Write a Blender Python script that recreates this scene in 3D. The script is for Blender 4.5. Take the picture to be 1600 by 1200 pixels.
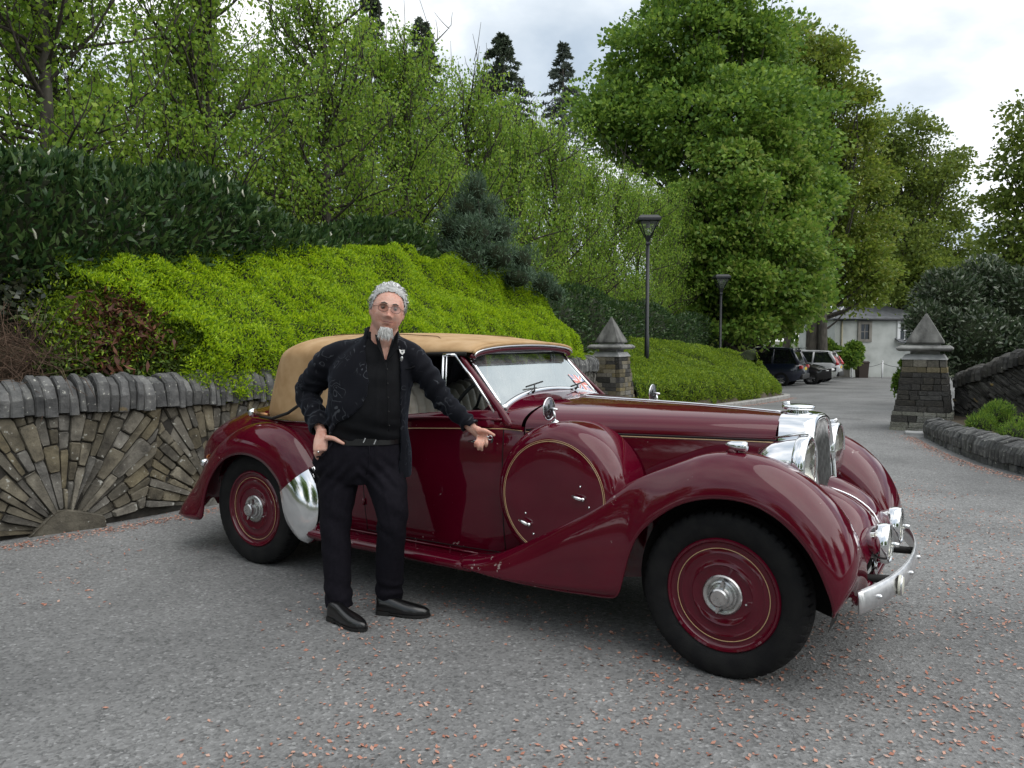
import bpy, bmesh, math, random
import numpy as np
from mathutils import Vector, Matrix
for o in list(bpy.data.objects): bpy.data.objects.remove(o, do_unlink=True)
sc = bpy.context.scene
COL = sc.collection
R = math.radians
PI = math.pi
rnd = random.Random(7)
rng = np.random.default_rng(7)

# ---------------------------------------------------------------- camera
cam_d = bpy.data.cameras.new('camera'); cam = bpy.data.objects.new('camera', cam_d); COL.objects.link(cam)
cam.location = (0, 0, 1.585)
cam.rotation_euler = (R(90) - math.atan(71/1202), 0, 0)
cam_d.sensor_width = 36; cam_d.lens = 1202/1600*36
cam_d.clip_start = .05; cam_d.clip_end = 2000
sc.camera = cam

# ---------------------------------------------------------------- sky and sun (bright overcast)
SUN_EL, SUN_AZ = R(52), R(112)          # azimuth measured from +Y towards +X
world = bpy.data.worlds.new('World'); sc.world = world; world.use_nodes = True
nt = world.node_tree; nt.nodes.clear()
def N(t, typ, **kw):
    n = t.nodes.new(typ)
    for k, v in kw.items(): setattr(n, k, v)
    return n
w_out = N(nt, 'ShaderNodeOutputWorld')
bg_sky = N(nt, 'ShaderNodeBackground'); bg_sky.inputs[1].default_value = .14
bg_cl = N(nt, 'ShaderNodeBackground'); bg_cl.inputs[1].default_value = 1.0
sky = N(nt, 'ShaderNodeTexSky', sky_type='NISHITA', sun_disc=False)
sky.sun_elevation = SUN_EL; sky.sun_rotation = SUN_AZ; sky.air_density = 1.2; sky.dust_density = 2.0
nt.links.new(sky.outputs[0], bg_sky.inputs[0])
tc = N(nt, 'ShaderNodeTexCoord')
sep = N(nt, 'ShaderNodeSeparateXYZ'); nt.links.new(tc.outputs['Generated'], sep.inputs[0])
zz = N(nt, 'ShaderNodeMath', operation='ABSOLUTE'); nt.links.new(sep.outputs[2], zz.inputs[0])
za = N(nt, 'ShaderNodeMath', operation='ADD'); nt.links.new(zz.outputs[0], za.inputs[0]); za.inputs[1].default_value = .22
dx = N(nt, 'ShaderNodeMath', operation='DIVIDE'); nt.links.new(sep.outputs[0], dx.inputs[0]); nt.links.new(za.outputs[0], dx.inputs[1])
dy = N(nt, 'ShaderNodeMath', operation='DIVIDE'); nt.links.new(sep.outputs[1], dy.inputs[0]); nt.links.new(za.outputs[0], dy.inputs[1])
cmb = N(nt, 'ShaderNodeCombineXYZ'); nt.links.new(dx.outputs[0], cmb.inputs[0]); nt.links.new(dy.outputs[0], cmb.inputs[1])
cmb.inputs[2].default_value = 3.7
n1 = N(nt, 'ShaderNodeTexNoise'); n1.inputs['Scale'].default_value = 1.25; n1.inputs['Detail'].default_value = 7; n1.inputs['Roughness'].default_value = .52
n1.inputs['Distortion'].default_value = .15
nt.links.new(cmb.outputs[0], n1.inputs['Vector'])
cr = N(nt, 'ShaderNodeValToRGB')
cr.color_ramp.elements[0].position = .34; cr.color_ramp.elements[0].color = (.35, .415, .49, 1)
cr.color_ramp.elements[1].position = .60; cr.color_ramp.elements[1].color = (.92, .925, .93, 1)
e = cr.color_ramp.elements.new(.47); e.color = (.55, .60, .65, 1)
nt.links.new(n1.outputs['Fac'], cr.inputs[0]); nt.links.new(cr.outputs[0], bg_cl.inputs[0])
n2 = N(nt, 'ShaderNodeTexNoise'); n2.inputs['Scale'].default_value = .8; n2.inputs['Detail'].default_value = 4
nt.links.new(cmb.outputs[0], n2.inputs['Vector'])
mr = N(nt, 'ShaderNodeMapRange'); mr.inputs[1].default_value = .3; mr.inputs[2].default_value = .55; mr.inputs[3].default_value = .78; mr.inputs[4].default_value = 1
nt.links.new(n2.outputs['Fac'], mr.inputs[0])
mixw = N(nt, 'ShaderNodeMixShader'); nt.links.new(mr.outputs[0], mixw.inputs[0])
nt.links.new(bg_sky.outputs[0], mixw.inputs[1]); nt.links.new(bg_cl.outputs[0], mixw.inputs[2])
nt.links.new(mixw.outputs[0], w_out.inputs[0])

sd = bpy.data.lights.new('sun', 'SUN'); sun = bpy.data.objects.new('sun', sd); COL.objects.link(sun)
sd.energy = 1.5; sd.angle = R(80); sd.color = (1, .96, .9)
sv = Vector((math.sin(SUN_AZ)*math.cos(SUN_EL), math.cos(SUN_AZ)*math.cos(SUN_EL), math.sin(SUN_EL)))
sun.rotation_euler = (-sv).to_track_quat('-Z', 'Y').to_euler()

sc.view_settings.view_transform = 'Standard'; sc.view_settings.look = 'None'
sc.view_settings.exposure = 0.66; sc.view_settings.gamma = 1.0; sc.view_settings.use_curve_mapping = False
sc.render.engine = 'CYCLES'
sc.cycles.max_bounces = 8; sc.cycles.diffuse_bounces = 3; sc.cycles.glossy_bounces = 4
sc.cycles.transmission_bounces = 6; sc.cycles.transparent_max_bounces = 12
sc.cycles.use_denoising = True

# ---------------------------------------------------------------- helpers
def tag(o, label=None, cat=None, group=None, kind=None):
    if label: o['label'] = label
    if cat: o['category'] = cat
    if group: o['group'] = group
    if kind: o['kind'] = kind
    return o
def empty(name, loc=(0, 0, 0), rz=0):
    o = bpy.data.objects.new(name, None); COL.objects.link(o)
    o.location = loc; o.rotation_euler = (0, 0, rz); o.empty_display_size = .1
    return o
def link(name, me, mat=None, parent=None):
    o = bpy.data.objects.new(name, me); COL.objects.link(o)
    if mat is not None and len(me.materials) == 0: me.materials.append(mat)
    if parent is not None: o.parent = parent
    return o
def npmesh(name, V, F, smooth=False):
    """V (n,3) array, F (m,k) array or list of tuples"""
    me = bpy.data.meshes.new(name)
    V = np.asarray(V, np.float32).reshape(-1, 3)
    if isinstance(F, np.ndarray):
        m, k = F.shape
        me.vertices.add(len(V)); me.vertices.foreach_set('co', V.ravel())
        me.loops.add(m*k); me.loops.foreach_set('vertex_index', F.astype(np.int32).ravel())
        me.polygons.add(m); me.polygons.foreach_set('loop_start', np.arange(0, m*k, k, dtype=np.int32))
        try: me.polygons.foreach_set('loop_total', np.full(m, k, dtype=np.int32))
        except Exception: pass
        me.update(calc_edges=True); me.validate()
    else:
        me.from_pydata([tuple(map(float, v)) for v in V], [], F); me.update()
    if smooth: me.polygons.foreach_set('use_smooth', [True]*len(me.polygons))
    return me
class MB:
    """collects shapes that become ONE mesh object"""
    def __init__(s): s.v = []; s.f = []
    def add(s, V, F):
        b = len(s.v); s.v += [tuple(map(float, p)) for p in V]; s.f += [tuple(b+i for i in f) for f in F]; return s
    def box(s, c, size, rot=None):
        hx, hy, hz = (d/2 for d in size); P = []
        for z in (-hz, hz):
            for x, y in ((-hx, -hy), (hx, -hy), (hx, hy), (-hx, hy)): P.append(Vector((x, y, z)))
        if rot is not None: P = [rot @ p for p in P]
        return s.add([p+Vector(c) for p in P], [(0, 3, 2, 1), (4, 5, 6, 7), (0, 1, 5, 4), (1, 2, 6, 5), (2, 3, 7, 6), (3, 0, 4, 7)])
    def loft(s, rings, closed=True, cap=True, flip=False):
        n = len(rings[0]); V = [p for r in rings for p in r]; F = []
        for i in range(len(rings)-1):
            for j in range(n if closed else n-1):
                k = (j+1) % n
                q = (i*n+j, i*n+k, (i+1)*n+k, (i+1)*n+j)
                F.append(q[::-1] if flip else q)
        if cap and closed:
            a = tuple(range(n)); b = tuple(range((len(rings)-1)*n, len(rings)*n))
            F.append(a if flip else a[::-1]); F.append(b[::-1] if flip else b)
        return s.add(V, F)
    def tube(s, path, rad, n=8, cap=True, squash=None):
        P = [Vector(p) for p in path]
        if not hasattr(rad, '__len__'): rad = [rad]*len(P)
        rings = []; up = None
        for i, p in enumerate(P):
            t = (P[min(i+1, len(P)-1)]-P[max(i-1, 0)])
            t = t.normalized() if t.length > 1e-9 else Vector((0, 0, 1))
            if up is None: up = t.orthogonal().normalized()
            else:
                up = up - t*up.dot(t); up = up.normalized() if up.length > 1e-6 else t.orthogonal().normalized()
            w = t.cross(up)
            rings.append([p+(up*math.cos(a)+w*math.sin(a))*rad[i] for a in [2*PI*j/n for j in range(n)]])
        return s.loft(rings, True, cap)
    def lathe(s, prof, n=32, axis='y', c=(0, 0, 0), sgn=1):
        """prof list of (r, t): t runs along axis"""
        rings = []
        for r, t in prof:
            ring = []
            for j in range(n):
                a = 2*PI*j/n; u, v = max(r, 1e-5)*math.cos(a), max(r, 1e-5)*math.sin(a)
                if axis == 'y': p = (u, t*sgn, v)
                elif axis == 'x': p = (t*sgn, u, v)
                else: p = (u, v, t*sgn)
                ring.append((p[0]+c[0], p[1]+c[1], p[2]+c[2]))
            rings.append(ring)
        return s.loft(rings, True, False)
    def ring(s, c, rad, tr, axis='y', n=48, m=6, arc=(0, 2*PI)):
        full = abs(arc[1]-arc[0]-2*PI) < 1e-6; rings = []
        for i in range(n if full else n+1):
            a = arc[0]+(arc[1]-arc[0])*i/n; ring = []
            for j in range(m):
                b = 2*PI*j/m; rr = rad+tr*math.cos(b); t = tr*math.sin(b)
                u, v = rr*math.cos(a), rr*math.sin(a)
                p = {'y': (u, t, v), 'x': (t, u, v), 'z': (u, v, t)}[axis]
                ring.append((p[0]+c[0], p[1]+c[1], p[2]+c[2]))
            rings.append(ring)
        if full: rings.append(rings[0])
        return s.loft(rings, True, False)
    def ball(s, c, r, n=12, m=8, rot=None):
        if not hasattr(r, '__len__'): r = (r, r, r)
        V = []; F = []
        for i in range(m+1):
            th = PI*i/m
            for j in range(n):
                a = 2*PI*j/n; p = Vector((r[0]*math.sin(th)*math.cos(a), r[1]*math.sin(th)*math.sin(a), r[2]*math.cos(th)))
                if rot is not None: p = rot @ p
                V.append(p+Vector(c))
        for i in range(m):
            for j in range(n): F.append((i*n+j, (i+1)*n+j, (i+1)*n+(j+1) % n, i*n+(j+1) % n))
        return s.add(V, F)
    def mirror_y(s):
        s.v = [(x, -y, z) for x, y, z in s.v]; s.f = [f[::-1] for f in s.f]; return s
    def build(s, name, mat=None, parent=None, smooth=True, bevel=0, solid=0, sub=0, auto=None, off=0):
        me = bpy.data.meshes.new(name); me.from_pydata(s.v, [], s.f); 
        bm = bmesh.new(); bm.from_mesh(me); bmesh.ops.remove_doubles(bm, verts=bm.verts, dist=1e-5)
        bmesh.ops.recalc_face_normals(bm, faces=bm.faces); bm.to_mesh(me); bm.free()
        if smooth: me.polygons.foreach_set('use_smooth', [True]*len(me.polygons))
        if smooth and auto: me.set_sharp_from_angle(angle=R(auto))
        o = link(name, me, mat, parent)
        if solid:
            m = o.modifiers.new('solid', 'SOLIDIFY'); m.thickness = solid; m.offset = off
        if bevel:
            m = o.modifiers.new('bevel', 'BEVEL'); m.width = bevel; m.segments = 2; m.limit_method = 'ANGLE'
        if sub:
            m = o.modifiers.new('sub', 'SUBSURF'); m.levels = sub; m.render_levels = sub
        return o
def spline(pts, n):
    """Catmull-Rom through pts (k,d) -> (n,d)"""
    P = np.asarray(pts, float); k = len(P)
    d = np.r_[0, np.cumsum(np.maximum(np.linalg.norm(np.diff(P, axis=0), axis=1), 1e-6)**.5)]
    u = np.linspace(0, d[-1], n); out = np.zeros((n, P.shape[1]))
    T = np.zeros_like(P)
    for i in range(k):
        a, b = max(i-1, 0), min(i+1, k-1); T[i] = (P[b]-P[a])/(d[b]-d[a])
    idx = np.clip(np.searchsorted(d, u, side='right')-1, 0, k-2)
    h = (d[idx+1]-d[idx]); t = ((u-d[idx])/h)[:, None]; h = h[:, None]
    t2, t3 = t*t, t*t*t
    return (2*t3-3*t2+1)*P[idx]+(t3-2*t2+t)*h*T[idx]+(-2*t3+3*t2)*P[idx+1]+(t3-t2)*h*T[idx+1]
def interp(x, xs, ys): return float(np.interp(x, xs, ys))
def smoothi(x, xs, ys):
    """smooth (cubic hermite) interpolation"""
    xs = np.asarray(xs, float); ys = np.asarray(ys, float); x = min(max(x, xs[0]), xs[-1])
    i = int(np.clip(np.searchsorted(xs, x, side='right')-1, 0, len(xs)-2))
    m = lambda k: 0 if k <= 0 and False else ((ys[min(k+1, len(xs)-1)]-ys[max(k-1, 0)])/(xs[min(k+1, len(xs)-1)]-xs[max(k-1, 0)]))
    h = xs[i+1]-xs[i]; t = (x-xs[i])/h
    return float((2*t**3-3*t*t+1)*ys[i]+(t**3-2*t*t+t)*h*m(i)+(-2*t**3+3*t*t)*ys[i+1]+(t**3-t*t)*h*m(i+1))
def vnoise(P, scale=1.0, seed=0):
    """value noise in [-1,1] at points (n,3)"""
    P = np.asarray(P, float)*scale; I = np.floor(P).astype(np.int64); f = P-I; f = f*f*(3-2*f)
    def h(ix, iy, iz):
        n = (ix*374761393+iy*668265263+iz*2147483647+seed*974634777) & 0xffffffff
        n = ((n ^ (n >> 13))*1274126177) & 0xffffffff; n = n ^ (n >> 16)
        return (n & 0xffff)/32767.5-1
    r = 0
    for dx_ in (0, 1):
        wx = f[:, 0] if dx_ else 1-f[:, 0]
        for dy_ in (0, 1):
            wy = f[:, 1] if dy_ else 1-f[:, 1]
            for dz_ in (0, 1):
                wz = f[:, 2] if dz_ else 1-f[:, 2]
                r = r+wx*wy*wz*h(I[:, 0]+dx_, I[:, 1]+dy_, I[:, 2]+dz_)
    return r
def fbm(P, scale, seed=0, o=3):
    return sum(vnoise(P, scale*2**k, seed+k)*.5**k for k in range(o))

# ---------------------------------------------------------------- materials
MATS = {}
def nodes_of(name):
    m = bpy.data.materials.new(name); m.use_nodes = True; t = m.node_tree
    b = t.nodes['Principled BSDF']; MATS[name] = m
    return m, t, b
def L(t, a, b): t.links.new(a, b)
def setc(sock, c): sock.default_value = (c[0], c[1], c[2], 1)
def pmat(name, c1, c2=None, scale=6, detail=5, rough=.6, metal=0, bump=0, bscale=None, coat=0, spec=.5, c3=None, lo=.35, hi=.65, stretch=None, rvar=0, objrand=0, dist=0):
    """principled material; colour runs c1..c2(..c3) with noise, optional bump"""
    m, t, b = nodes_of(name)
    b.inputs['Roughness'].default_value = rough; b.inputs['Metallic'].default_value = metal
    b.inputs['Coat Weight'].default_value = coat; b.inputs['Coat Roughness'].default_value = .06
    b.inputs['Specular IOR Level'].default_value = spec
    setc(b.inputs['Base Color'], c1)
    tc = N(t, 'ShaderNodeTexCoord'); vec = tc.outputs['Object']
    if stretch:
        mp = N(t, 'ShaderNodeMapping'); mp.inputs['Scale'].default_value = stretch; L(t, vec, mp.inputs[0]); vec = mp.outputs[0]
    if objrand:
        oi = N(t, 'ShaderNodeObjectInfo'); ad = N(t, 'ShaderNodeVectorMath', operation='MULTIPLY_ADD')
        cx = N(t, 'ShaderNodeCombineXYZ'); 
        for i in range(3): L(t, oi.outputs['Random'], cx.inputs[i])
        L(t, cx.outputs[0], ad.inputs[0]); ad.inputs[1].default_value = (37, 53, 71); L(t, vec, ad.inputs[2]); vec = ad.outputs[0]
    col = None
    if c2 is not None:
        n = N(t, 'ShaderNodeTexNoise'); n.inputs['Scale'].default_value = scale; n.inputs['Detail'].default_value = detail
        n.inputs['Distortion'].default_value = dist
        L(t, vec, n.inputs['Vector']); r = N(t, 'ShaderNodeValToRGB')
        r.color_ramp.elements[0].position = lo; r.color_ramp.elements[1].position = hi
        r.color_ramp.elements[0].color = (*c1, 1); r.color_ramp.elements[1].color = (*(c3 or c2), 1)
        if c3: e = r.color_ramp.elements.new((lo+hi)/2); e.color = (*c2, 1)
        L(t, n.outputs['Fac'], r.inputs[0]); col = r.outputs[0]
        if rvar:
            q = N(t, 'ShaderNodeMapRange'); q.inputs[3].default_value = rough-rvar; q.inputs[4].default_value = rough+rvar
            L(t, n.outputs['Fac'], q.inputs[0]); L(t, q.outputs[0], b.inputs['Roughness'])
    if objrand:
        hs = N(t, 'ShaderNodeHueSaturation'); q = N(t, 'ShaderNodeMapRange'); q.inputs[3].default_value = 1-objrand; q.inputs[4].default_value = 1+objrand
        L(t, oi.outputs['Random'], q.inputs[0]); L(t, q.outputs[0], hs.inputs['Value'])
        if col is not None: L(t, col, hs.inputs['Color'])
        else: setc(hs.inputs['Color'], c1)
        col = hs.outputs[0]
    if col is not None: L(t, col, b.inputs['Base Color'])
    if bump:
        n = N(t, 'ShaderNodeTexNoise'); n.inputs['Scale'].default_value = bscale or scale*4; n.inputs['Detail'].default_value = 6
        L(t, vec, n.inputs['Vector']); bp = N(t, 'ShaderNodeBump'); bp.inputs['Strength'].default_value = bump; bp.inputs['Distance'].default_value = .02
        L(t, n.outputs['Fac'], bp.inputs['Height']); L(t, bp.outputs[0], b.inputs['Normal'])
    return m
def leafmat(name, cols, trans=.35, rough=.45, spec=.35):
    """leaf: colour differs from leaf to leaf (random per island), light comes through"""
    m, t, b = nodes_of(name)
    g = N(t, 'ShaderNodeNewGeometry'); r = N(t, 'ShaderNodeValToRGB')
    k = len(cols)
    while len(r.color_ramp.elements) < k: r.color_ramp.elements.new(.5)
    for i, c in enumerate(cols):
        r.color_ramp.elements[i].position = i/(k-1); r.color_ramp.elements[i].color = (*[q*(1.25 if trans else 1) for q in c], 1)
    L(t, g.outputs['Random Per Island'], r.inputs[0]); L(t, r.outputs[0], b.inputs['Base Color'])
    b.inputs['Roughness'].default_value = rough; b.inputs['Specular IOR Level'].default_value = spec
    if trans:
        tr = N(t, 'ShaderNodeBsdfTranslucent'); mx = N(t, 'ShaderNodeMixShader'); mx.inputs[0].default_value = trans
        hs = N(t, 'ShaderNodeHueSaturation'); hs.inputs['Value'].default_value = 1.25; hs.inputs['Hue'].default_value = .49
        L(t, r.outputs[0], hs.inputs['Color']); L(t, hs.outputs[0], tr.inputs[0])
        L(t, b.outputs[0], mx.inputs[1]); L(t, tr.outputs[0], mx.inputs[2])
        L(t, mx.outputs[0], t.nodes['Material Output'].inputs[0])
    return m
def leaves(P, D, size, aspect=.5, fold=.25, r=None, jitter=.5, curl=0.0):
    """diamond leaves at points P pointing along D; returns V,F arrays (one folded quad per leaf)"""
    r = r or rng; n = len(P); D = np.asarray(D, float)+r.normal(0, jitter, (n, 3)); D /= np.linalg.norm(D, axis=1)[:, None]+1e-9
    A = r.normal(0, 1, (n, 3)); S = np.cross(D, A); S /= np.linalg.norm(S, axis=1)[:, None]+1e-9
    U = np.cross(S, D); sz = (size*r.uniform(.65, 1.3, n))[:, None]
    base = np.asarray(P); tip = base+D*sz-U*sz*curl; mid = base+D*sz*.45
    l = mid+S*sz*aspect*.5+U*sz*fold*aspect; rr = mid-S*sz*aspect*.5+U*sz*fold*aspect
    V = np.stack([base, l, tip, rr], 1).reshape(-1, 3)
    F = np.arange(n*4).reshape(n, 4)
    return V, F
# ================================================================ the setting
def zg(y):                                     # the drive falls gently beyond the gate
    return float(np.interp(y, [14, 20, 44, 60], [0, -.12, -.78, -.85]))
def asphalt():
    m, t, b = nodes_of('asphalt'); tc = N(t, 'ShaderNodeTexCoord'); v = tc.outputs['Object']
    big = N(t, 'ShaderNodeTexNoise'); big.inputs['Scale'].default_value = .42; big.inputs['Detail'].default_value = 8; big.inputs['Roughness'].default_value = .62; L(t, v, big.inputs['Vector'])
    r1 = N(t, 'ShaderNodeValToRGB'); r1.color_ramp.elements[0].position = .36; r1.color_ramp.elements[1].position = .64
    r1.color_ramp.elements[0].color = (.138, .139, .139, 1); r1.color_ramp.elements[1].color = (.232, .233, .231, 1); L(t, big.outputs['Fac'], r1.inputs[0])
    vo = N(t, 'ShaderNodeTexVoronoi'); vo.inputs['Scale'].default_value = 75; vo.inputs['Randomness'].default_value = 1; L(t, v, vo.inputs['Vector'])
    hv = N(t, 'ShaderNodeSeparateColor'); L(t, vo.outputs['Color'], hv.inputs[0])
    r2 = N(t, 'ShaderNodeValToRGB'); cs = [(0, .60), (.3, .91), (.75, 1.03), (.93, 1.13), (1, 1.6)]
    while len(r2.color_ramp.elements) < 5: r2.color_ramp.elements.new(.5)
    for i, (p, c) in enumerate(cs): r2.color_ramp.elements[i].position = p; r2.color_ramp.elements[i].color = (c, c, c, 1)
    L(t, hv.outputs[0], r2.inputs[0])
    fine = N(t, 'ShaderNodeTexNoise'); fine.inputs['Scale'].default_value = 24; fine.inputs['Detail'].default_value = 8; fine.inputs['Roughness'].default_value = .8; L(t, v, fine.inputs['Vector'])
    fr = N(t, 'ShaderNodeMapRange'); fr.inputs[1].default_value = .3; fr.inputs[2].default_value = .7; fr.inputs[3].default_value = .76; fr.inputs[4].default_value = 1.25; L(t, fine.outputs['Fac'], fr.inputs[0])
    m1 = N(t, 'ShaderNodeMix', data_type='RGBA', blend_type='MULTIPLY'); m1.inputs[0].default_value = 1; L(t, r1.outputs[0], m1.inputs[6]); L(t, r2.outputs[0], m1.inputs[7])
    m2 = N(t, 'ShaderNodeMix', data_type='RGBA', blend_type='MULTIPLY'); m2.inputs[0].default_value = 1; L(t, m1.outputs[2], m2.inputs[6]); L(t, fr.outputs[0], m2.inputs[7])
    # fine dark cracks where the old surface crumbles
    ck = N(t, 'ShaderNodeTexVoronoi', feature='DISTANCE_TO_EDGE'); ck.inputs['Scale'].default_value = 7
    ds = N(t, 'ShaderNodeTexNoise'); ds.inputs['Scale'].default_value = 9; ds.inputs['Detail'].default_value = 6; L(t, v, ds.inputs['Vector'])
    va = N(t, 'ShaderNodeVectorMath', operation='MULTIPLY_ADD'); L(t, ds.outputs['Color'], va.inputs[0]); va.inputs[1].default_value = (.35, .35, .35); L(t, v, va.inputs[2]); L(t, va.outputs[0], ck.inputs['Vector'])
    cm = N(t, 'ShaderNodeMapRange'); cm.inputs[1].default_value = 0; cm.inputs[2].default_value = .035; cm.inputs[3].default_value = .55; cm.inputs[4].default_value = 1; L(t, ck.outputs['Distance'], cm.inputs[0])
    pn = N(t, 'ShaderNodeTexNoise'); pn.inputs['Scale'].default_value = 1.1; pn.inputs['Detail'].default_value = 3; L(t, v, pn.inputs['Vector'])
    pm = N(t, 'ShaderNodeMapRange'); pm.inputs[1].default_value = .5; pm.inputs[2].default_value = .6; L(t, pn.outputs['Fac'], pm.inputs[0])
    m3 = N(t, 'ShaderNodeMix', data_type='RGBA', blend_type='MULTIPLY'); L(t, pm.outputs[0], m3.inputs[0]); L(t, m2.outputs[2], m3.inputs[6]); L(t, cm.outputs[0], m3.inputs[7])
    L(t, m3.outputs[2], b.inputs['Base Color']); b.inputs['Roughness'].default_value = .82; b.inputs['Specular IOR Level'].default_value = .35
    bp = N(t, 'ShaderNodeBump'); bp.inputs['Strength'].default_value = .5; bp.inputs['Distance'].default_value = .007
    ad = N(t, 'ShaderNodeMath', operation='ADD'); L(t, vo.outputs['Distance'], ad.inputs[0]); L(t, fine.outputs['Fac'], ad.inputs[1]); L(t, ad.outputs[0], bp.inputs['Height'])
    L(t, bp.outputs[0], b.inputs['Normal'])
    return m
M_ASPH = asphalt()
M_EARTH = pmat('earth', (.035, .026, .017), (.09, .07, .045), scale=3, rough=.95, bump=.6, bscale=12)
M_GRASSY = pmat('rough_ground', (.03, .04, .015), (.07, .08, .03), scale=.6, rough=.95, bump=.4, bscale=3)
M_CONC = pmat('concrete', (.25, .245, .23), (.38, .37, .35), scale=9, rough=.9, bump=.3, bscale=60)
def sheet(name, x0, x1, y0, y1, nx, ny, dz, mat, kind='structure'):
    xs = np.linspace(x0, x1, nx); ys = np.concatenate([np.linspace(y0, y1, ny)])
    X, Y = np.meshgrid(xs, ys); Z = np.vectorize(zg)(Y)+dz
    V = np.stack([X, Y, Z], -1).reshape(-1, 3); i = np.arange((ny-1)*nx).reshape(ny-1, nx)[:, :-1].ravel()
    F = np.stack([i, i+1, i+nx+1, i+nx], 1)
    return tag(link(name, npmesh(name, V, F, True), mat), kind=kind)
sheet('ground', -400, 400, -300, 700, 11, 201, -.06, M_GRASSY)
dw = sheet('driveway', -9, 34, -7, 47.5, 44, 110, .004, M_ASPH)
dw['label'] = 'grey worn asphalt driveway with scattered red bud scales'

# --- the line of the left retaining wall, then the kerb beyond the gate
WL = spline([(-7.6, 2.2), (-6.1, 3.6), (-5.0, 4.75), (-3.97, 5.95), (-3.06, 6.98), (-1.6, 9.35), (.2, 12.4), (1.62, 14.75)], 400)
WS = np.r_[0, np.cumsum(np.linalg.norm(np.diff(WL, axis=0), axis=1))]
def wall_at(s):
    x = np.interp(s, WS, WL[:, 0]); y = np.interp(s, WS, WL[:, 1])
    t = np.array([np.interp(s+.05, WS, WL[:, 0])-np.interp(s-.05, WS, WL[:, 0]), np.interp(s+.05, WS, WL[:, 1])-np.interp(s-.05, WS, WL[:, 1])])
    t /= np.linalg.norm(t); return np.array([x, y]), t, np.array([t[1], -t[0]])     # point, tangent, normal to the road
def s_near(x, y): return float(WS[np.argmin((WL[:, 0]-x)**2+(WL[:, 1]-y)**2)])
KL = spline([(2.75, 16.3), (3.7, 17.15), (5.1, 18.6), (6.9, 21.0), (8.15, 23.0), (8.35, 23.7), (8.0, 24.4), (6.5, 25.4), (3.0, 27.5)], 200)
KS = np.r_[0, np.cumsum(np.linalg.norm(np.diff(KL, axis=0), axis=1))]
EDGE = np.vstack([WL, [[2.0, 15.4]], KL])
# --- bank behind wall and kerb: height grows with the distance from that line
def bank_z(P):
    """P (n,2) -> height of the planted bank"""
    P = np.asarray(P, float); d2 = ((P[:, None, :]-EDGE[None, ::4, :])**2).sum(-1); k = d2.argmin(1); d = np.sqrt(d2[np.arange(len(P)), k])
    E = EDGE[::4]; T = np.gradient(E, axis=0); n = np.stack([T[:, 1], -T[:, 0]], 1); n /= np.linalg.norm(n, axis=1)[:, None]
    side = ((P-E[k])*n[k]).sum(1); d = np.where(side > 0, -d, d)
    y = E[k][:, 1]; f = np.clip((y-13.5)/3.0, 0, 1)
    hw = np.interp(d, [-.3, .22, .36, .5, 1.3, 2.2, 4, 9, 30], [-.6, -.6, .95, 1.3, 2.0, 2.3, 2.6, 3.4, 5])
    hk = np.interp(d, [-.2, 0, .15, 1.5, 4, 8, 16, 30], [-.4, -.4, .1, .5, 1.25, 1.9, 2.6, 3.6])
    z = hw*(1-f)+hk*f
    far = np.clip((P[:, 1]-25)/6, 0, 1); z = z*(1-far)+np.minimum(z, .9)*far
    return z, d
gx = np.linspace(-34, 9, 130); gy = np.linspace(0, 62, 170); GX, GY = np.meshgrid(gx, gy)
P2 = np.stack([GX.ravel(), GY.ravel()], 1); BZ, BD = bank_z(P2)
BZ = BZ+np.where(BD > .3, vnoise(np.c_[P2, P2[:, :1]*0], 1.3)*.06, 0); BZ[P2[:, 1] > 24.6] = np.where(P2[P2[:, 1] > 24.6][:, 0] > 3.0-.0*P2[P2[:, 1] > 24.6][:, 1], -.9, BZ[P2[:, 1] > 24.6])
i = np.arange(169*130).reshape(169, 130)[:, :-1].ravel()
Fb = np.stack([i, i+1, i+131, i+130], 1); keep = (BD[Fb] > -.1).any(1)
tag(link('bank', npmesh('bank', np.c_[P2, BZ], Fb[keep], True), M_EARTH), kind='structure')
def bz1(x, y): return float(bank_z(np.array([[x, y]]))[0][0])
# --- kerb along the second hedge
kb = MB(); rings = []
for s in np.linspace(0, KS[-1]*.8, 60):
    x, y = np.interp(s, KS, KL[:, 0]), np.interp(s, KS, KL[:, 1]); x2, y2 = np.interp(s+.05, KS, KL[:, 0]), np.interp(s+.05, KS, KL[:, 1])
    t = np.array([x2-x, y2-y]); t /= np.linalg.norm(t)+1e-9; n = np.array([t[1], -t[0]]); z = zg(y)
    rings.append([(x+n[0]*a, y+n[1]*a, z+h) for a, h in ((.14, -.05), (.14, .09), (.12, .11), (-.02, .11), (-.02, -.05))])
kb.loft(rings); tag(kb.build('kerb', M_CONC, smooth=False), kind='structure')

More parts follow.
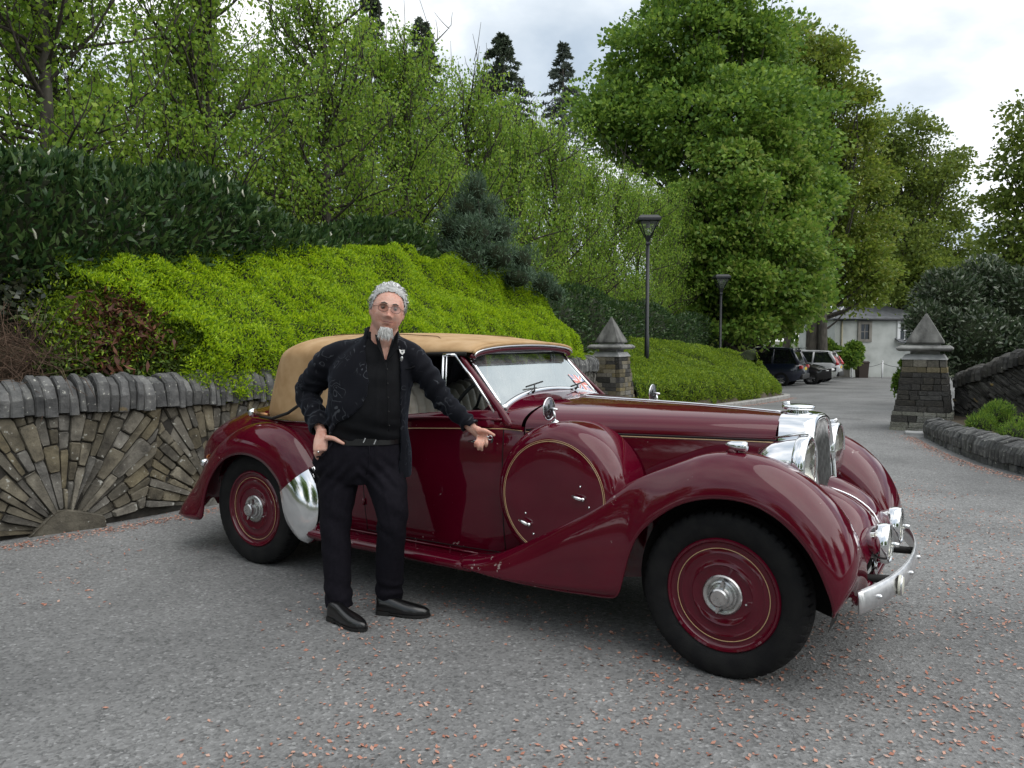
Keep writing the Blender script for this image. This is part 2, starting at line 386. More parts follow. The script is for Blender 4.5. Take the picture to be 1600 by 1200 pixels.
# ================================================================ stone work
def stone_mat(name, a, b, c, lich=.66, objrand=.3):
    m, t, bs = nodes_of(name); tc = N(t, 'ShaderNodeTexCoord'); oi = N(t, 'ShaderNodeObjectInfo'); g = N(t, 'ShaderNodeNewGeometry')
    ad = N(t, 'ShaderNodeVectorMath', operation='ADD'); L(t, tc.outputs['Object'], ad.inputs[0])
    cx = N(t, 'ShaderNodeCombineXYZ'); sm = N(t, 'ShaderNodeMath', operation='MULTIPLY_ADD'); L(t, oi.outputs['Random'], sm.inputs[0]); sm.inputs[1].default_value = 50
    L(t, g.outputs['Random Per Island'], sm.inputs[2]); L(t, sm.outputs[0], cx.inputs[0]); L(t, sm.outputs[0], cx.inputs[2]); L(t, cx.outputs[0], ad.inputs[1]); v = ad.outputs[0]
    n = N(t, 'ShaderNodeTexNoise'); n.inputs['Scale'].default_value = 7; n.inputs['Detail'].default_value = 8; n.inputs['Roughness'].default_value = .65; L(t, v, n.inputs['Vector'])
    r = N(t, 'ShaderNodeValToRGB'); r.color_ramp.elements[0].position = .3; r.color_ramp.elements[1].position = .72
    r.color_ramp.elements[0].color = (*a, 1); r.color_ramp.elements[1].color = (*c, 1); e = r.color_ramp.elements.new(.5); e.color = (*b, 1); L(t, n.outputs['Fac'], r.inputs[0])
    # whole-stone difference
    fr = N(t, 'ShaderNodeMath', operation='FRACT'); mu = N(t, 'ShaderNodeMath', operation='MULTIPLY'); L(t, sm.outputs[0], mu.inputs[0]); mu.inputs[1].default_value = 7.31; L(t, mu.outputs[0], fr.inputs[0])
    q = N(t, 'ShaderNodeMapRange'); q.inputs[3].default_value = 1-objrand; q.inputs[4].default_value = 1+objrand; L(t, fr.outputs[0], q.inputs[0])
    hs = N(t, 'ShaderNodeHueSaturation'); L(t, r.outputs[0], hs.inputs['Color']); L(t, q.outputs[0], hs.inputs['Value'])
    q2 = N(t, 'ShaderNodeMapRange'); q2.inputs[3].default_value = .4; q2.inputs[4].default_value = 1.5; L(t, oi.outputs['Random'], q2.inputs[0]); L(t, q2.outputs[0], hs.inputs['Saturation'])
    # lichen spots
    n2 = N(t, 'ShaderNodeTexNoise'); n2.inputs['Scale'].default_value = 28; n2.inputs['Detail'].default_value = 3; L(t, v, n2.inputs['Vector'])
    mk = N(t, 'ShaderNodeMapRange'); mk.inputs[1].default_value = lich; mk.inputs[2].default_value = lich+.05; L(t, n2.outputs['Fac'], mk.inputs[0])
    mx = N(t, 'ShaderNodeMix', data_type='RGBA'); L(t, mk.outputs[0], mx.inputs[0]); L(t, hs.outputs[0], mx.inputs[6]); setc(mx.inputs[7], (.42, .42, .38))
    n3 = N(t, 'ShaderNodeTexNoise'); n3.inputs['Scale'].default_value = 5; n3.inputs['Detail'].default_value = 5; L(t, v, n3.inputs['Vector'])
    mk3 = N(t, 'ShaderNodeMapRange'); mk3.inputs[1].default_value = .70; mk3.inputs[2].default_value = .80; L(t, n3.outputs['Fac'], mk3.inputs[0])
    mx3 = N(t, 'ShaderNodeMix', data_type='RGBA'); L(t, mk3.outputs[0], mx3.inputs[0]); L(t, mx.outputs[2], mx3.inputs[6]); setc(mx3.inputs[7], (.30, .20, .045))
    L(t, mx3.outputs[2], bs.inputs['Base Color']); bs.inputs['Roughness'].default_value = .88; bs.inputs['Specular IOR Level'].default_value = .3
    bp = N(t, 'ShaderNodeBump'); bp.inputs['Strength'].default_value = .8; bp.inputs['Distance'].default_value = .02
    n4 = N(t, 'ShaderNodeTexNoise'); n4.inputs['Scale'].default_value = 26; n4.inputs['Detail'].default_value = 8; n4.inputs['Roughness'].default_value = .7; L(t, v, n4.inputs['Vector'])
    L(t, n4.outputs['Fac'], bp.inputs['Height']); L(t, bp.outputs[0], bs.inputs['Normal'])
    return m
M_ST = stone_mat('rubble_stone', (.062, .056, .046), (.145, .13, .10), (.245, .222, .17))
M_CAPST = stone_mat('coping_stone', (.055, .057, .059), (.11, .111, .11), (.20, .20, .19), .66, .25)
M_DARKST = stone_mat('sooty_stone', (.022, .022, .021), (.052, .050, .046), (.115, .108, .095), .71)
M_BUFF = stone_mat('buff_stone', (.10, .09, .065), (.17, .15, .105), (.26, .23, .17), .72)
M_LIMEST = stone_mat('lichened_stone', (.07, .07, .06), (.17, .17, .14), (.33, .33, .29), .58)
M_CORE = pmat('wall_joint', (.02, .019, .016), (.05, .045, .038), scale=12, rough=1)
M_DRESSED = pmat('dressed_stone', (.09, .09, .086), (.17, .17, .163), scale=5, c3=(.25, .25, .24), rough=.85, bump=.35, bscale=40, stretch=(1, 1, .5))
M_PALE = pmat('pale_dressed_stone', (.27, .275, .275), (.42, .42, .42), scale=6, rough=.8, bump=.15, bscale=60)
M_PYR = pmat('streaked_capstone', (.05, .05, .047), (.12, .12, .113), scale=7, c3=(.19, .19, .178), rough=.9, bump=.3, bscale=40, stretch=(1, 1, .22), lo=.3, hi=.7)

def clip_poly(poly, a, b, c):
    """keep a*x+b*y<=c"""
    out = []
    for i in range(len(poly)):
        p, q = poly[i], poly[(i+1) % len(poly)]; dp, dq = a*p[0]+b*p[1]-c, a*q[0]+b*q[1]-c
        if dp <= 0: out.append(p)
        if dp*dq < 0:
            u = dp/(dp-dq); out.append((p[0]+(q[0]-p[0])*u, p[1]+(q[1]-p[1])*u))
    return out
def parea(p): return .5*sum(p[i][0]*p[(i+1) % len(p)][1]-p[(i+1) % len(p)][0]*p[i][1] for i in range(len(p)))
def inset(p, d):
    c = (sum(q[0] for q in p)/len(p), sum(q[1] for q in p)/len(p)); r = []
    for q in p:
        l = math.hypot(q[0]-c[0], q[1]-c[1])+1e-6; k = max(.3, 1-d*1.3/l); r.append((c[0]+(q[0]-c[0])*k, c[1]+(q[1]-c[1])*k))
    return r
def stone_solid(poly, proud, r_):
    """2-D outline -> (s, h, depth) solid with worn edges; depth>0 is towards the road"""
    poly = [(x+r_.uniform(-.005, .005), y+r_.uniform(-.005, .005)) for x, y in poly]
    ext = []                                     # rounder outline: cut corners
    for i in range(len(poly)):
        p, q = poly[i], poly[(i+1) % len(poly)]
        ext += [(p[0]*.89+q[0]*.11, p[1]*.89+q[1]*.11), (p[0]*.11+q[0]*.89, p[1]*.11+q[1]*.89)]
    a, b = inset(ext, .0012), inset(ext, .008); n = len(ext); tl = r_.uniform(-.22, .22); tl2 = r_.uniform(-.12, .12)
    cx = sum(p[0] for p in ext)/n; cy = sum(p[1] for p in ext)/n
    V = [(x, y, -.07) for x, y in a]+[(x, y, proud-.014) for x, y in a]+[(x, y, proud+tl*(x-cx)+tl2*(y-cy)+r_.uniform(-.004, .004)) for x, y in b]
    F = [tuple(range(2*n, 3*n))]
    for k in (0, 1):
        for i in range(n): F.append((k*n+i, k*n+(i+1) % n, (k+1)*n+(i+1) % n, (k+1)*n+i))
    return V, F
def fan_stones(s0, s1, centres, H, r_, skew=.22):
    """sunburst rubble: stones radiate from points on the wall foot"""
    out = []; cs = sorted(centres)
    for k, c in enumerate(cs):
        th = R(8); 
        while th < R(172):
            w = r_.uniform(.04, .10)/.5; th1 = min(th+w, R(174)); rr = r_.uniform(.10, .2)
            def col(t0, t1, r0):
                r0_ = r0
                while r0_ < 1.5:
                    wid = (t1-t0)*r0_
                    if wid > .105:
                        tm = (t0+t1)/2+r_.uniform(-.15, .15)*(t1-t0); col(t0, tm, r0_); col(tm, t1, r0_); return
                    ln = r_.uniform(.13, .42) if wid > .04 else r_.uniform(.2, .5)
                    r1 = r0_+ln; g = .0022
                    p = []
                    for (rad, tt) in ((r0_+g, t1), (r0_+g, t0), (r1-g, t0), (r1-g, t1)):
                        dt = g/max(rad, .1); tt = tt-dt if tt == t1 else tt+dt
                        p.append((c+rad*math.cos(tt), rad*math.sin(tt)))
                    if parea(p) < 0: p = p[::-1]
                    if k > 0: mid = (cs[k-1]+c)/2; p = clip_poly(p, -1, skew, -(mid-skew*.35)-.004) if p else p
                    if k < len(cs)-1: mid = (cs[k+1]+c)/2; p = clip_poly(p, 1, -skew, mid-skew*.35-.004) if p else p
                    if p: p = clip_poly(p, 0, 1, H-.004)
                    if p: p = clip_poly(p, 0, -1, .0)
                    if p: p = clip_poly(p, -1, 0, -s0)
                    if p: p = clip_poly(p, 1, 0, s1)
                    if len(p) > 2 and abs(parea(p)) > .0011: out.append(p)
                    r0_ = r1
            col(th, th1, rr); th = th1
    return out
def coping(sc_, w, h0, h1, d0, d1, r_, lean):
    """one upright coping stone: slab with a worn round top, in (s,h,depth)"""
    V = []; prof = [(d1+.03, h0), (d1+.045, h0+(h1-h0)*.45), (d1+.015, h0+(h1-h0)*.78), (d1-.07, h1-.012), ((d0+d1)/2, h1+.005), (d0+.04, h1-.03), (d0, h0+(h1-h0)*.5), (d0, h0)]
    jj = [(r_.uniform(-.012, .012), r_.uniform(-.012, .012)) for _ in prof]; n = len(prof)
    for sgn, sh in ((-1, .0), (-.72, .012), (.72, .012), (1, .0)):
        for (d, h), (a, b) in zip(prof, jj):
            k = 1 if abs(sgn) < .9 else 0
            dd = d+a+(.012 if k else 0)*(1 if d > 0 else 0); hh = h+b*.8+(.014 if k and h > h0+.05 else 0)
            V.append((sc_+sgn*w/2+lean*(h-h0), hh, dd))
    F = [tuple(range(n))[::-1], tuple(range(3*n, 4*n))]
    for k in range(3):
        for i in range(n): F.append((k*n+i, k*n+(i+1) % n, (k+1)*n+(i+1) % n, (k+1)*n+i))
    return V, F
def on_wall(V, at, zf=lambda s: 0.0):
    out = []
    for s, h, d in V:
        p, t, n = at(s); out.append((p[0]+n[0]*d, p[1]+n[1]*d, h+zf(s)))
    return out
def solid_obj(name, V, F, mat, parent):
    c = np.mean(np.asarray(V), 0); me = npmesh(name, np.asarray(V)-c, [tuple(f) for f in F])
    o = link(name, me, mat, parent); o.location = Vector(c)-parent.location; return o

sA = s_near(-3.70, 6.26); sB = s_near(-2.80, 7.35)
p0 = wall_at(sA)[0]
lw = empty('retaining_wall', (p0[0], p0[1], 0)); lw.rotation_euler = (0, 0, 0)
tag(lw, 'grey rubble stone retaining wall with fan-patterned stones and upright coping', 'wall', kind='thing')
Wh = .97
core = MB(); rings = []
for s in np.linspace(.2, WS[-1], 60):
    p, t, n = wall_at(s); rings.append([(p[0]+n[0]*d-p0[0], p[1]+n[1]*d-p0[1], h) for d, h in ((-.022, -.05), (-.022, Wh+.08), (-.3, Wh+.08), (-.3, -.05))])
core.loft(rings); core.build('core', M_CORE, lw, smooth=False)
r_ = random.Random(11)
cents = [sA+(sB-sA)*k for k in (-3, -2, -1, 0, 1, 2, 3, 4, 5, 6, 7)]
cents = [c for c in cents if -.5 < c < WS[-1]+.5]
polys = fan_stones(.2, WS[-1]-.02, cents, Wh, r_)
rest = MB(); s_vis0, s_vis1 = s_near(-4.35, 5.5), s_near(-2.2, 8.3); nst = 0
for p in polys:
    cs_ = sum(q[0] for q in p)/len(p); V, F = stone_solid(p, r_.uniform(-.012, .03), r_); W3 = on_wall(V, wall_at)
    if s_vis0 < cs_ < s_vis1 and nst < 290: solid_obj('stone', W3, F, M_ST, lw); nst += 1
    else: rest.add([(x-p0[0], y-p0[1], z) for x, y, z in W3], F)
tag(rest.build('stonework', M_ST, lw, smooth=False), kind='stuff')
# foot boulders of the two fans in view
for c_, w_, h_ in ((sA, .58, .19), (sB+.05, .5, .17), (sA-(sB-sA)+.05, .55, .17)):
    poly = [(c_-w_/2, -.02), (c_+w_/2, -.02), (c_+w_*.49, h_*.5), (c_+w_*.30, h_*.72), (c_+w_*.02, h_), (c_-w_*.12, h_*.95), (c_-w_*.34, h_*.38)]
    V, F = stone_solid(poly, .07, r_); solid_obj('boulder', on_wall(V, wall_at), F, M_ST, lw)
s = .25; ncp = 0
while s < WS[-1]-.05:
    w = r_.uniform(.05, .115); V, F = coping(s+w/2, w-.004, Wh+r_.uniform(-.015, .01), 1.25+r_.uniform(-.035, .03), -.28, .02, r_, r_.uniform(-.14, .02))
    solid_obj('coping_stone', on_wall(V, wall_at), F, M_CAPST, lw); s += w; ncp += 1

# --- gate pillars
unit = MB(); unit.box((0, 0, 0), (1, 1, 1)); 
def worn_block(seed):
    r2 = random.Random(seed); bm = bmesh.new(); bmesh.ops.create_cube(bm, size=1)
    bmesh.ops.bevel(bm, geom=list(bm.edges), offset=.07, segments=1, affect='EDGES')
    for v in bm.verts: v.co += Vector((r2.uniform(-.03, .03), r2.uniform(-.03, .03), r2.uniform(-.05, .05)))
    me = bpy.data.meshes.new('pillar_stone'); bm.to_mesh(me); bm.free(); return me
BLK = {}
for nm, mt in (('d', M_DARKST), ('b', M_BUFF), ('l', M_LIMEST)):
    BLK[nm] = []
    for k in range(4): me = worn_block(k); me.materials.append(mt); BLK[nm].append(me)
def pillar(loc, rz, label, seed, dark=True, k=.88):
    r2 = random.Random(seed); root = empty('gate_pillar', loc, rz); root.scale = (k, k, 1); tag(root, label, 'gate pillar', 'pyramid-capped stone gate pillars', kind='thing')
    H = 1.22; wd = lambda z: np.interp(z, [0, .3, .34, H], [1.12, 1.05, .98, .74])
    c = MB(); c.loft([[(sx*(wd(z)/2-.04), sy*(wd(z)/2-.04), z) for sx, sy in ((-1, -1), (1, -1), (1, 1), (-1, 1))] for z in (-.1, .3, .34, H)]); c.build('core', M_CORE, root, smooth=False)
    z = -.02
    while z < H-.02:
        h = r2.uniform(.065, .115); h = min(h, H-z) if H-z-h > .05 else H-z; zm = z+h/2; W = wd(zm)
        for face in range(4):
            a = face*PI/2; x = -W/2+.0; end = W/2-(.12 if True else 0); x = -W/2
            while x < end-.02:
                l = r2.uniform(.14, .42); l = min(l, end-x) if end-x-l > .09 else end-x
                key = ('b' if z > .92 else ('l' if z < .3 and r2.random() < .8 else 'd')) if dark else ('b' if r2.random() < .6 else 'd')
                o = bpy.data.objects.new('pillar_stone', BLK[key][r2.randrange(4)]); COL.objects.link(o); o.parent = root
                lx, ly = x+l/2, -W/2+.055-r2.uniform(-.008, .012)
                o.location = (lx*math.cos(a)-ly*math.sin(a), lx*math.sin(a)+ly*math.cos(a), zm); o.rotation_euler = (r2.uniform(-.02, .02), r2.uniform(-.012, .012), a+r2.uniform(-.02, .02))
                o.scale = (l-.006, .12, h-.005); x += l
        z += h
    def slab(name, mat, w0, w1, z0, z1, bev=.008):
        b = MB(); b.loft([[(sx*w/2, sy*w/2, z) for sx, sy in ((-1, -1), (1, -1), (1, 1), (-1, 1))] for w, z in ((w0, z0), (w1, z1))]); return b.build(name, mat, root, smooth=False, bevel=bev)
    slab('shaft_cap', M_PALE, .80, .66, 1.222, 1.315)
    slab('neck', M_PALE, .50, .50, 1.30, 1.375, .003)
    b = MB(); b.loft([[(sx*w/2, sy*w/2, z) for sx, sy in ((-1, -1), (1, -1), (1, 1), (-1, 1))] for w, z in ((.88, 1.37), (.97, 1.40), (.97, 1.425), (.84, 1.465))]); b.build('cornice_slab', M_DRESSED, root, smooth=False, bevel=.006)
    slab('upper_neck', M_PALE, .52, .52, 1.46, 1.50, .003)
    b = MB(); b.loft([[(sx*w/2, sy*w/2, z) for sx, sy in ((-1, -1), (1, -1), (1, 1), (-1, 1))] for w, z in ((.64, 1.497), (.66, 1.52), (.62, 1.56), (.03, 2.02))]); b.build('pyramid_cap', M_PYR, root, smooth=False, bevel=.008)
    return root
pillar((7.22, 13.45, 0), R(-31), 'sooty stone gate pillar with pyramid cap beside the low kerb wall', 3)
pillar((2.02, 15.65, 0), R(-31), 'brown stone gate pillar with pyramid cap between the two bright hedges', 5, dark=False, k=.76)

# --- right-hand wall that climbs away from the pillar
RL = spline([(7.62, 13.25), (8.0, 12.15), (8.5, 10.4), (9.2, 8.6)], 100); RS = np.r_[0, np.cumsum(np.linalg.norm(np.diff(RL, axis=0), axis=1))]
def rwall_at(s):
    x = np.interp(s, RS, RL[:, 0]); y = np.interp(s, RS, RL[:, 1])
    t = np.array([np.interp(s+.05, RS, RL[:, 0])-np.interp(s-.05, RS, RL[:, 0]), np.interp(s+.05, RS, RL[:, 1])-np.interp(s-.05, RS, RL[:, 1])])
    t /= np.linalg.norm(t); return np.array([x, y]), t, np.array([t[1], -t[0]])
def rtop(s): return float(np.interp(s, [0, .4, 1.2, 2.5, 5], [.72, .86, 1.17, 1.45, 1.7]))
pr = rwall_at(0)[0]; rw = empty('climbing_wall', (pr[0], pr[1], 0)); tag(rw, 'dark wall of slanting thin stones climbing away from the sooty gate pillar', 'wall', kind='thing')
core = MB(); rings = []
for s in np.linspace(0, RS[-1], 24):
    p, t, n = rwall_at(s); rings.append([(p[0]+n[0]*d-pr[0], p[1]+n[1]*d-pr[1], h) for d, h in ((-.03, -.05), (-.03, rtop(s)+.05), (-.3, rtop(s)+.05), (-.3, -.05))])
core.loft(rings); core.build('core', M_CORE, rw, smooth=False)
slant = MB(); r_ = random.Random(21); ang = R(-32); row = -3.2
ca, sa = math.cos(ang), math.sin(ang)
while row < 4.5:                                # rows of thin stones laid on a slant
    th = r_.uniform(.03, .06); u = -1.5
    while u < 6.5:
        l = r_.uniform(.16, .42)
        p = [(u+.003, row+.002), (u+l-.003, row+.002), (u+l-.003, row+th-.002), (u+.003, row+th-.002)]
        p = [(x*ca-y*sa, x*sa+y*ca) for x, y in p]
        sm = sum(q[0] for q in p)/4
        if 0 < sm < RS[-1]:
            dt = (rtop(sm+.05)-rtop(sm-.05))/.1
            p = clip_poly(p, -dt, 1, rtop(sm)-dt*sm)
            if p: p = clip_poly(p, 0, -1, -.30)
            if p: p = clip_poly(p, -1, 0, 0)
            if len(p) > 2 and abs(parea(p)) > .0012:
                V, F = stone_solid(p, r_.uniform(-.012, .028), r_); slant.add([(x-pr[0], y-pr[1], z) for x, y, z in on_wall(V, rwall_at)], F)
        u += l
    row += th
tag(slant.build('slanting_stonework', M_DARKST, rw, smooth=False), kind='stuff')
for hh in (0., .1, .2):                          # level courses at the foot
    s = 0
    while s < RS[-1]-.1:
        l = r_.uniform(.2, .45); V, F = stone_solid([(s+.004, hh+.003), (s+l-.004, hh+.003), (s+l-.004, hh+.097), (s+.004, hh+.097)], .02+r_.uniform(0, .02), r_)
        solid_obj('foot_stone', on_wall(V, rwall_at), F, M_DARKST, rw); s += l
s = .02
while s < RS[-1]-.1:
    w = r_.uniform(.07, .12); h0 = rtop(s+w/2); V, F = coping(s+w/2, w-.006, h0, h0+.27+r_.uniform(-.03, .02), -.3, .02, r_, .12)
    solid_obj('coping_stone', on_wall(V, rwall_at), F, M_DARKST, rw); s += w
# --- low kerb wall of upright stones
LL = spline([(6.62, 12.25), (6.35, 11.3), (6.02, 9.9), (5.95, 8.9), (6.15, 7.6), (6.7, 6.3)], 100); LS = np.r_[0, np.cumsum(np.linalg.norm(np.diff(LL, axis=0), axis=1))]
def lwall_at(s):
    x = np.interp(s, LS, LL[:, 0]); y = np.interp(s, LS, LL[:, 1])
    t = np.array([np.interp(s+.05, LS, LL[:, 0])-np.interp(s-.05, LS, LL[:, 0]), np.interp(s+.05, LS, LL[:, 1])-np.interp(s-.05, LS, LL[:, 1])])
    t /= np.linalg.norm(t); return np.array([x, y]), t, np.array([t[1], -t[0]])
pl = lwall_at(0)[0]; kw = empty('kerb_wall', (pl[0], pl[1], 0)); tag(kw, 'low curving wall of upright slate stones edging the drive', 'wall', kind='thing')
core = MB(); rings = []
for s in np.linspace(0, LS[-1], 30):
    p, t, n = lwall_at(s); rings.append([(p[0]+n[0]*d-pl[0], p[1]+n[1]*d-pl[1], h) for d, h in ((-.01, -.05), (-.01, .14), (-.3, .14), (-.3, -.05))])
core.loft(rings); core.build('core', M_CORE, kw, smooth=False)
s = 0
while s < LS[-1]-.1:
    l = r_.uniform(.12, .3); V, F = stone_solid([(s+.003, -.01), (s+l-.003, -.01), (s+l-.003, .10), (s+.003, .10)], .01+r_.uniform(0, .02), r_)
    solid_obj('foot_stone', on_wall(V, lwall_at), F, M_CAPST, kw); s += l
s = .0
while s < LS[-1]-.1:
    w = r_.uniform(.055, .105); V, F = coping(s+w/2, w-.004, .10, .31+min(1, s/2.5)*.06+r_.uniform(-.03, .02), -.3, .0, r_, .3)
    solid_obj('coping_stone', on_wall(V, lwall_at), F, M_CAPST, kw); s += w
# planting bed between the two right-hand walls and rising ground behind
bed = []; nS = 40
for k in range(nS):
    a = lwall_at(LS[-1]*k/(nS-1))[0]; b = rwall_at(RS[-1]*k/(nS-1))[0]; bed.append([(a[0]+(b[0]-a[0])*u, a[1]+(b[1]-a[1])*u, .16+.1*u) for u in np.linspace(.02, 1.0, 6)])
mb = MB(); mb.loft(bed, closed=False, cap=False); tag(mb.build('planting_bed', M_EARTH), kind='structure')
mb = MB(); mb.loft([[(p[0]+n_*(1 if True else 0)*.0+dx_, p[1]+dy_, h) for dx_, dy_, h in ((.12, .12, 0.0), (.2, .2, zt_-.1), (3, 1.5, zt_+.25), (14, 6, zt_+.6))] for p, zt_, n_ in [(rwall_at(RS[-1]*k/19)[0], rtop(RS[-1]*k/19), 0) for k in range(20)]], closed=False, cap=False)
tag(mb.build('raised_lawn', M_GRASSY), kind='structure')
sl = MB(); sl.box((6.72, 12.62, .018), (.42, .3, .06), Matrix.Rotation(R(-25), 3, 'Z')); tag(sl.build('threshold_slab', M_PALE, smooth=False, bevel=.008), 'small pale concrete slab at the foot of the sooty gate pillar', 'slab', kind='thing')

jt = MB(); jt.loft([[(x, y-.018, zg(y)+.008), (x, y+.018, zg(y)+.008)] for x, y in ((2.9, 16.0), (4.4, 15.8), (6.2, 15.5), (7.0, 15.2))], closed=False, cap=False)
tag(jt.build('road_joint', pmat('tar_joint', (.03, .03, .03), rough=.7), smooth=False), kind='structure')
# ================================================================ vegetation
def scatter_grid(G, n, r=None):
    """random points and normals on a surface grid (a,b,3), even by area"""
    r = r or rng; A = G[:-1, :-1]; B = G[1:, :-1]; C = G[:-1, 1:]; D = G[1:, 1:]
    nr = np.cross(B-A, C-A); ar = np.linalg.norm(nr, axis=2).ravel(); k = r.choice(len(ar), n, p=ar/ar.sum())
    u, v = r.random(n)[:, None], r.random(n)[:, None]
    f = lambda M: M.reshape(-1, 3)[k]
    P = f(A)*(1-u)*(1-v)+f(B)*u*(1-v)+f(C)*(1-u)*v+f(D)*u*v
    nn = f(nr); nn = nn/(np.linalg.norm(nn, axis=1)[:, None]+1e-9)
    return P, nn
def unit(a): return a/(np.linalg.norm(a, axis=1)[:, None]+1e-9)
def sphere_pts(n, r=None):
    return unit((r or rng).normal(0, 1, (n, 3)))
def leafobj(name, V, F, mat, parent=None): return link(name, npmesh(name, V, F), mat, parent)
def grid_mesh(G, name, mat, parent):
    a, b = G.shape[:2]; i = (np.arange(a-1)[:, None]*b+np.arange(b-1)[None]).ravel(); return link(name, npmesh(name, G.reshape(-1, 3), np.stack([i, i+1, i+b+1, i+b], 1), True), mat, parent)
LM_HEDGE = leafmat('golden_hedge_leaf', [(.07, .14, .008), (.19, .32, .010), (.30, .44, .013), (.40, .52, .02)], .45, .5)
LM_HEDGE2 = leafmat('green_hedge_leaf', [(.045, .095, .014), (.12, .205, .018), (.195, .28, .022), (.265, .35, .03)], .35, .5)
LM_LAUREL = leafmat('laurel_leaf', [(.013, .034, .012), (.027, .062, .019), (.045, .09, .024), (.08, .125, .04)], .15, .33, .4)
LM_LIME = leafmat('young_lime_leaf', [(.072, .145, .020), (.125, .23, .025), (.185, .295, .033), (.245, .34, .048)], .45, .5)
LM_MAPLE = leafmat('maple_leaf', [(.05, .108, .020), (.09, .175, .026), (.14, .235, .034), (.20, .29, .045)], .38, .5)
LM_MAPLE2 = leafmat('young_maple_leaf', [(.06, .125, .020), (.105, .195, .026), (.155, .245, .036), (.20, .245, .055)], .38, .5)
LM_BEECH = leafmat('bronze_beech_leaf', [(.075, .115, .018), (.12, .18, .024), (.165, .225, .03), (.175, .19, .036)], .4, .5)
LM_BEECH2 = leafmat('light_beech_leaf', [(.07, .11, .02), (.11, .16, .026), (.16, .20, .035)], .45, .5)
LM_CONIFER = leafmat('hazy_conifer_spray', [(.04, .06, .038), (.065, .09, .055), (.095, .115, .075)], .15, .7)  # greens lightened: distance haze put into the leaf colour
LM_PINE = leafmat('bluish_needle', [(.035, .065, .038), (.06, .10, .06), (.095, .145, .085)], .15, .6)
LM_RHODO = leafmat('rhododendron_leaf', [(.02, .038, .018), (.038, .065, .026), (.065, .09, .045), (.13, .145, .11)], .1, .3, .6)
LM_DEAD = leafmat('dead_brown_leaf', [(.045, .018, .012), (.085, .032, .018), (.13, .055, .028)], .15, .6)
LM_IVY = leafmat('ivy_leaf', [(.012, .02, .012), (.03, .04, .02), (.07, .075, .05)], .1, .35, .6)
LM_WEED = leafmat('weed_leaf', [(.05, .085, .02), (.09, .14, .03), (.13, .18, .05)], .3, .5)
LM_PALE = leafmat('pale_green_leaf', [(.12, .17, .07), (.18, .24, .10), (.24, .29, .13)], .25, .4)
M_BARK = pmat('grey_bark', (.045, .040, .033), (.10, .09, .075), scale=9, rough=.95, bump=.6, bscale=25, stretch=(1, 1, .3))
M_TWIG = pmat('dark_twig', (.030, .025, .020), (.06, .05, .04), scale=20, rough=.9)
M_DEADTW = pmat('dry_stem', (.10, .075, .055), (.20, .165, .13), scale=20, rough=.95)
M_SHADEIN = pmat('hedge_shade_core', (.010, .016, .005), (.022, .03, .010), scale=5, rough=1)  # near-black inner shells, added inside the foliage to block light
M_FLOWER = pmat('cream_blossom', (.42, .42, .33), (.55, .55, .45), scale=40, rough=.8)

# ---- bright clipped hedge over the retaining wall
def hedge_grid(s0, s1, ns, prof, at, ridge, nz=.10, seed=1, endround=.5):
    """prof(s) -> list of (d, z) control points; at(s) gives point/tangent/normal"""
    rows = []
    for s in np.linspace(s0, s1, ns):
        p, t, n = at(s); pr = spline(prof(s), 40); rows.append(np.c_[p[0]-n[0]*pr[:, 0], p[1]-n[1]*pr[:, 0], pr[:, 1]])
    G = np.array(rows); q = G.reshape(-1, 3)
    nr = np.cross(np.gradient(G, axis=0), np.gradient(G, axis=1)); nr /= np.linalg.norm(nr, axis=2)[..., None]+1e-9
    if nr[..., 2].mean() < 0: nr = -nr
    off = fbm(q, 1.1, seed, 2)*nz+vnoise(q, 4.0, seed+5)*nz*.6+vnoise(q, 9, seed+9)*nz*.5
    return G+nr*off.reshape(G.shape[:2])[..., None], nr
def ridge1(s): return float(np.interp(s, [5, 6, 7.5, 8.25, 9, 9.75, 10.5, 11.25, 12, 12.75, 13.5, 14.25, 15.0], [2.25, 2.38, 2.48, 2.53, 2.60, 2.70, 2.83, 2.91, 2.95, 2.95, 2.90, 2.80, 2.65]))
def prof1(s):
    z = ridge1(s); hang = float(np.interp(s, [5.4, 6.1, 6.7, 7.5, 15], [0, .1, 1, 1, .8])); e = max(0, (s-14.3)/.95)
    fd, fz = .42-.52*hang, 1.30-.36*hang
    return [(fd+.10, fz), (fd, fz+.12), (fd+.06, 1.62), (.42, 1.98-.1*e), (.85, 2.28-.05*e), (1.2, z-.10), (1.5, z), (1.95, z-.05), (2.35, z-.5)]
G1, N1 = hedge_grid(5.75, 15.2, 150, prof1, wall_at, ridge1, .13, 3)
h1 = empty('clipped_hedge', tuple(G1[60, 0])); tag(h1, 'bright yellow-green clipped hedge mounding above the wall behind the car', 'hedge')
off1 = np.array(h1.location)
P, Nn = scatter_grid(G1, 230000); 
if Nn[:, 2].mean() < 0: Nn = -Nn
# end face by the pillar
Ge = np.stack([G1[-1]*(1-k)+(np.array([*(wall_at(15.2)[0]-wall_at(15.2)[2]*1.1), 1.6]))*k+np.r_[wall_at(15.2)[1], 0]*.28*math.sin(k*PI/2) for k in np.linspace(0, 1, 12)])
Pe, Ne = scatter_grid(Ge, 22000); tt = np.r_[wall_at(15.2)[1], 0]; Ne = np.where((Ne@tt)[:, None] < 0, -Ne, Ne)
P = np.vstack([P, Pe]); Nn = np.vstack([Nn, Ne]); s_of = np.interp(P[:, 1], WL[:, 1], WS)
gap = fbm(P, .9, 31, 2); kp = (gap < .42+np.clip((s_of-7.0)*.6, -.45, 2)); P, Nn = P[kp], Nn[kp]
P = P-Nn*(rng.random(len(P))**1.6*.085)[:, None]
D = Nn*.55+np.array([.15, 0, .55])+unit(np.c_[vnoise(P, 3, 5), vnoise(P, 3, 6), vnoise(P, 3, 7)])*.5
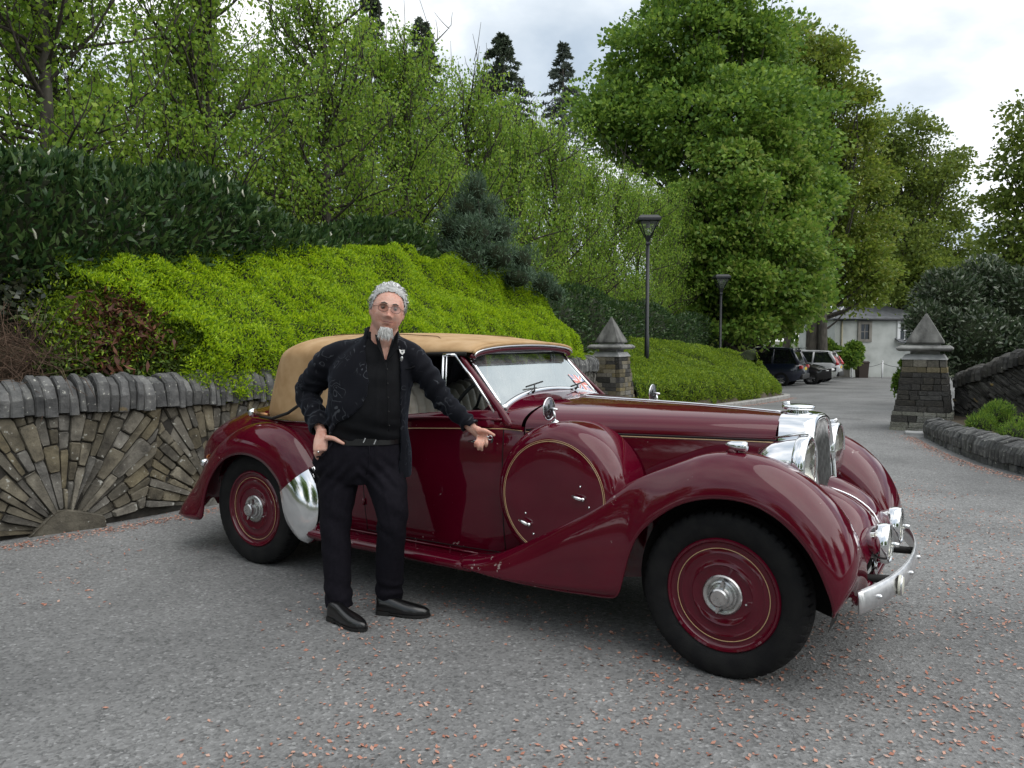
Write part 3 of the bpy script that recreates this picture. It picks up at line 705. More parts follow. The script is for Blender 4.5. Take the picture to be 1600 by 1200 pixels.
V, F = leaves(P-off1, D, .038, .36, .3, jitter=.6); leafobj('foliage', V, F, LM_HEDGE, h1)
grid_mesh((G1-N1*.12-off1)[22:], 'shade_core', M_SHADEIN, h1); grid_mesh(Ge-off1-np.r_[wall_at(15.2)[1], 0]*.09, 'shade_core', M_SHADEIN, h1)
# ---- second hedge beyond the gate, along the kerb
def kerb_at(s):
    x, y = np.interp(s, KS, KL[:, 0]), np.interp(s, KS, KL[:, 1]); x2, y2 = np.interp(s+.2, KS, KL[:, 0]), np.interp(s+.2, KS, KL[:, 1]); x1, y1 = np.interp(s-.2, KS, KL[:, 0]), np.interp(s-.2, KS, KL[:, 1])
    t = np.array([x2-x1, y2-y1]); t /= np.linalg.norm(t)+1e-9; return np.array([x, y]), t, np.array([t[1], -t[0]])
def prof2(s):
    k = float(np.interp(s, [0, 6, 8.6, 9.6], [1, .95, .8, .72])); zb = zg(float(np.interp(s, KS, KL[:, 1])))
    w = float(np.interp(s, [0, 5, 7.5, 9.4], [4.2, 3.6, 2.2, .9]))
    return [(.16, zb+.05), (.10, zb+.3), (.14, zb+.58*k), (.32, zb+.76*k), (.10+w*.35, zb+.98*k), (w*.6, zb+1.30*k), (w, zb+1.78*k), (w+.5, zb+1.2*k)]
G2, N2 = hedge_grid(.1, 9.55, 100, prof2, kerb_at, None, .10, 8)
h2 = empty('clipped_hedge', tuple(G2[40, 0])); tag(h2, 'bright green clipped hedge sloping along the kerb below the tall lamp post', 'hedge'); off2 = np.array(h2.location)
P, Nn = scatter_grid(G2, 100000)
if Nn[:, 2].mean() < 0: Nn = -Nn
P = P-Nn*(rng.random(len(P))**1.6*.10)[:, None]; D = Nn*.6+np.array([0, 0, .6])+unit(np.c_[vnoise(P, 3, 5), vnoise(P, 3, 6), vnoise(P, 3, 7)])*.45
V, F = leaves(P-off2, D, .055, .36, .3, jitter=.55); leafobj('foliage', V, F, LM_HEDGE2, h2); grid_mesh(G2-N2*.11-off2, 'shade_core', M_SHADEIN, h2)
# ---- dark laurel hedge under the row of limes
def row_xy(y, off=0): return np.array([-9.7+.516*y+off*.8887, y-off*.4585])
def laurel(y0, y1, n, label, zb, h, nl, cand):
    rows = []; yy = np.linspace(y0, y1, n); c0 = row_xy(y0, 1.1)
    for y in yy:
        c = row_xy(y, 1.1); nn = np.array([.8887, -.4585]); row = []
        for a in np.linspace(-.15*PI, 1.0*PI, 18): row.append((*(c+nn*.55*math.cos(a)), zb(y)+h(y)*.5+h(y)*.52*math.sin(a) if a > 0 else zb(y)+h(y)*.5*(1+a/(.15*PI))))
        rows.append(row)
    G = np.array(rows); q = G.reshape(-1, 3); nr = np.cross(np.gradient(G, axis=0), np.gradient(G, axis=1)); nr /= np.linalg.norm(nr, axis=2)[..., None]+1e-9
    if nr[..., 2].mean() < 0: nr = -nr
    G = G+nr*(fbm(q, .9, 4, 3)*.16).reshape(G.shape[:2])[..., None]
    root = empty('laurel_hedge', (c0[0], c0[1], zb(y0))); tag(root, label, 'hedge', kind='thing'); o = np.array(root.location)
    P, Nn = scatter_grid(G, nl); Nn = np.where(Nn[:, 2:3] < -.6, -Nn, Nn); 
    if (Nn@np.array([.8887, -.4585, .3])).mean() < 0: Nn = -Nn
    P = P-Nn*(rng.random(len(P))**1.5*.16)[:, None]+Nn*.03
    V, F = leaves(P-o, Nn*.6+np.array([.1, -.1, .5]), .115, .34, .22, jitter=.5, curl=.15); leafobj('foliage', V, F, LM_LAUREL, root)
    grid_mesh(G-nr*.17-o, 'shade_core', M_SHADEIN, root)
    if cand:
        mb = MB(); k = rng.choice(len(P), cand)
        for i in k:
            p = P[i]-o+Nn[i]*.05; l = rnd.uniform(.06, .11); mb.tube([p, p+np.array([rnd.uniform(-.02, .02), rnd.uniform(-.02, .02), l*.6]), p+np.array([rnd.uniform(-.03, .03), rnd.uniform(-.03, .03), l])], [.009, .014, .004], 5)
        tag(mb.build('blossom', M_FLOWER, root), kind='stuff')
    return root
laurel(4.2, 13.6, 60, 'dark glossy laurel hedge with cream blossom spikes along the top of the bank', lambda y: 2.05, lambda y: 1.22+.12*math.sin(y*2.1), 26000, 110)
laurel(14.2, 35, 80, 'dark evergreen shrub belt beneath the far limes behind the lamp post', lambda y: float(np.interp(y, [14, 18, 35], [1.9, 1.3, .7])), lambda y: 1.5+.15*math.sin(y*1.3), 20000, 0)

# ---- trees: shared helpers
def branch_tree(r_, trunk, limbs):
    """trunk, limbs: list of (path pts, r0, r1) -> MB"""
    mb = MB()
    for path, r0, r1, n in trunk+limbs: mb.tube(path, list(np.linspace(r0, r1, len(path))), n, cap=False)
    return mb
def lime_variant(seed):
    r_ = random.Random(seed); ng = np.random.default_rng(seed); H = 4.75; tr = [([(0, 0, -.3), (.01, 0, 1.2), (-.01, .02, 2.6), (.01, 0, H-.5)], .085, .025, 8)]
    tw = []; ends = []
    for k in range(54):
        z = .45+(H-1.15)*(k/54)**.95; a = r_.uniform(0, 2*PI); el = R(r_.uniform(-8, 22) if z < 1.6 else r_.uniform(12, 52)); ln = r_.uniform(.95, 1.55)*(1 if z < 3.2 else .8)
        d = np.array([math.cos(a)*math.cos(el), math.sin(a)*math.cos(el), math.sin(el)]); p = np.array([0, 0, z]); pts = [p]
        for j in range(4):
            d = d+ng.normal(0, .13, 3)+np.array([0, 0, .10]); d /= np.linalg.norm(d); p = p+d*ln/4; pts.append(p)
        tw.append((pts, .024, .008, 5))
        for m in range(8):
            q = pts[1+m % 4]+ng.normal(0, .02, 3); e = d*.25+ng.normal(0, .38, 3)+np.array([0, 0, .9]); e /= np.linalg.norm(e); pp = [q]; l2 = r_.uniform(.3, .75)
            for j in range(3): e = e+ng.normal(0, .16, 3)+np.array([0, 0, .12]); e /= np.linalg.norm(e); q = q+e*l2/3; pp.append(q)
            tw.append((pp, .0085, .0035, 4)); ends += [(pp[1], e), (pp[2], e), (pp[3], e), ((pp[2]+pp[3])/2, e)]
    br = branch_tree(r_, [], tw); E = np.array([p for p, e in ends]); Ed = np.array([e for p, e in ends])
    # crown outline: clipped box with rounded top
    ok = (np.abs(E[:, 0]) < 1.45) & (np.abs(E[:, 1]) < 1.3) & (E[:, 2] < H-.1+.25*np.sin(E[:, 0]*9)); E, Ed = E[ok], Ed[ok]
    per = 9; P = np.repeat(E, per, 0)+ng.normal(0, .085, (len(E)*per, 3)); Dl = np.repeat(Ed, per, 0)*.2+np.array([0, 0, -.55])+ng.normal(0, .5, (len(P), 3))
    V, F = leaves(P, Dl, .060, .74, .2, r=ng, jitter=.25)
    mt = part_mesh(MB().tube(tr[0][0], [.085, .075, .055, .02], 10), 'trunk', M_BARK); mbr = part_mesh(br, 'branches', M_TWIG, auto=None); ml = npmesh('crown', V, F); ml.materials.append(LM_LIME)
    return mt, mbr, ml
def part_mesh(mb, name, mat, smooth=True, auto=40):
    o = mb.build(name, mat, None, smooth=smooth, auto=auto); me = o.data; bpy.data.objects.remove(o); return me
LIMES = [lime_variant(s) for s in (1, 2, 3, 4)]
ys = [8.75, 10.75, 12.85, 14.9, 16.9, 19.0, 21.1, 23.2, 25.3, 27.4, 29.5, 31.6, 33.7, 35.6]
pos_txt = ['nearest lime of the row, its trunk rising behind the laurel blossom', 'second lime along the row, its grey trunk standing clear above the laurel hedge', 'third lime along the row, behind the middle of the dark laurel hedge', 'fourth lime along the row, above the crest of the bright hedge',
           'fifth lime along the row, just behind the bluish pine shrub', 'sixth lime along the row, beyond the bluish pine shrub', 'seventh lime along the row, in front of the dark conifer tops', 'eighth lime along the row from the laurel end', 'ninth lime along the row from the laurel end', 'tenth lime along the row from the laurel end',
           'fifth lime from the lamp post end of the row', 'fourth lime from the lamp post end of the row', 'last lime but one at the lamp post end of the row', 'last lime of the row, next to the big maple']
pos_txt[10] = 'fourth lime from the maple end of the row'; pos_txt[11] = 'third lime from the maple end of the row'; pos_txt[12] = 'last lime but one, beside the final lime of the row'
r_ = random.Random(5)
for i, y in enumerate(ys):
    x, yy = row_xy(y); zb = bz1(x, yy) if y < 24 else 1.2; t = empty('lime_tree', (x, yy, zb), r_.choice((0, PI))+R(-30)+r_.uniform(-.15, .15))
    k = (7.25+r_.uniform(-.25, .2)-zb)/4.75 if i < 13 else (6.6-zb)/4.75; t.scale = (1.0, 1.0, k); tag(t, pos_txt[i], 'tree', 'row of clipped young limes')
    for nm, me in zip(('trunk', 'branches', 'crown'), LIMES[i % 4]): link(nm, me, None, t)
ords = ('first', 'second', 'third', 'fourth', 'fifth', 'sixth', 'seventh', 'eighth')
for i, y in enumerate((8.2, 10.3, 12.3, 14.4, 16.6, 18.8, 21.0, 23.4)):
    x, yy = row_xy(y, -2.6); zb = bz1(x, yy); t = empty('lime_tree', (x, yy, zb), r_.choice((0, PI))+R(-30)+r_.uniform(-.2, .2)); t.scale = (1.05, 1.05, (7.0+r_.uniform(-.3, .25)-zb)/4.75)
    tag(t, ords[i]+' lime of the half-hidden rear row, counting from the laurel end', 'tree', 'rear row of young limes')
    for nm, me in zip(('trunk', 'branches', 'crown'), LIMES[(i*3+1) % 4]): link(nm, me, None, t)
# wooded slope behind the limes
rows = []
for y in np.linspace(3, 46, 90):
    h = 4.6+.7*math.sin(y*.9)+.5*math.sin(y*2.3+1)-.03*y; rows.append([(*(row_xy(y, -6.5-2.2*a)), 2.6+h*a) for a in np.linspace(0, 1, 14)])
Gw = np.array(rows); Gw = Gw+(fbm(Gw.reshape(-1, 3), .6, 12, 3)*.8).reshape(Gw.shape[:2])[..., None]*np.array([.8, -.45, .2]); Pw, Nw = scatter_grid(Gw, 42000); Pw = Pw+rng.normal(0, .22, Pw.shape); Nw = np.where((Nw@np.array([.88, -.46, .2]))[:, None] < 0, -Nw, Nw)
V, F = leaves(Pw, Nw+np.array([0, 0, .2]), .17, .6, .2, jitter=.7); tag(leafobj('hillside_woodland', V, F, LM_BEECH), 'tangled olive woodland on the slope behind the lime rows', kind='stuff')
# ---- big trees
def lobes_tree(name, label, base, lobes, nleaf, lsize, mat, clump=1.1, trunk_r=.35, group=None, flat=.8, seed=1, droop=0.0, trunks=None, inner=.3):
    """crown = leaf clumps over a set of ellipsoid lobes (x,y,z,rx,ry,rz); gaps stay between clumps"""
    ng = np.random.default_rng(seed); root = empty(name, base); tag(root, label, 'tree', group); o = np.array(base)
    Ls = np.array(lobes, float); areas = (Ls[:, 3]*Ls[:, 5]+Ls[:, 4]*Ls[:, 5]+Ls[:, 3]*Ls[:, 4]); cl = []; nc = int(areas.sum()*4*1.25/(clump**2)); lim = []
    for li, (x, y, z, rx, ry, rz) in enumerate(Ls):
        m = max(5, int(nc*areas[li]/areas.sum())); d = sphere_pts(m, ng); rr = np.where(ng.random(m) < inner, ng.uniform(.35, .8, m), ng.uniform(.80, 1.20, m))[:, None]
        c = np.array([x, y, z])+d*np.array([rx, ry, rz])*rr; inside = np.zeros(m, bool)
        for lj, (a, b, c_, ra, rb, rc) in enumerate(Ls):
            if lj != li: inside |= (((c-np.array([a, b, c_]))/np.array([ra, rb, rc]))**2).sum(1) < .55
        keep = ~inside | (ng.random(m) < .2); cl.append(np.c_[c, d][keep]); lim.append((x, y, z))
    C = np.vstack(cl); C = C[C[:, 2] > .6]; per = int(nleaf/len(C)); m = len(C)
    cr = clump*ng.uniform(.55, 1.25, m); q = sphere_pts(m*per, ng); q[:, 2] = np.where(ng.random(m*per) < .7, np.abs(q[:, 2]), q[:, 2]); rad = ng.random(m*per)**.4
    loc = q*rad[:, None]*np.repeat(cr, per)[:, None]; loc[:, 2] *= flat; loc[:, 2] -= droop*np.linalg.norm(loc[:, :2], axis=1)**1.3
    P = np.repeat(C[:, :3], per, 0)+loc; Dl = np.repeat(C[:, 3:], per, 0)*.5+q*.5+np.array([0, 0, -.15-droop])
    V, F = leaves(P-o, Dl, lsize, .75, .2, r=ng, jitter=.5); leafobj('crown', V, F, mat, root)
    mb = MB(); tops = trunks or [(base, trunk_r)]; ctr = Ls[:, :3].mean(0); zt = Ls[:, 2].max()
    for (b, tr) in tops:
        b = np.array(b, float); top = np.array([ctr[0]*.6+b[0]*.4, ctr[1]*.6+b[1]*.4, zt*.85]); mid = b*.5+top*.5+ng.normal(0, .3, 3)*[1, 1, 0]
        pth = spline([b-[0, 0, .3], b*.8+mid*.2, mid, top], 12); mb.tube([p-o for p in pth], list(np.linspace(tr, tr*.18, 12)), 10)
    root_t = mb.build('trunk', M_BARK, root); lb = MB()
    for i in ng.choice(m, min(m, 130), replace=False):
        c = C[i, :3]; zf = np.clip(c[2]*.55, base[2]+1.2, zt*.8); b0 = np.array(tops[i % len(tops)][0], float); f = (zf-b0[2])/max(zt*.85-b0[2], 1); st = b0*(1-f)+np.array([ctr[0]*.6+b0[0]*.4, ctr[1]*.6+b0[1]*.4, zt*.85])*f
        md = (st+c)/2+np.array([0, 0, -.25])+ng.normal(0, .25, 3); lb.tube([p-o for p in spline([st, md, c], 6)], list(np.linspace(trunk_r*.22, .015, 6)), 5, cap=False)
    lb.build('branches', M_TWIG, root); return root
k = .02995; px3 = lambda x, y, Y, kk: ((x-800)*Y/1202, Y, 1.585+(529-y)*Y/1202)
def lob(lst, Y, dy=1.0):
    out = []
    for x, y, rx, rz, *dd in lst:
        Yk = Y+(dd[0] if dd else 0); X, _, Z = px3(x, y, Yk, 0); s_ = Yk/1202; out.append((X, Yk, Z, rx*s_, (rx*s_)*dy, rz*s_))
    return out
lobes_tree('maple_tree', 'tallest tree, a dense green maple reaching the top of the picture', (10.4, 36.5, -.3), lob([(1085, 20, 62, 60), (1050, 95, 85, 65), (1150, 100, 80, 70, 1), (985, 130, 52, 45), (955, 195, 50, 42, -1), (1010, 215, 70, 50), (1100, 215, 110, 75, -1.5), (1190, 225, 85, 75), (1215, 190, 38, 46), (1215, 300, 70, 60, -.5), (1140, 320, 90, 70, -1), (1240, 390, 46, 66), (1235, 460, 55, 45, -.5), (1150, 440, 95, 75)], 37), 105000, .22, LM_MAPLE, 1.0, .42, seed=11)
lobes_tree('young_maple_tree', 'lighter young maple with bronze leaf tips in front of the tallest tree', (9.6, 32.2, -.2), lob([(1190, 225, 36, 26, 1.5), (1135, 262, 36, 24), (1215, 275, 38, 30, 1), (1092, 318, 34, 22, .6), (1165, 318, 50, 34, -.5), (1238, 345, 32, 32, 1), (1068, 392, 26, 20, 1), (1118, 378, 44, 30), (1200, 388, 52, 36, -.6), (1245, 425, 30, 32, .8), (1098, 440, 52, 30, .3), (1175, 450, 58, 34, -.8), (1238, 480, 46, 30), (1085, 492, 40, 24, 1), (1150, 508, 70, 24, -.3)], 32), 56000, .20, LM_MAPLE2, .9, .2, seed=12)
lobes_tree('copper_beech', 'olive bronze beech with several dark trunks left of the white house', (17.2, 43, -.75), lob([(1190, 95, 48, 45), (1245, 110, 52, 45, 1), (1285, 105, 26, 24), (1275, 190, 62, 60), (1315, 215, 42, 55), (1305, 300, 62, 70), (1335, 345, 48, 60), (1290, 400, 52, 55), (1325, 440, 45, 40), (1265, 265, 60, 60), (1355, 415, 34, 42, -1)], 44), 52000, .20, LM_BEECH, 1.0, .45, seed=13, droop=.12,
           trunks=[((16.6, 42.6, -.75), .42), ((17.4, 43.2, -.75), .36), ((17.0, 42.0, -.75), .3), ((15.2, 43.5, -.75), .24)])
lobes_tree('green_beech', 'light green feathery beech standing behind the white house roof', (27.0, 53.5, -.9), lob([(1395, 225, 42, 32), (1425, 265, 50, 45), (1385, 310, 55, 50), (1445, 335, 55, 50), (1400, 390, 60, 45, -2), (1465, 395, 45, 45), (1415, 445, 75, 38, -3), (1485, 440, 30, 30), (1365, 260, 30, 40)], 54), 44000, .22, LM_BEECH2, 1.15, .4, seed=14, droop=.15)
lobes_tree('distant_tree', 'pale hazy round trees far off beyond the right gate pillar', (38, 72, -1), lob([(1450, 470, 60, 40), (1510, 465, 45, 45), (1560, 470, 60, 50), (1620, 450, 60, 60)], 72), 16000, .4, LM_BEECH2, 1.8, .3, seed=15)
lobes_tree('overhanging_tree', 'dark leafy tree reaching in from the edge above the rhododendron', (18.6, 24.5, -.2), lob([(1610, 190, 45, 45), (1640, 250, 75, 60), (1590, 265, 42, 38), (1605, 340, 60, 60), (1570, 345, 34, 36), (1660, 380, 90, 70), (1590, 400, 45, 40)], 24, .9), 13000, .15, LM_BEECH2, .62, .3, seed=16, droop=.1)
# woods behind the viewer and to the sides, which the paint and chrome reflect
wr = random.Random(3)
wood_lab = ['tall leafy tree behind the viewpoint, %s' % s for s in ('directly behind', 'behind to the west', 'behind to the east', 'far behind to the west', 'far behind to the east', 'beside the drive to the south-west', 'beside the drive to the south-east')]
proto = None
for i, (x, y, s_) in enumerate(((0, -24, 1), (-12, -22, .95), (12, -23, 1.05), (-22, -14, 1), (24, -15, 1), (-19, -2, .9), (26, 1, .85))):
    if proto is None:
        proto = lobes_tree('woodland_tree', wood_lab[0], (x, y, 0), [(x+a, y+b, z, r, r, h) for a, b, z, r, h in ((0, 0, 9.5, 3.2, 2.6), (-2.5, .5, 7, 3, 2.4), (2.6, -.5, 7.2, 3, 2.5), (0, 1.5, 5, 3.6, 2.4), (-2.6, 0, 3, 2.8, 2), (2.7, 0, 3, 2.8, 2))], 16000, .30, LM_MAPLE, 1.3, .35, 'trees behind the viewpoint', seed=17)
    else:
        t = empty('woodland_tree', (x, y, 0), wr.uniform(0, 6)); t.scale = (s_, s_, s_*wr.uniform(.85, 1.1)); tag(t, wood_lab[i], 'tree', 'trees behind the viewpoint')
        for ch in proto.children: c = ch.copy(); COL.objects.link(c); c.parent = t
# ---- conifers on the skyline
def conifer(x, top, Y, wpx, label, seed, mat=LM_CONIFER, n=17000):
    ng = np.random.default_rng(seed); X, _, zt = px3(x, top, Y, 0); zb = 3.0; root = empty('conifer', (X, Y, zb)); tag(root, label, 'tree', 'conifers on the skyline'); H = zt-zb; Wd = wpx*Y/1202/2
    nb = 190; hh = .45+.55*ng.random(nb)**.85; a = ng.uniform(0, 2*PI, nb); Ps = []; Ds = []; mb = MB(); mb.tube([(0, 0, -.2), (0, 0, H*.5), (0, 0, H*.99)], [.28, .16, .02], 8)
    brm = MB()
    for i in range(nb):
        h = hh[i]; L_ = (Wd*min(1.7, ((1-h)*H/4.2)**.75)+.12)*ng.uniform(.7, 1.12); z0 = H*h; d = np.array([math.cos(a[i]), math.sin(a[i]), 0]); t = np.sqrt(ng.random(n//nb)); 
        p = d*(t*L_)[:, None]+np.c_[np.zeros(len(t)), np.zeros(len(t)), z0+.15*t*L_-.32*(t**2)*L_]; w = ng.normal(0, 1, (len(t), 3))*np.array([.16, .16, .10])*(1.1-t[:, None])*L_*.55; Ps.append(p+w); Ds.append(np.tile(d*.7+np.array([0, 0, -.35]), (len(t), 1)))
        brm.tube([(0, 0, z0), tuple(d*L_*.5+np.array([0, 0, z0])), tuple(d*L_+np.array([0, 0, z0-.17*L_]))], [.03, .02, .006], 4, cap=False)
    V, F = leaves(np.vstack(Ps), np.vstack(Ds), .26, .36, .2, r=ng, jitter=.5); leafobj('crown', V, F, mat, root); mb.build('trunk', M_BARK, root); brm.build('branches', M_TWIG, root)
conifer(783, 66, 50, 96, 'middle of three conifers on the skyline, dark and broad', 31)
conifer(878, 80, 52, 62, 'slim pale conifer on the skyline next to the tallest tree', 32, leafmat('grey_conifer_spray', [(.05, .07, .055), (.08, .10, .08), (.11, .13, .10)], .2, .7), 9500)
conifer(662, 42, 48, 70, 'dark conifer top showing above the limes, left of the other two', 33)
conifer(583, -8, 46, 60, 'tall conifer almost hidden behind the limes, tip at the picture edge', 34)
# ---- single shrubs
def shrub(name, label, lobes, n, size, asp, mat, cat='shrub', seed=1, up=.3, stem=True, jit=.5, depth=.35, group=None, noise_=.12, shade_core=.72):
    ng = np.random.default_rng(seed); Ls = np.array(lobes, float); b = Ls[Ls[:, 2].argmin()]; base = np.array([Ls[:, 0].mean(), Ls[:, 1].mean(), (Ls[:, 2]-Ls[:, 5]).min()]); root = empty(name, tuple(base)); tag(root, label, cat, group)
    a = Ls[:, 3]*Ls[:, 5]; P = []; Dn = []
    for l, w in zip(Ls, a/a.sum()):
        m = int(n*w); d = sphere_pts(m, ng); d[:, 2] = np.abs(d[:, 2])*np.where(ng.random(m) < .7, 1, -1); rr = 1-ng.random(m)**1.7*depth; q = l[:3]+d*l[3:6]*rr[:, None]; q = q+d*(fbm(q, 1.6/max(l[3], .3), seed, 2)*noise_*l[3])[:, None]; P.append(q); Dn.append(d)
    P = np.vstack(P)-base; Dn = np.vstack(Dn); V, F = leaves(P, Dn*.7+np.array([0, 0, up]), size, asp, .2, r=ng, jitter=jit, curl=.1); leafobj('foliage', V, F, mat, root)
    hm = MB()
    for l in Ls: hm.ball(l[:3]-base, l[3:6]*shade_core, 14, 10)
    hm.build('shade_core', M_SHADEIN, root)
    if stem:
        sm = MB()
        for l in Ls[:6]: sm.tube([(0, 0, -.15), tuple((l[:3]-base)*.5), tuple(l[:3]-base)], [.05, .035, .015], 6)
        sm.build('stem', M_TWIG, root)
    return root
def lobp(lst, Y): return lob(lst, Y, .9)
shrub('pine_shrub', 'bluish feathery pine shrub behind the crest of the bright hedge', lobp([(745, 300, 18, 24), (728, 328, 26, 24), (762, 335, 24, 24, .3), (708, 360, 26, 26), (742, 368, 34, 30, -.3), (782, 366, 26, 24, .3), (690, 398, 30, 24), (730, 402, 36, 26, -.3), (776, 402, 36, 28), (815, 408, 24, 22, .4), (808, 436, 30, 20, .3), (846, 446, 24, 18, .8), (868, 462, 16, 14, 1)], 13.6), 22000, .10, .13, LM_PINE, seed=41, up=.6, depth=.9, noise_=.5, jit=.7, shade_core=.64)
shrub('rhododendron', 'large dark rhododendron behind the climbing wall and sooty pillar', lobp([(1480, 470, 52, 45), (1530, 455, 55, 50, .5), (1590, 480, 70, 60), (1450, 510, 36, 36, -.5), (1520, 540, 70, 60, -.6), (1600, 550, 70, 50, -.8), (1660, 500, 70, 80)], 17.5), 26000, .125, .36, LM_RHODO, seed=42, up=.2, depth=.3, noise_=.25)
shrub('climber_bush', 'leafy green climber against the white house wall', lobp([(1300, 555, 24, 16), (1325, 560, 20, 14), (1335, 545, 12, 10), (1285, 545, 18, 16)], 46), 5000, .2, .7, LM_MAPLE, seed=43, depth=.6)
shrub('pillar_ivy', 'wisp of ivy against the far side of the sooty gate pillar', [(6.98, 13.72, 1.0, .07, .07, .2), (6.9, 13.78, .75, .07, .07, .2)], 400, .06, .8, LM_MAPLE, cat='ivy', seed=44, stem=False)
# tufted plant in the right-hand bed
def tuft(name, label, c, n, ln, spread, mat, seed, cat='plant', w=.006):
    ng = np.random.default_rng(seed); root = empty(name, c); tag(root, label, cat); V = []; F = []
    for i in range(n):
        b = ng.normal(0, spread*.45, 2); a = ng.uniform(0, 2*PI); le = ng.uniform(.3, .75); l = ln*ng.uniform(.6, 1.15); d = np.array([math.cos(a)*le, math.sin(a)*le, 1.]); d /= np.linalg.norm(d); s_ = np.array([-math.sin(a), math.cos(a), 0])*w; p = np.array([b[0], b[1], -.02]); q = p+d*l*.6; t = p+d*l+np.array([0, 0, -.12*l*le]); o = len(V)
        V += [p-s_, p+s_, q+s_*.9, t, q-s_*.9]; F += [(o, o+1, o+2, o+4), (o+4, o+2, o+3)]
    link('blades', npmesh('blades', np.array(V), F), mat, root); return root
shrub('feathery_plant', 'bright green feathery plant in the bed behind the kerb wall', lobp([(1535, 668, 24, 20), (1560, 655, 26, 22, .2), (1520, 680, 16, 12)], 10.7), 6500, .05, .22, LM_MAPLE, cat='plant', seed=51, up=.8, depth=.7, noise_=.3)
shrub('feathery_plant', 'second green feathery plant at the picture edge behind the kerb wall', lobp([(1590, 682, 28, 22), (1625, 675, 30, 26), (1608, 684, 28, 22)], 9.9), 5000, .05, .22, LM_MAPLE, cat='plant', seed=52, up=.8, depth=.7, noise_=.3)
# ---- the untidy left end of the bank
camz = np.array([0, 0, 1.585]); cpi, spi = math.cos(math.atan(71/1202)), math.sin(math.atan(71/1202))
def bank_hit(px, py, lift=.0):
    """where the sight line of a photograph point meets the bank"""
    a, b = (px-800)/1202, (600-py)/1202; d = np.array([a, cpi+b*spi, -spi+b*cpi])
    for t in np.arange(5.4, 14, .04):
        p = camz+d*t
        if p[2] < bz1(p[0], p[1])+lift: return p
    return camz+d*9
def clump(name, label, pts, n, size, asp, mat, cat, seed, r=.2, up=.2, jit=.8, hang=0, group=None, lift=.12):
    ng = np.random.default_rng(seed); C = np.array([bank_hit(x, y, lift) for x, y in pts]); base = C.mean(0); root = empty(name, tuple(base)); tag(root, label, cat, group)
    P = C[ng.integers(0, len(C), n)]+ng.normal(0, r, (n, 3))*[1, 1, .8]; V, F = leaves(P-base, ng.normal(0, .5, (n, 3))+np.array([.3, -.5, up-hang]), size, asp, .2, r=ng, jitter=jit, curl=.15); leafobj('leaves', V, F, mat, root); return root
def stems(name, label, pts, n, ln, mat, seed, cat='dead stems', r=.25, w=.004):
    ng = np.random.default_rng(seed); C = np.array([bank_hit(x, y, .1) for x, y in pts]); base = C.mean(0); root = empty(name, tuple(base)); tag(root, label, cat); mb = MB()
    for i in range(n):
        p = C[ng.integers(0, len(C))]+ng.normal(0, r, 3)*[1, 1, .6]; d = ng.normal(0, 1, 3)+np.array([.2, -.4, .1]); d /= np.linalg.norm(d); l = ln*ng.uniform(.5, 1.3); mb.tube([p-base, p-base+d*l*.5+ng.normal(0, .05, 3), p-base+d*l+np.array([0, 0, -.15*l])], [w, w*.8, w*.4], 4, cap=False)
    tag(mb.build('stems', mat, root), kind='stuff'); return root
stems('dry_stem_heap', 'heap of dry grey stems at the upper left picture edge', [(5, 375), (30, 395), (-20, 400), (20, 420)], 420, .55, M_DEADTW, 61)
stems('dry_stem_heap', 'tangle of dry brown stems above the wall at the picture edge', [(10, 560), (40, 585), (-10, 600), (70, 560), (5, 530)], 420, .42, pmat('brown_stem', (.06, .035, .022), (.12, .075, .05), scale=20, rough=.95), 62, r=.16)
clump('ivy_clump', 'grey-green ivy clump at the left edge between the stem heaps', [(10, 440), (35, 460), (20, 480), (60, 440), (5, 470), (80, 420)], 2200, .06, .8, LM_IVY, 'ivy', 63, r=.16)
clump('dead_shrub', 'red-brown withered leaves in the hollow of the bright hedge', [(150, 500), (180, 490), (160, 530), (200, 520), (215, 505), (170, 560), (235, 530), (185, 470)], 1100, .10, .3, LM_DEAD, 'dead shrub', 64, r=.10, hang=.8, lift=.50)
clump('dead_shrub', 'small withered red-brown cluster below the laurel hedge', [(105, 400), (130, 408), (145, 385), (165, 400), (95, 390)], 420, .10, .3, LM_DEAD, 'dead shrub', 65, r=.09, hang=.6)
clump('dead_shrub', 'low withered brown cluster just above the wall coping', [(130, 570), (145, 580), (250, 560), (345, 520)], 360, .09, .3, LM_DEAD, 'dead shrub', 66, r=.08, hang=.8)
clump('weeds', 'mixed green weeds growing along the top of the wall', [(x, 575+6*math.sin(x)) for x in range(90, 300, 14)], 5200, .042, .5, LM_WEED, 'weeds', 67, r=.10, up=.6)
clump('bramble', 'pale green bramble sprays below the laurel at the upper left', [(95, 365), (110, 375), (180, 385), (205, 392), (240, 405), (150, 372), (300, 410)], 1700, .055, .6, LM_PALE, 'bramble', 68, r=.13, up=.4)
clump('bank_shrub', 'patchy green shrub at the left end of the bright hedge', [(x, y) for x in (75, 100, 130, 90, 120) for y in (440, 470, 500, 420)], 9000, .045, .4, LM_HEDGE2, 'shrub', 69, r=.15, up=.6)
clump('hollow_shrub', 'darker green shrub filling the hollow above the wall weeds', [(x+8*math.sin(y), y) for x in (120, 165, 210, 255, 290) for y in (445, 480, 515, 550)]+[(310, 540), (325, 525), (338, 555), (305, 570), (320, 575), (345, 535)]*2, 19000, .045, .36, leafmat('darker_hedge_leaf', [(.03, .06, .008), (.06, .11, .010), (.13, .21, .012), (.24, .34, .015)], .4, .5), 'shrub', 71, r=.14, up=.6, lift=.34)  # leaf greens run darker than in the clipped hedges
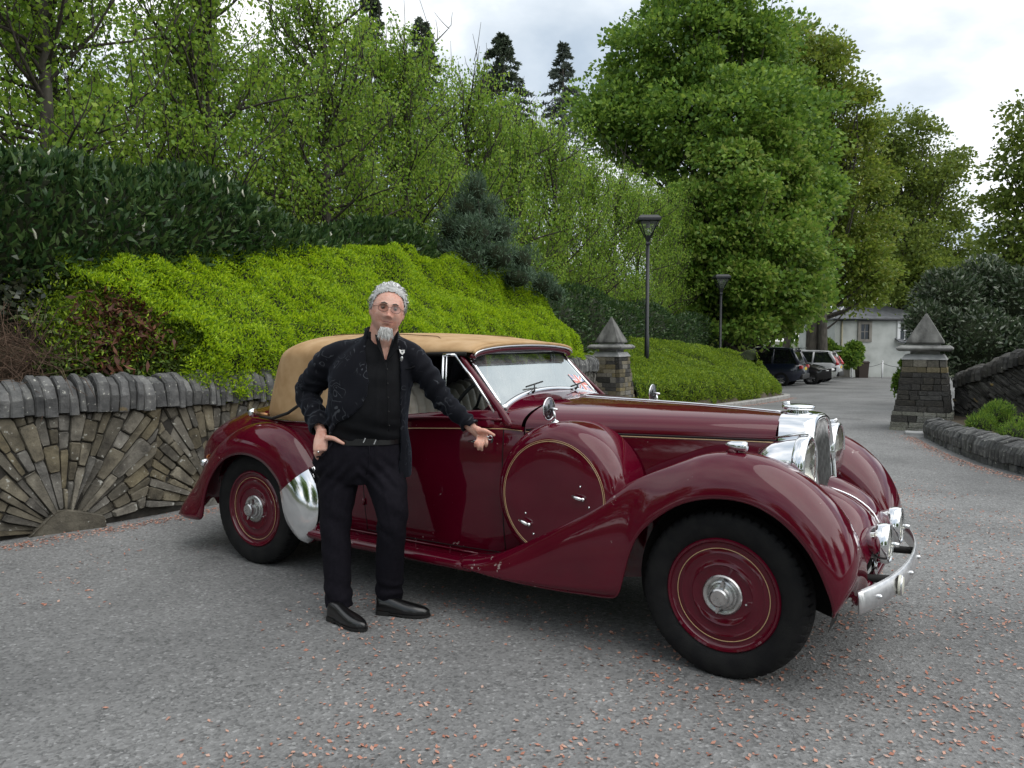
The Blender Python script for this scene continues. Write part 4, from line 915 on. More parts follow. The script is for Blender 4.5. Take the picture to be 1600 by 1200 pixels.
def rhodo_sprig():
    ng = np.random.default_rng(70); c = bank_hit(55, 505, .25); root = empty('rhododendron_sprig', tuple(c)); tag(root, 'pale rhododendron sprig with drooping long leaves at the left edge', 'plant'); V = []; F = []; mb = MB()
    for (x, y) in ((30, 492), (50, 498), (72, 490), (88, 497), (80, 515)):
        p = bank_hit(x, y, .30)-c; mb.tube([(p[0]*.2, p[1]*.2+.1, -.25), tuple(p)], [.008, .005], 5); n = 9
        P = np.tile(p, (n, 1)); a = np.linspace(0, 2*PI, n, endpoint=False)+ng.uniform(0, 1); D = np.c_[np.cos(a), np.sin(a), np.full(n, -.45)]; v, f = leaves(P, D, .105, .27, .2, r=ng, jitter=.12, curl=.2); F.append(f+sum(len(q) for q in V)); V.append(v)
    leafobj('leaves', np.vstack(V), np.vstack(F), LM_PALE, root); mb.build('stem', M_TWIG, root)
rhodo_sprig()
# ---- bud scales and petals blown over the asphalt
def litter():
    ng = np.random.default_rng(81); n = 60000
    X = ng.uniform(-4, 6.5, n); Y = 1.6+ng.random(n)**1.3*13; P = np.c_[X, Y, np.zeros(n)]
    dens = .40+.9*fbm(P, .55, 3, 3)+.25*vnoise(P, 3, 9)-.45*np.clip((-X-.9)/1.6, 0, 1)*np.clip((Y-1.5)/3, .4, 1); dens = dens-.35*np.clip((Y-6)/4, 0, 1); keep = ng.random(n) < np.clip(dens, .015, 1)**1.5; P = P[keep]
    # drifts along the foot of walls and kerbs
    for at, s0, s1, m in ((wall_at, 4.5, 8.5, 1500), (lwall_at, 0, LS[-1]-.2, 2200), (kerb_at, 1, 9, 1500)):
        s = ng.uniform(s0, s1, m); Q = []
        for q in s:
            p, t, nn = at(q); d = .16+abs(ng.normal(0, .11)); Q.append((p[0]+nn[0]*d, p[1]+nn[1]*d, 0))
        P = np.vstack([P, np.array(Q)])
    P[:, 2] = np.array([zg(y) for y in P[:, 1]])+.007; D = np.c_[ng.normal(0, 1, (len(P), 2)), ng.normal(0, .18, len(P))]
    m = len(P); D = unit(D); S = np.c_[-D[:, 1], D[:, 0], ng.normal(0, .25, m)]; sz = (ng.uniform(.006, .0145, m))[:, None]; up = np.array([0, 0, 1.])
    A = P-D*sz; B = P+S*sz*.6+up*sz*.25; C_ = P+D*sz+up*sz*ng.uniform(0, .7, (m, 1)); E = P-S*sz*.6+up*sz*.2
    V = np.stack([A, B, C_, E], 1).reshape(-1, 3); F = np.arange(m*4).reshape(m, 4)
    return leafobj('fallen_bud_scales', V, F, leafmat('bud_scale', [(.26, .10, .065), (.36, .17, .12), (.42, .24, .18), (.42, .31, .26)], .1, .6))
tag(litter(), 'red-brown bud scales scattered over the asphalt', kind='stuff')
# ================================================================ the vintage drophead car
def paint_mat(name='maroon_paint', chips=.085):
    m, t, b = nodes_of(name); tc = N(t, 'ShaderNodeTexCoord'); v = tc.outputs['Object']
    n = N(t, 'ShaderNodeTexNoise'); n.inputs['Scale'].default_value = 3.5; n.inputs['Detail'].default_value = 6; L(t, v, n.inputs['Vector'])
    r = N(t, 'ShaderNodeValToRGB'); r.color_ramp.elements[0].position = .3; r.color_ramp.elements[1].position = .7
    r.color_ramp.elements[0].color = (.074, .0014, .0098, 1); r.color_ramp.elements[1].color = (.092, .0019, .0122, 1); L(t, n.outputs['Fac'], r.inputs[0])
    # stone chips low down on the wings
    sx = N(t, 'ShaderNodeSeparateXYZ'); L(t, v, sx.inputs[0])
    lo = N(t, 'ShaderNodeMapRange'); lo.inputs[1].default_value = .50; lo.inputs[2].default_value = .30; lo.inputs[3].default_value = 0; lo.inputs[4].default_value = chips; L(t, sx.outputs[2], lo.inputs[0])
    cn = N(t, 'ShaderNodeTexNoise'); cn.inputs['Scale'].default_value = 34; cn.inputs['Detail'].default_value = 5; cn.inputs['Roughness'].default_value = .6; L(t, v, cn.inputs['Vector'])
    ad = N(t, 'ShaderNodeMath', operation='ADD'); cl = N(t, 'ShaderNodeTexNoise'); cl.inputs['Scale'].default_value = 4.5; cl.inputs['Detail'].default_value = 2; L(t, v, cl.inputs['Vector'])
    cm_ = N(t, 'ShaderNodeMapRange'); cm_.inputs[1].default_value = .35; cm_.inputs[2].default_value = .7; cm_.inputs[3].default_value = -.16; cm_.inputs[4].default_value = .05; L(t, cl.outputs['Fac'], cm_.inputs[0])
    a2 = N(t, 'ShaderNodeMath', operation='ADD'); L(t, lo.outputs[0], a2.inputs[0]); L(t, cm_.outputs[0], a2.inputs[1]); L(t, cn.outputs['Fac'], ad.inputs[0]); L(t, a2.outputs[0], ad.inputs[1])
    th = N(t, 'ShaderNodeMapRange'); th.inputs[1].default_value = .705; th.inputs[2].default_value = .72; L(t, ad.outputs[0], th.inputs[0])
    mx = N(t, 'ShaderNodeMix', data_type='RGBA'); L(t, th.outputs[0], mx.inputs[0]); L(t, r.outputs[0], mx.inputs[6]); setc(mx.inputs[7], (.32, .24, .23))
    L(t, mx.outputs[2], b.inputs['Base Color'])
    b.inputs['Roughness'].default_value = .4; b.inputs['Coat Weight'].default_value = 1; b.inputs['Specular IOR Level'].default_value = 0
    n2 = N(t, 'ShaderNodeTexNoise'); n2.inputs['Scale'].default_value = 9; n2.inputs['Detail'].default_value = 4; L(t, v, n2.inputs['Vector'])
    q = N(t, 'ShaderNodeMapRange'); q.inputs[3].default_value = .015; q.inputs[4].default_value = .07; L(t, n2.outputs['Fac'], q.inputs[0]); L(t, q.outputs[0], b.inputs['Coat Roughness'])
    bp = N(t, 'ShaderNodeBump'); bp.inputs['Strength'].default_value = .035; bp.inputs['Distance'].default_value = .03; n3 = N(t, 'ShaderNodeTexNoise'); n3.inputs['Scale'].default_value = 3; L(t, v, n3.inputs['Vector'])
    L(t, n3.outputs['Fac'], bp.inputs['Height']); L(t, bp.outputs[0], b.inputs['Coat Normal'])
    return m
M_PAINT = paint_mat(); M_WPAINT = paint_mat('maroon_wheel_paint', 0)
M_CHROME = pmat('chrome', (.74, .75, .77), (.82, .83, .84), scale=5, rough=.07, metal=1, rvar=.04)
M_DULLCH = pmat('dull_chrome', (.42, .42, .42), (.62, .62, .62), scale=30, rough=.28, metal=1, rvar=.1)
M_TYRE = pmat('tyre_rubber', (.006, .006, .007), (.012, .012, .012), scale=14, rough=.7, bump=.15, bscale=150, spec=.2)
M_BLACK = pmat('black_underside', (.006, .006, .006), (.014, .013, .012), scale=9, rough=.8)
M_GAP = pmat('panel_gap', (.004, .002, .002), rough=.8)
M_GOLD = pmat('gold_pinstripe', (.52, .36, .19), rough=.35)
M_CANVAS = pmat('tan_canvas', (.36, .22, .10), (.43, .275, .135), scale=7, rough=.85, bump=.12, bscale=420, c3=(.48, .32, .175))
M_LINING = pmat('dark_lining', (.012, .011, .010), rough=.95)
M_LEATHER = pmat('cream_leather', (.55, .49, .41), (.68, .62, .54), scale=18, rough=.5, bump=.1, bscale=90)
M_WOODY = pmat('dark_dash', (.03, .014, .007), (.06, .028, .012), scale=12, rough=.35, stretch=(1, 8, 1))
M_RUBBER = pmat('black_rubber', (.012, .012, .012), rough=.6)
M_REDLENS = pmat('amber_lens', (.35, .12, .04), rough=.2, coat=.5)
def glass_mat(name, tint, refl, glare_dust=.0):
    m, t, b = nodes_of(name); o = t.nodes['Material Output']
    tr = N(t, 'ShaderNodeBsdfTransparent'); setc(tr.inputs[0], tint); gl = N(t, 'ShaderNodeBsdfGlossy'); gl.inputs['Roughness'].default_value = .03; setc(gl.inputs[0], (.66, .74, .77) if glare_dust else (.95, .98, 1))
    lw_ = N(t, 'ShaderNodeLayerWeight'); lw_.inputs[0].default_value = .5; q = N(t, 'ShaderNodeMapRange'); q.inputs[3].default_value = refl; q.inputs[4].default_value = min(1, refl+.45); L(t, lw_.outputs['Facing'], q.inputs[0])
    mx = N(t, 'ShaderNodeMixShader'); L(t, q.outputs[0], mx.inputs[0]); L(t, tr.outputs[0], mx.inputs[1]); L(t, gl.outputs[0], mx.inputs[2]); last = mx.outputs[0]
    if glare_dust:  # whitish film: glare as well as dirt, put into the glass colour
        df = N(t, 'ShaderNodeBsdfDiffuse'); setc(df.inputs[0], (.6, .62, .62)); tc = N(t, 'ShaderNodeTexCoord'); n = N(t, 'ShaderNodeTexNoise'); n.inputs['Scale'].default_value = 6; n.inputs['Detail'].default_value = 6; L(t, tc.outputs['Object'], n.inputs['Vector'])
        q2 = N(t, 'ShaderNodeMapRange'); q2.inputs[1].default_value = .3; q2.inputs[2].default_value = .8; q2.inputs[3].default_value = 0; q2.inputs[4].default_value = glare_dust; L(t, n.outputs['Fac'], q2.inputs[0])
        m2 = N(t, 'ShaderNodeMixShader'); L(t, q2.outputs[0], m2.inputs[0]); L(t, last, m2.inputs[1]); L(t, df.outputs[0], m2.inputs[2]); last = m2.outputs[0]
    L(t, last, o.inputs[0]); return m
M_WSGLASS = glass_mat('windscreen_glass', (.5, .56, .56), .34, .30)
M_LAMPGLASS = glass_mat('lamp_glass', (.93, .93, .9), .12)
M_WINGLASS = glass_mat('side_glass', (.55, .58, .58), .06)
M_REFLECTOR = pmat('lamp_reflector', (.80, .78, .72), rough=.18, metal=1)

car = empty('vintage_car', (-1.379, 5.993, 0), R(-33.219))
tag(car, 'maroon vintage drophead car with tan canvas hood and big chrome headlamps', 'car')
WB, WR = 3.33, .398
def both(fn, name, mat, **kw):
    """the same part on the near (right) and far (left) side"""
    a = fn(); oa = a.build(name, mat, car, **kw); b = fn(); b.mirror_y(); ob = b.build(name, mat, car, **kw); return oa, ob
# ---- wings
def wing(stn, n, i0=0, i1=None, grow=0, drop=.26, base=.42):
    """stn rows: crest x,z,y | lip x,z,y | inner y.  Section: inner flank, crown, outer flank, rolled lip"""
    S = spline(stn, n); S = S[i0:i1]; mb = MB(); rings = []
    for cx, cz, cy, lx, lz, ly, iy in S:
        dr = min(drop, max(.0, cz-lz+.02), max(.01, cz-.34)); ring = [(cx*.75+lx*.25, iy, min(cz-dr-.02, max(lz, .3)) if cz-lz > .15 else cz-dr)]
        for k in range(0, 9):
            a = PI/2*k/8; f = 1-math.cos(PI/2-a)
            ring.append((cx, cy+(iy-cy)*math.cos(a), cz-dr*(1-math.sin(a))))
        for k in range(1, 15):
            a = PI/2*k/14; f = (1-math.cos(a))**.92
            ring.append((cx+(lx-cx)*f, cy+(ly-cy)*math.sin(a)**.9-grow*math.sin(a), cz+(lz-cz)*f))
        ring.append((lx, ly+.018, lz+.004)); rings.append(ring)
    if grow: rings = [[(x, y-.002, z+.002) for x, y, z in r] for r in rings]
    return mb.loft(rings, closed=False, cap=False)
FW = [(1.80, .325, -.80, 1.83, .312, -.84, -.66), (1.86, .352, -.80, 1.88, .305, -.865, -.64), (1.98, .372, -.81, 1.99, .298, -.875, -.62), (2.10, .41, -.825, 2.13, .290, -.88, -.60), (2.24, .478, -.83, 2.26, .287, -.88, -.58), (2.38, .556, -.83, 2.40, .287, -.88, -.56),
      (2.52, .637, -.83, 2.54, .291, -.88, -.54), (2.65, .716, -.825, 2.66, .298, -.88, -.52), (2.77, .802, -.815, 2.78, .305, -.88, -.48), (2.86, .872, -.80, 2.835, .325, -.88, -.46), (2.92, .908, -.783, 2.862, .41, -.88, -.44),
      (2.98, .938, -.765, 2.89, .52, -.88, -.43), (3.05, .970, -.747, 2.93, .62, -.88, -.42), (3.12, 1.002, -.73, 2.985, .69, -.88, -.41), (3.20, 1.034, -.715, 3.06, .757, -.88, -.405), (3.28, 1.052, -.70, 3.15, .815, -.88, -.40), (3.36, 1.057, -.685, 3.26, .853, -.88, -.40),
      (3.45, 1.048, -.685, 3.37, .866, -.88, -.40), (3.53, 1.028, -.685, 3.47, .857, -.88, -.40), (3.60, .998, -.685, 3.55, .829, -.88, -.40), (3.67, .958, -.685, 3.62, .787, -.88, -.40), (3.74, .902, -.685, 3.68, .733, -.88, -.40), (3.80, .838, -.685, 3.735, .667, -.88, -.40),
      (3.85, .762, -.69, 3.777, .593, -.878, -.41), (3.882, .69, -.695, 3.805, .525, -.873, -.42), (3.90, .62, -.70, 3.822, .475, -.868, -.45), (3.895, .54, -.71, 3.83, .43, -.86, -.50), (3.86, .455, -.73, 3.825, .402, -.84, -.58)]
RW = [(-.892, .262, -.74, -.865, .250, -.80, -.58), (-.84, .345, -.73, -.74, .250, -.84, -.55), (-.772, .43, -.72, -.60, .256, -.86, -.54), (-.71, .51, -.71, -.505, .270, -.865, -.53), (-.643, .59, -.705, -.478, .33, -.868, -.53), (-.55, .70, -.70, -.456, .42, -.87, -.53),
      (-.448, .797, -.70, -.405, .54, -.87, -.53), (-.32, .885, -.70, -.315, .655, -.87, -.53), (-.187, .95, -.70, -.21, .735, -.87, -.54), (-.06, .986, -.70, -.10, .775, -.87, -.55), (.057, 1.0, -.70, .0, .787, -.87, -.56), (.17, .996, -.70, .09, .78, -.87, -.57), (.287, .974, -.70, .18, .757, -.87, -.58),
      (.38, .932, -.70, .25, .722, -.87, -.59), (.462, .873, -.70, .315, .67, -.87, -.60), (.53, .805, -.70, .36, .62, -.87, -.61), (.588, .735, -.70, .385, .56, -.87, -.62), (.635, .66, -.70, .397, .50, -.87, -.63), (.668, .583, -.70, .412, .44, -.87, -.64), (.685, .49, -.70, .44, .375, -.868, -.65), (.685, .39, -.70, .49, .315, -.862, -.66), (.65, .305, -.71, .545, .265, -.85, -.67), (.60, .25, -.72, .585, .242, -.82, -.68)]
def bead(stn, n, i0=0, i1=None):
    S = spline(stn, n)[i0:i1]; return MB().tube([(r[3], r[5]+.006, r[4]+.003) for r in S], .0065, 6)
for w in both(lambda: wing(FW, 84), 'front_wing', M_PAINT): pass
for w in both(lambda: wing(RW, 70, drop=.22), 'rear_wing', M_PAINT): pass
both(lambda: bead(FW, 84, 2), 'wing_edge', M_PAINT); both(lambda: bead(RW, 70), 'wing_edge', M_PAINT)
both(lambda: wing(RW, 70, 52, None, .005, drop=.22), 'stone_guard', M_CHROME)
# ---- body sides: quarter panel, door, scuttle side, bonnet side
WX = [-.3, .1, .5, 1.0, 1.5, 1.8, 2.05, 2.3, 2.6, 3.0, 3.43]; WY = [.60, .665, .705, .735, .735, .718, .685, .615, .525, .41, .285]
def hw(x): return smoothi(x, WX, WY)
def belt(x): return smoothi(x, [-.3, .1, .5, 1.0, 1.4, 1.7, 2.03, 2.15, 2.5, 3.0, 3.43], [1.0, 1.0, 1.012, 1.075, 1.125, 1.155, 1.165, 1.085, 1.08, 1.078, 1.076])
def side_pt(x, z):
    v = (z-.34)/.75; return -(hw(x)-.045*max(0, 1-v*1.6)**2-.028*max(0, v-.45)**2*2.4)
def side_panel(x0, x1, n, zlo=.335, top=belt, zt=None):
    mb = MB(); rings = []
    for x in np.linspace(x0, x1, n):
        zb = zlo; ztop = top(x) if zt is None else zt
        rings.append([(x, side_pt(x, z), z) for z in np.linspace(zb, ztop, 18)]+[(x, side_pt(x, ztop)+.012, ztop+.006), (x, side_pt(x, ztop)+.05, ztop+.004)])
    return mb.loft(rings, closed=False, cap=False)
both(lambda: side_panel(-.25, .996, 24), 'quarter_panel', M_PAINT)
doors = both(lambda: side_panel(1.002, 2.028, 24), 'door', M_PAINT)
both(lambda: side_panel(2.034, 2.148, 6, top=lambda x: 1.085), 'scuttle_side', M_PAINT)
both(lambda: side_panel(2.154, 3.43, 30, .46), 'bonnet_side', M_PAINT)
def gapline(pts): return MB().tube(pts, .0035, 5)
both(lambda: gapline([(2.031, side_pt(2.031, z)+.001, z) for z in np.linspace(.36, 1.165, 16)]), 'door_gap', M_GAP)
both(lambda: gapline([(.999, side_pt(.999, z)+.001, z) for z in np.linspace(.36, 1.07, 16)]), 'door_gap', M_GAP)
both(lambda: gapline([(x, side_pt(x, .362)+.001, .362) for x in np.linspace(1.0, 2.03, 12)]), 'door_gap', M_GAP)
both(lambda: MB().tube([(x, side_pt(x, zb_)-.004, zb_) for x, zb_ in [(x, smoothi(x, [.9, 1.4, 2.03], [1.03, 1.108, 1.128])) for x in np.linspace(.9, 2.028, 20)]], .008, 8), 'waist_bead', M_PAINT)
def z2(x): return smoothi(x, [.7, 1.38, 1.67, 2.03, 2.15, 2.5, 3.0, 3.43], [1.0, 1.055, 1.072, 1.088, 1.0805, 1.075, 1.073, 1.071])
both(lambda: MB().tube([(x, side_pt(x, z2(x)-.012)-.0015, z2(x)-.012) for x in np.linspace(.7, 2.14, 30)], .0028, 5), 'pinstripe', M_GOLD)
both(lambda: MB().tube([(x, side_pt(x, z2(x)-.014)-.0015, z2(x)-.014) for x in np.linspace(2.16, 3.42, 30)], .0028, 5), 'pinstripe', M_GOLD)
both(lambda: MB().tube([(x, side_pt(x, z2(x)-.004)-.001, z2(x)-.004) for x in np.linspace(2.16, 3.43, 30)], .0045, 6), 'bonnet_gap', M_GAP)
# ---- bonnet and scuttle tops
def top_section(x, w, z0, zt, n=2.35, m=26):
    ring = []
    for k in range(m+1):
        a = PI*k/m; c, s_ = math.cos(a), math.sin(a)
        ring.append((x, -w*math.copysign(abs(c)**(2/n), c), z0+(zt-z0)*abs(s_)**(2/n)))
    return ring
def lid(x0, x1, n, zt, e=2.35):
    mb = MB(); return mb.loft([top_section(x, -side_pt(x, 1.08)+.004, 1.081 if x < 2.2 else z2(x)+.006, zt(x), e) for x in np.linspace(x0, x1, n)], closed=False, cap=False)
zc = lambda x: smoothi(x, [1.86, 1.95, 2.05, 2.2, 2.6, 3.0, 3.43], [1.262, 1.25, 1.238, 1.226, 1.217, 1.207, 1.186])
lid(2.157, 3.428, 30, zc).build('bonnet', M_PAINT, car); 
mb = MB(); mb.loft([[(x, y, z) for x, y, z in top_section(x, (-side_pt(min(x, 2.0), 1.09)) if x > 1.96 else .70, 1.085, zc(x), 2.35)] for x in np.linspace(1.87, 2.152, 12)], closed=False, cap=False); mb.build('scuttle', M_PAINT, car)
MB().tube([(x, 0, zc(x)+.002) for x in np.linspace(2.16, 3.42, 20)], .006, 6).build('bonnet_hinge', M_CHROME, car)
# ---- tail
mb = MB(); rings = []
for x in np.linspace(-1.13, .12, 26):
    w = smoothi(x, [-1.13, -1.07, -.91, -.66, -.39, .12], [.30, .42, .53, .60, .635, .665]); zt = smoothi(x, [-1.13, -1.07, -.91, -.66, -.39, .12], [.68, .80, .935, 1.03, 1.085, 1.09])
    zm = min(.62, zt-.12); ring = [(x, -w*.9, .40), (x, -w*.98, .5)]+top_section(x, w, zm, zt, 2.7, 24)+[(x, w*.98, .5), (x, w*.9, .40)]; rings.append(ring)
rings.insert(0, [(-1.15, y*.6, .40+(z-.40)*.7) for _, y, z in rings[0]]); mb.loft(rings); mb.build('tail', M_PAINT, car)
MB().tube([(x, 0, smoothi(x, [-1.13, -1.07, -.91, -.66, -.5], [.69, .81, .945, 1.04, 1.07])) for x in np.linspace(-1.1, -.55, 12)], .006, 6).build('boot_hinge', M_CHROME, car)
# ---- running boards, chassis
def rboard():
    mb = MB(); rings = []
    for x in np.linspace(.52, 1.93, 14):
        y0, y1 = -.68, -.865+.03*(1-min(1, (x-.52)/.3)); rings.append([(x, y0, .352), (x, y1+.03, .335), (x, y1+.008, .325), (x, y1, .305), (x, y1+.01, .285), (x, y1+.03, .28), (x, y0, .285)])
    return mb.loft(rings)
both(rboard, 'running_board', M_PAINT)
both(lambda: MB().tube([(x, -.735, .357) for x in np.linspace(.6, 1.9, 10)], .006, 6), 'sill_bead', M_PAINT)
mb = MB(); mb.box((1.4, 0, .42), (4.1, .72, .22)); mb.box((1.25, 0, .40), (1.5, 1.3, .10)); mb.box((-.5, 0, .55), (.9, .9, .25)); mb.box((3.1, 0, .7), (.7, .44, .5)); mb.build('chassis', M_BLACK, car, smooth=False)
for x in (0, WB): MB().tube([(x, -.72, WR), (x, .72, WR)], .045, 10).build('axle', M_BLACK, car)
def liner(x, w, r0, a0, a1):
    mb = MB(); rings = []
    for k in range(25):
        a = a0+(a1-a0)*k/24; rings.append([(x+r0*math.cos(a), y, WR+r0*math.sin(a)) for y in (-.66, -.45)]+[(x, -.44, WR)])
    return mb.loft(rings, closed=False, cap=False)
both(lambda: liner(WB, 0, .46, -.3, PI+.3), 'wheel_arch_liner', M_BLACK); both(lambda: liner(0, 0, .40, -.3, PI+.3), 'wheel_arch_liner', M_BLACK)
# ---- wheels
def tyre_mesh():
    prof = [(.262, -.060), (.275, -.070), (.30, -.082), (.33, -.0865), (.355, -.085), (.372, -.079), (.383, -.071), (.391, -.058), (.3955, -.040), (.3975, -.018), (.3985, 0)]
    prof = prof+[(r, -t) for r, t in prof[-2::-1]]; n = 324; V = np.zeros((n, len(prof), 3))
    for j in range(n):
        a = 2*PI*j/n
        for k, (r, t) in enumerate(prof):
            g = 0
            if r > .380 and abs(t) > .03 and j % 6 == 0: g = .009
            if r > .365 and r <= .3835 and (j % 6 == 0): g = .004
            if .396 > r > .394 and True: g += .006
            if .36 < r < .374: g += 0
            V[j, k] = ((r-g)*math.cos(a), t, (r-g)*math.sin(a))
    K = len(prof); F = []
    for j in range(n):
        for k in range(K-1): F.append((j*K+k, j*K+k+1, ((j+1) % n)*K+k+1, ((j+1) % n)*K+k))
    me = npmesh('tyre', V.reshape(-1, 3), np.array(F), True); me.set_sharp_from_angle(angle=R(35)); me.materials.append(M_TYRE); return me
TY = tyre_mesh()
DISC = part_mesh(MB().lathe([(.266, -.045), (.268, -.066), (.262, -.073), (.252, -.070), (.246, -.058), (.235, -.052), (.205, -.058), (.196, -.062), (.185, -.058), (.15, -.060), (.142, -.066), (.132, -.060), (.09, -.058), (0, -.058)], 64), 'wheel_disc', M_WPAINT)
STR = part_mesh(MB().ring((0, -.0585, 0), .218, .0018, n=72), 'pinstripe', M_GOLD)
HUB = part_mesh(MB().lathe([(.094, -.055), (.094, -.066), (.088, -.072), (.074, -.071), (.068, -.066), (.060, -.070), (.055, -.082), (.044, -.086), (.043, -.118), (.036, -.124), (0, -.124)], 40), 'hub_cap', M_DULLCH)
em = MB()
for sg in (-1, 1):
    em.loft([[(.010*q*sx_, y0, sg*zz_) for sx_, y0 in ((-1, -.088), (1, -.088), (.7, -.104), (-.7, -.104))] for zz_, q in ((.03, 1.3), (.05, 1.25), (.068, .95), (.078, .5))])
EAR = part_mesh(em, 'knock_off_ears', M_DULLCH, smooth=False)
VAL = part_mesh(MB().tube([(.115, -.055, 0), (.117, -.078, 0)], .005, 8), 'valve', M_CHROME)
for x, y, sg, rot in ((0, -.72, 1, 20), (WB, -.72, 1, 10), (0, .72, -1, 70), (WB, .72, -1, 120)):
    w = empty('wheel', (x, y, WR-.004)); w.parent = car; w.rotation_euler = (0, R(rot), 0 if sg > 0 else PI)
    for nm, me in (('tyre', TY), ('wheel_disc', DISC), ('pinstripe', STR), ('hub_cap', HUB), ('knock_off_ears', EAR), ('valve', VAL)):
        link(nm, me, None, w)
# ---- covered spare wheel in the near wing (one on each side)
def spare():
    return MB().lathe([(0, -.842), (.20, -.840), (.29, -.836), (.318, -.829), (.345, -.812), (.368, -.782), (.383, -.74), (.388, -.69), (.386, -.60), (.382, -.5)], 72, c=(2.445, 0, .757))
both(spare, 'spare_wheel_cover', M_PAINT)
both(lambda: MB().ring((2.445, -.836, .757), .296, .0018, n=80), 'pinstripe', M_GOLD)
both(lambda: MB().ring((2.445, -.8355, .757), .304, .0012, n=80), 'pinstripe', M_GOLD)
def handle(x, z, ang):
    mb = MB(); c, s_ = math.cos(ang), math.sin(ang)
    mb.tube([(x, -.84, z), (x, -.862, z)], .009, 10)
    mb.tube([(x-.004*c, -.864, z-.004*s_), (x-.03*c, -.868, z-.03*s_), (x-.06*c, -.866, z-.06*s_)], [.0095, .010, .006], 10); return mb
both(lambda: handle(2.635, .775, R(-12)), 'cover_handle', M_CHROME); both(lambda: handle(2.315, .605, R(158)+PI), 'cover_handle', M_CHROME)
for x, z in ((2.612, .835), (2.662, .735), (2.285, .66), (2.335, .555)): both(lambda: MB().ball((x, -.84, z), .006, 8, 6), 'cover_screw', M_CHROME)
# ---- canvas hood
def hood():
    mb = MB(); J = 22
    def sect(x):
        we = smoothi(x, [.3, .8, 1.2, 1.5, 1.76], [.655, .65, .637, .615, .585]); ze = smoothi(x, [.3, .8, 1.2, 1.5, 1.76], [1.44, 1.475, 1.488, 1.497, 1.50]); zt = smoothi(x, [.3, .7, 1.0, 1.4, 1.76], [1.612, 1.624, 1.622, 1.602, 1.563])
        up = [( -we*abs(math.cos(a))**(2/3.0), ze+(zt-ze)*abs(math.sin(a))**(2/2.4)) for a in np.linspace(0, PI/2, J)]
        lo = [(-(hw(x)-.012-(hw(x)-.012-we)*v**1.0), 1.015+(belt(x)-1.0)*.9+(ze-1.015-(belt(x)-1.0)*.9)*v) for v in np.linspace(0, 1, 9)[:-1]]
        return lo, up
    half = []
    xs = list(np.linspace(.3, .98, 10))+list(np.linspace(1.0, 1.76, 14))
    for x in xs:
        lo, up = sect(x); half.append([(x, y, z) for y, z in lo+up])
    nl = 8; n = len(half[0])
    # rear: each height of the section at x=.3 sweeps round the back
    rear = []; base = half[0]; Q = 16
    zs = [p[2] for p in base]; xr = lambda z: smoothi(z, [1.0, 1.12, 1.25, 1.36, 1.44, 1.50, 1.54, 1.58, 1.605, 1.613], [-.385, -.345, -.29, -.235, -.18, -.11, -.02, .1, .2, .3])
    for q in range(Q+1):
        a = PI/2*q/Q; row = []
        for (x, y, z) in base:
            f = abs(math.sin(a))**(2/2.15); g = abs(math.cos(a))**(2/2.15); row.append((.3-(.3-xr(z))*f, y*g, z))
        rear.append(row)
    rear = rear[::-1][:-1]
    rows = rear+half; V = []; F = []
    for r in rows: V += r
    for i in range(len(rows)-1):
        for j in range(n-1):
            if j < nl and rows[i+1][0][0] > .985: continue
            F.append((i*n+j, i*n+j+1, (i+1)*n+j+1, (i+1)*n+j))
    mb.add(V, F); V2 = [(x, -y, z) for x, y, z in V]; mb.add(V2, [f[::-1] for f in F]); return mb
H = hood(); hv = np.array(H.v); nz = vnoise(hv, 2.2, 3)*.006+vnoise(hv, 6, 4)*.002
H.v = [(x, y*(1+d*.8), z+d) for (x, y, z), d in zip(H.v, nz)]
H.build('canvas_hood', M_CANVAS, car, solid=.016, off=-1)
H2 = hood(); H2.v = [(x, y*.96, z-.025) for x, y, z in H2.v]; H2.build('hood_lining', M_LINING, car)
# seam, front rail, lower edge piping
both(lambda: MB().tube([(x, -.40-.02*(x-.3), smoothi(x, [.3, .7, 1.0, 1.4, 1.5], [1.602, 1.613, 1.611, 1.594, 1.588])+.004) for x in np.linspace(.4, 1.36, 20)]+[(1.42, -.45, 1.578), (1.46, -.50, 1.56), (1.48, -.55, 1.54)], .003, 5), 'seam', pmat('dark_canvas_seam', (.16, .09, .04), rough=.9))
hdr = [(1.768, -.59*math.cos(a), 1.497+.058*abs(math.sin(a))**.8) for a in np.linspace(0, PI, 24)]
MB().tube(hdr, .011, 8).build('front_rail', M_CANVAS, car)
MB().tube([(x+.006, y, z-.014) for x, y, z in hdr], .006, 8).build('rail_trim', M_CHROME, car)
MB().tube([(x-.018, y*.985, z-.03) for x, y, z in hdr], .019, 8).build('header_bar', M_PAINT, car)
both(lambda: MB().tube([(x, -.618+.02*(x-1.2), 1.489+.012*(x-1.2)) for x in np.linspace(1.0, 1.72, 8)], .012, 8), 'cant_rail', M_LINING)
edge = lambda: MB().tube([(.98-(0.98+.545)*t_, 0, 0) for t_ in (0, 1)], .001, 4)
def lower_edge():
    pts = [(x, -(hw(x)+.002), 1.018+(belt(x)-1.0)*.9) for x in np.linspace(.98, .32, 10)]
    for q in range(0, 17):
        a = PI/2*q/16; pts.append((.3-(.3+.38)*abs(math.sin(a))**(2/2.15), -.682*abs(math.cos(a))**(2/2.15), 1.017))
    return MB().tube(pts, .007, 6)
both(lower_edge, 'hood_piping', M_CHROME)
both(lambda: MB().tube([(-.02, -.70, 1.035), (.12, -.712, 1.03), (.28, -.712, 1.075), (.45, -.70, 1.17), (.62, -.69, 1.30)], .011, 8), 'hood_iron', M_RUBBER)
def pivot():
    mb = MB(); mb.tube([(.05, -.69, 1.045), (-.05, -.705, 1.055)], .017, 12); return mb
both(pivot, 'hood_iron_pivot', pmat('brass', (.30, .16, .08), rough=.35, metal=1))
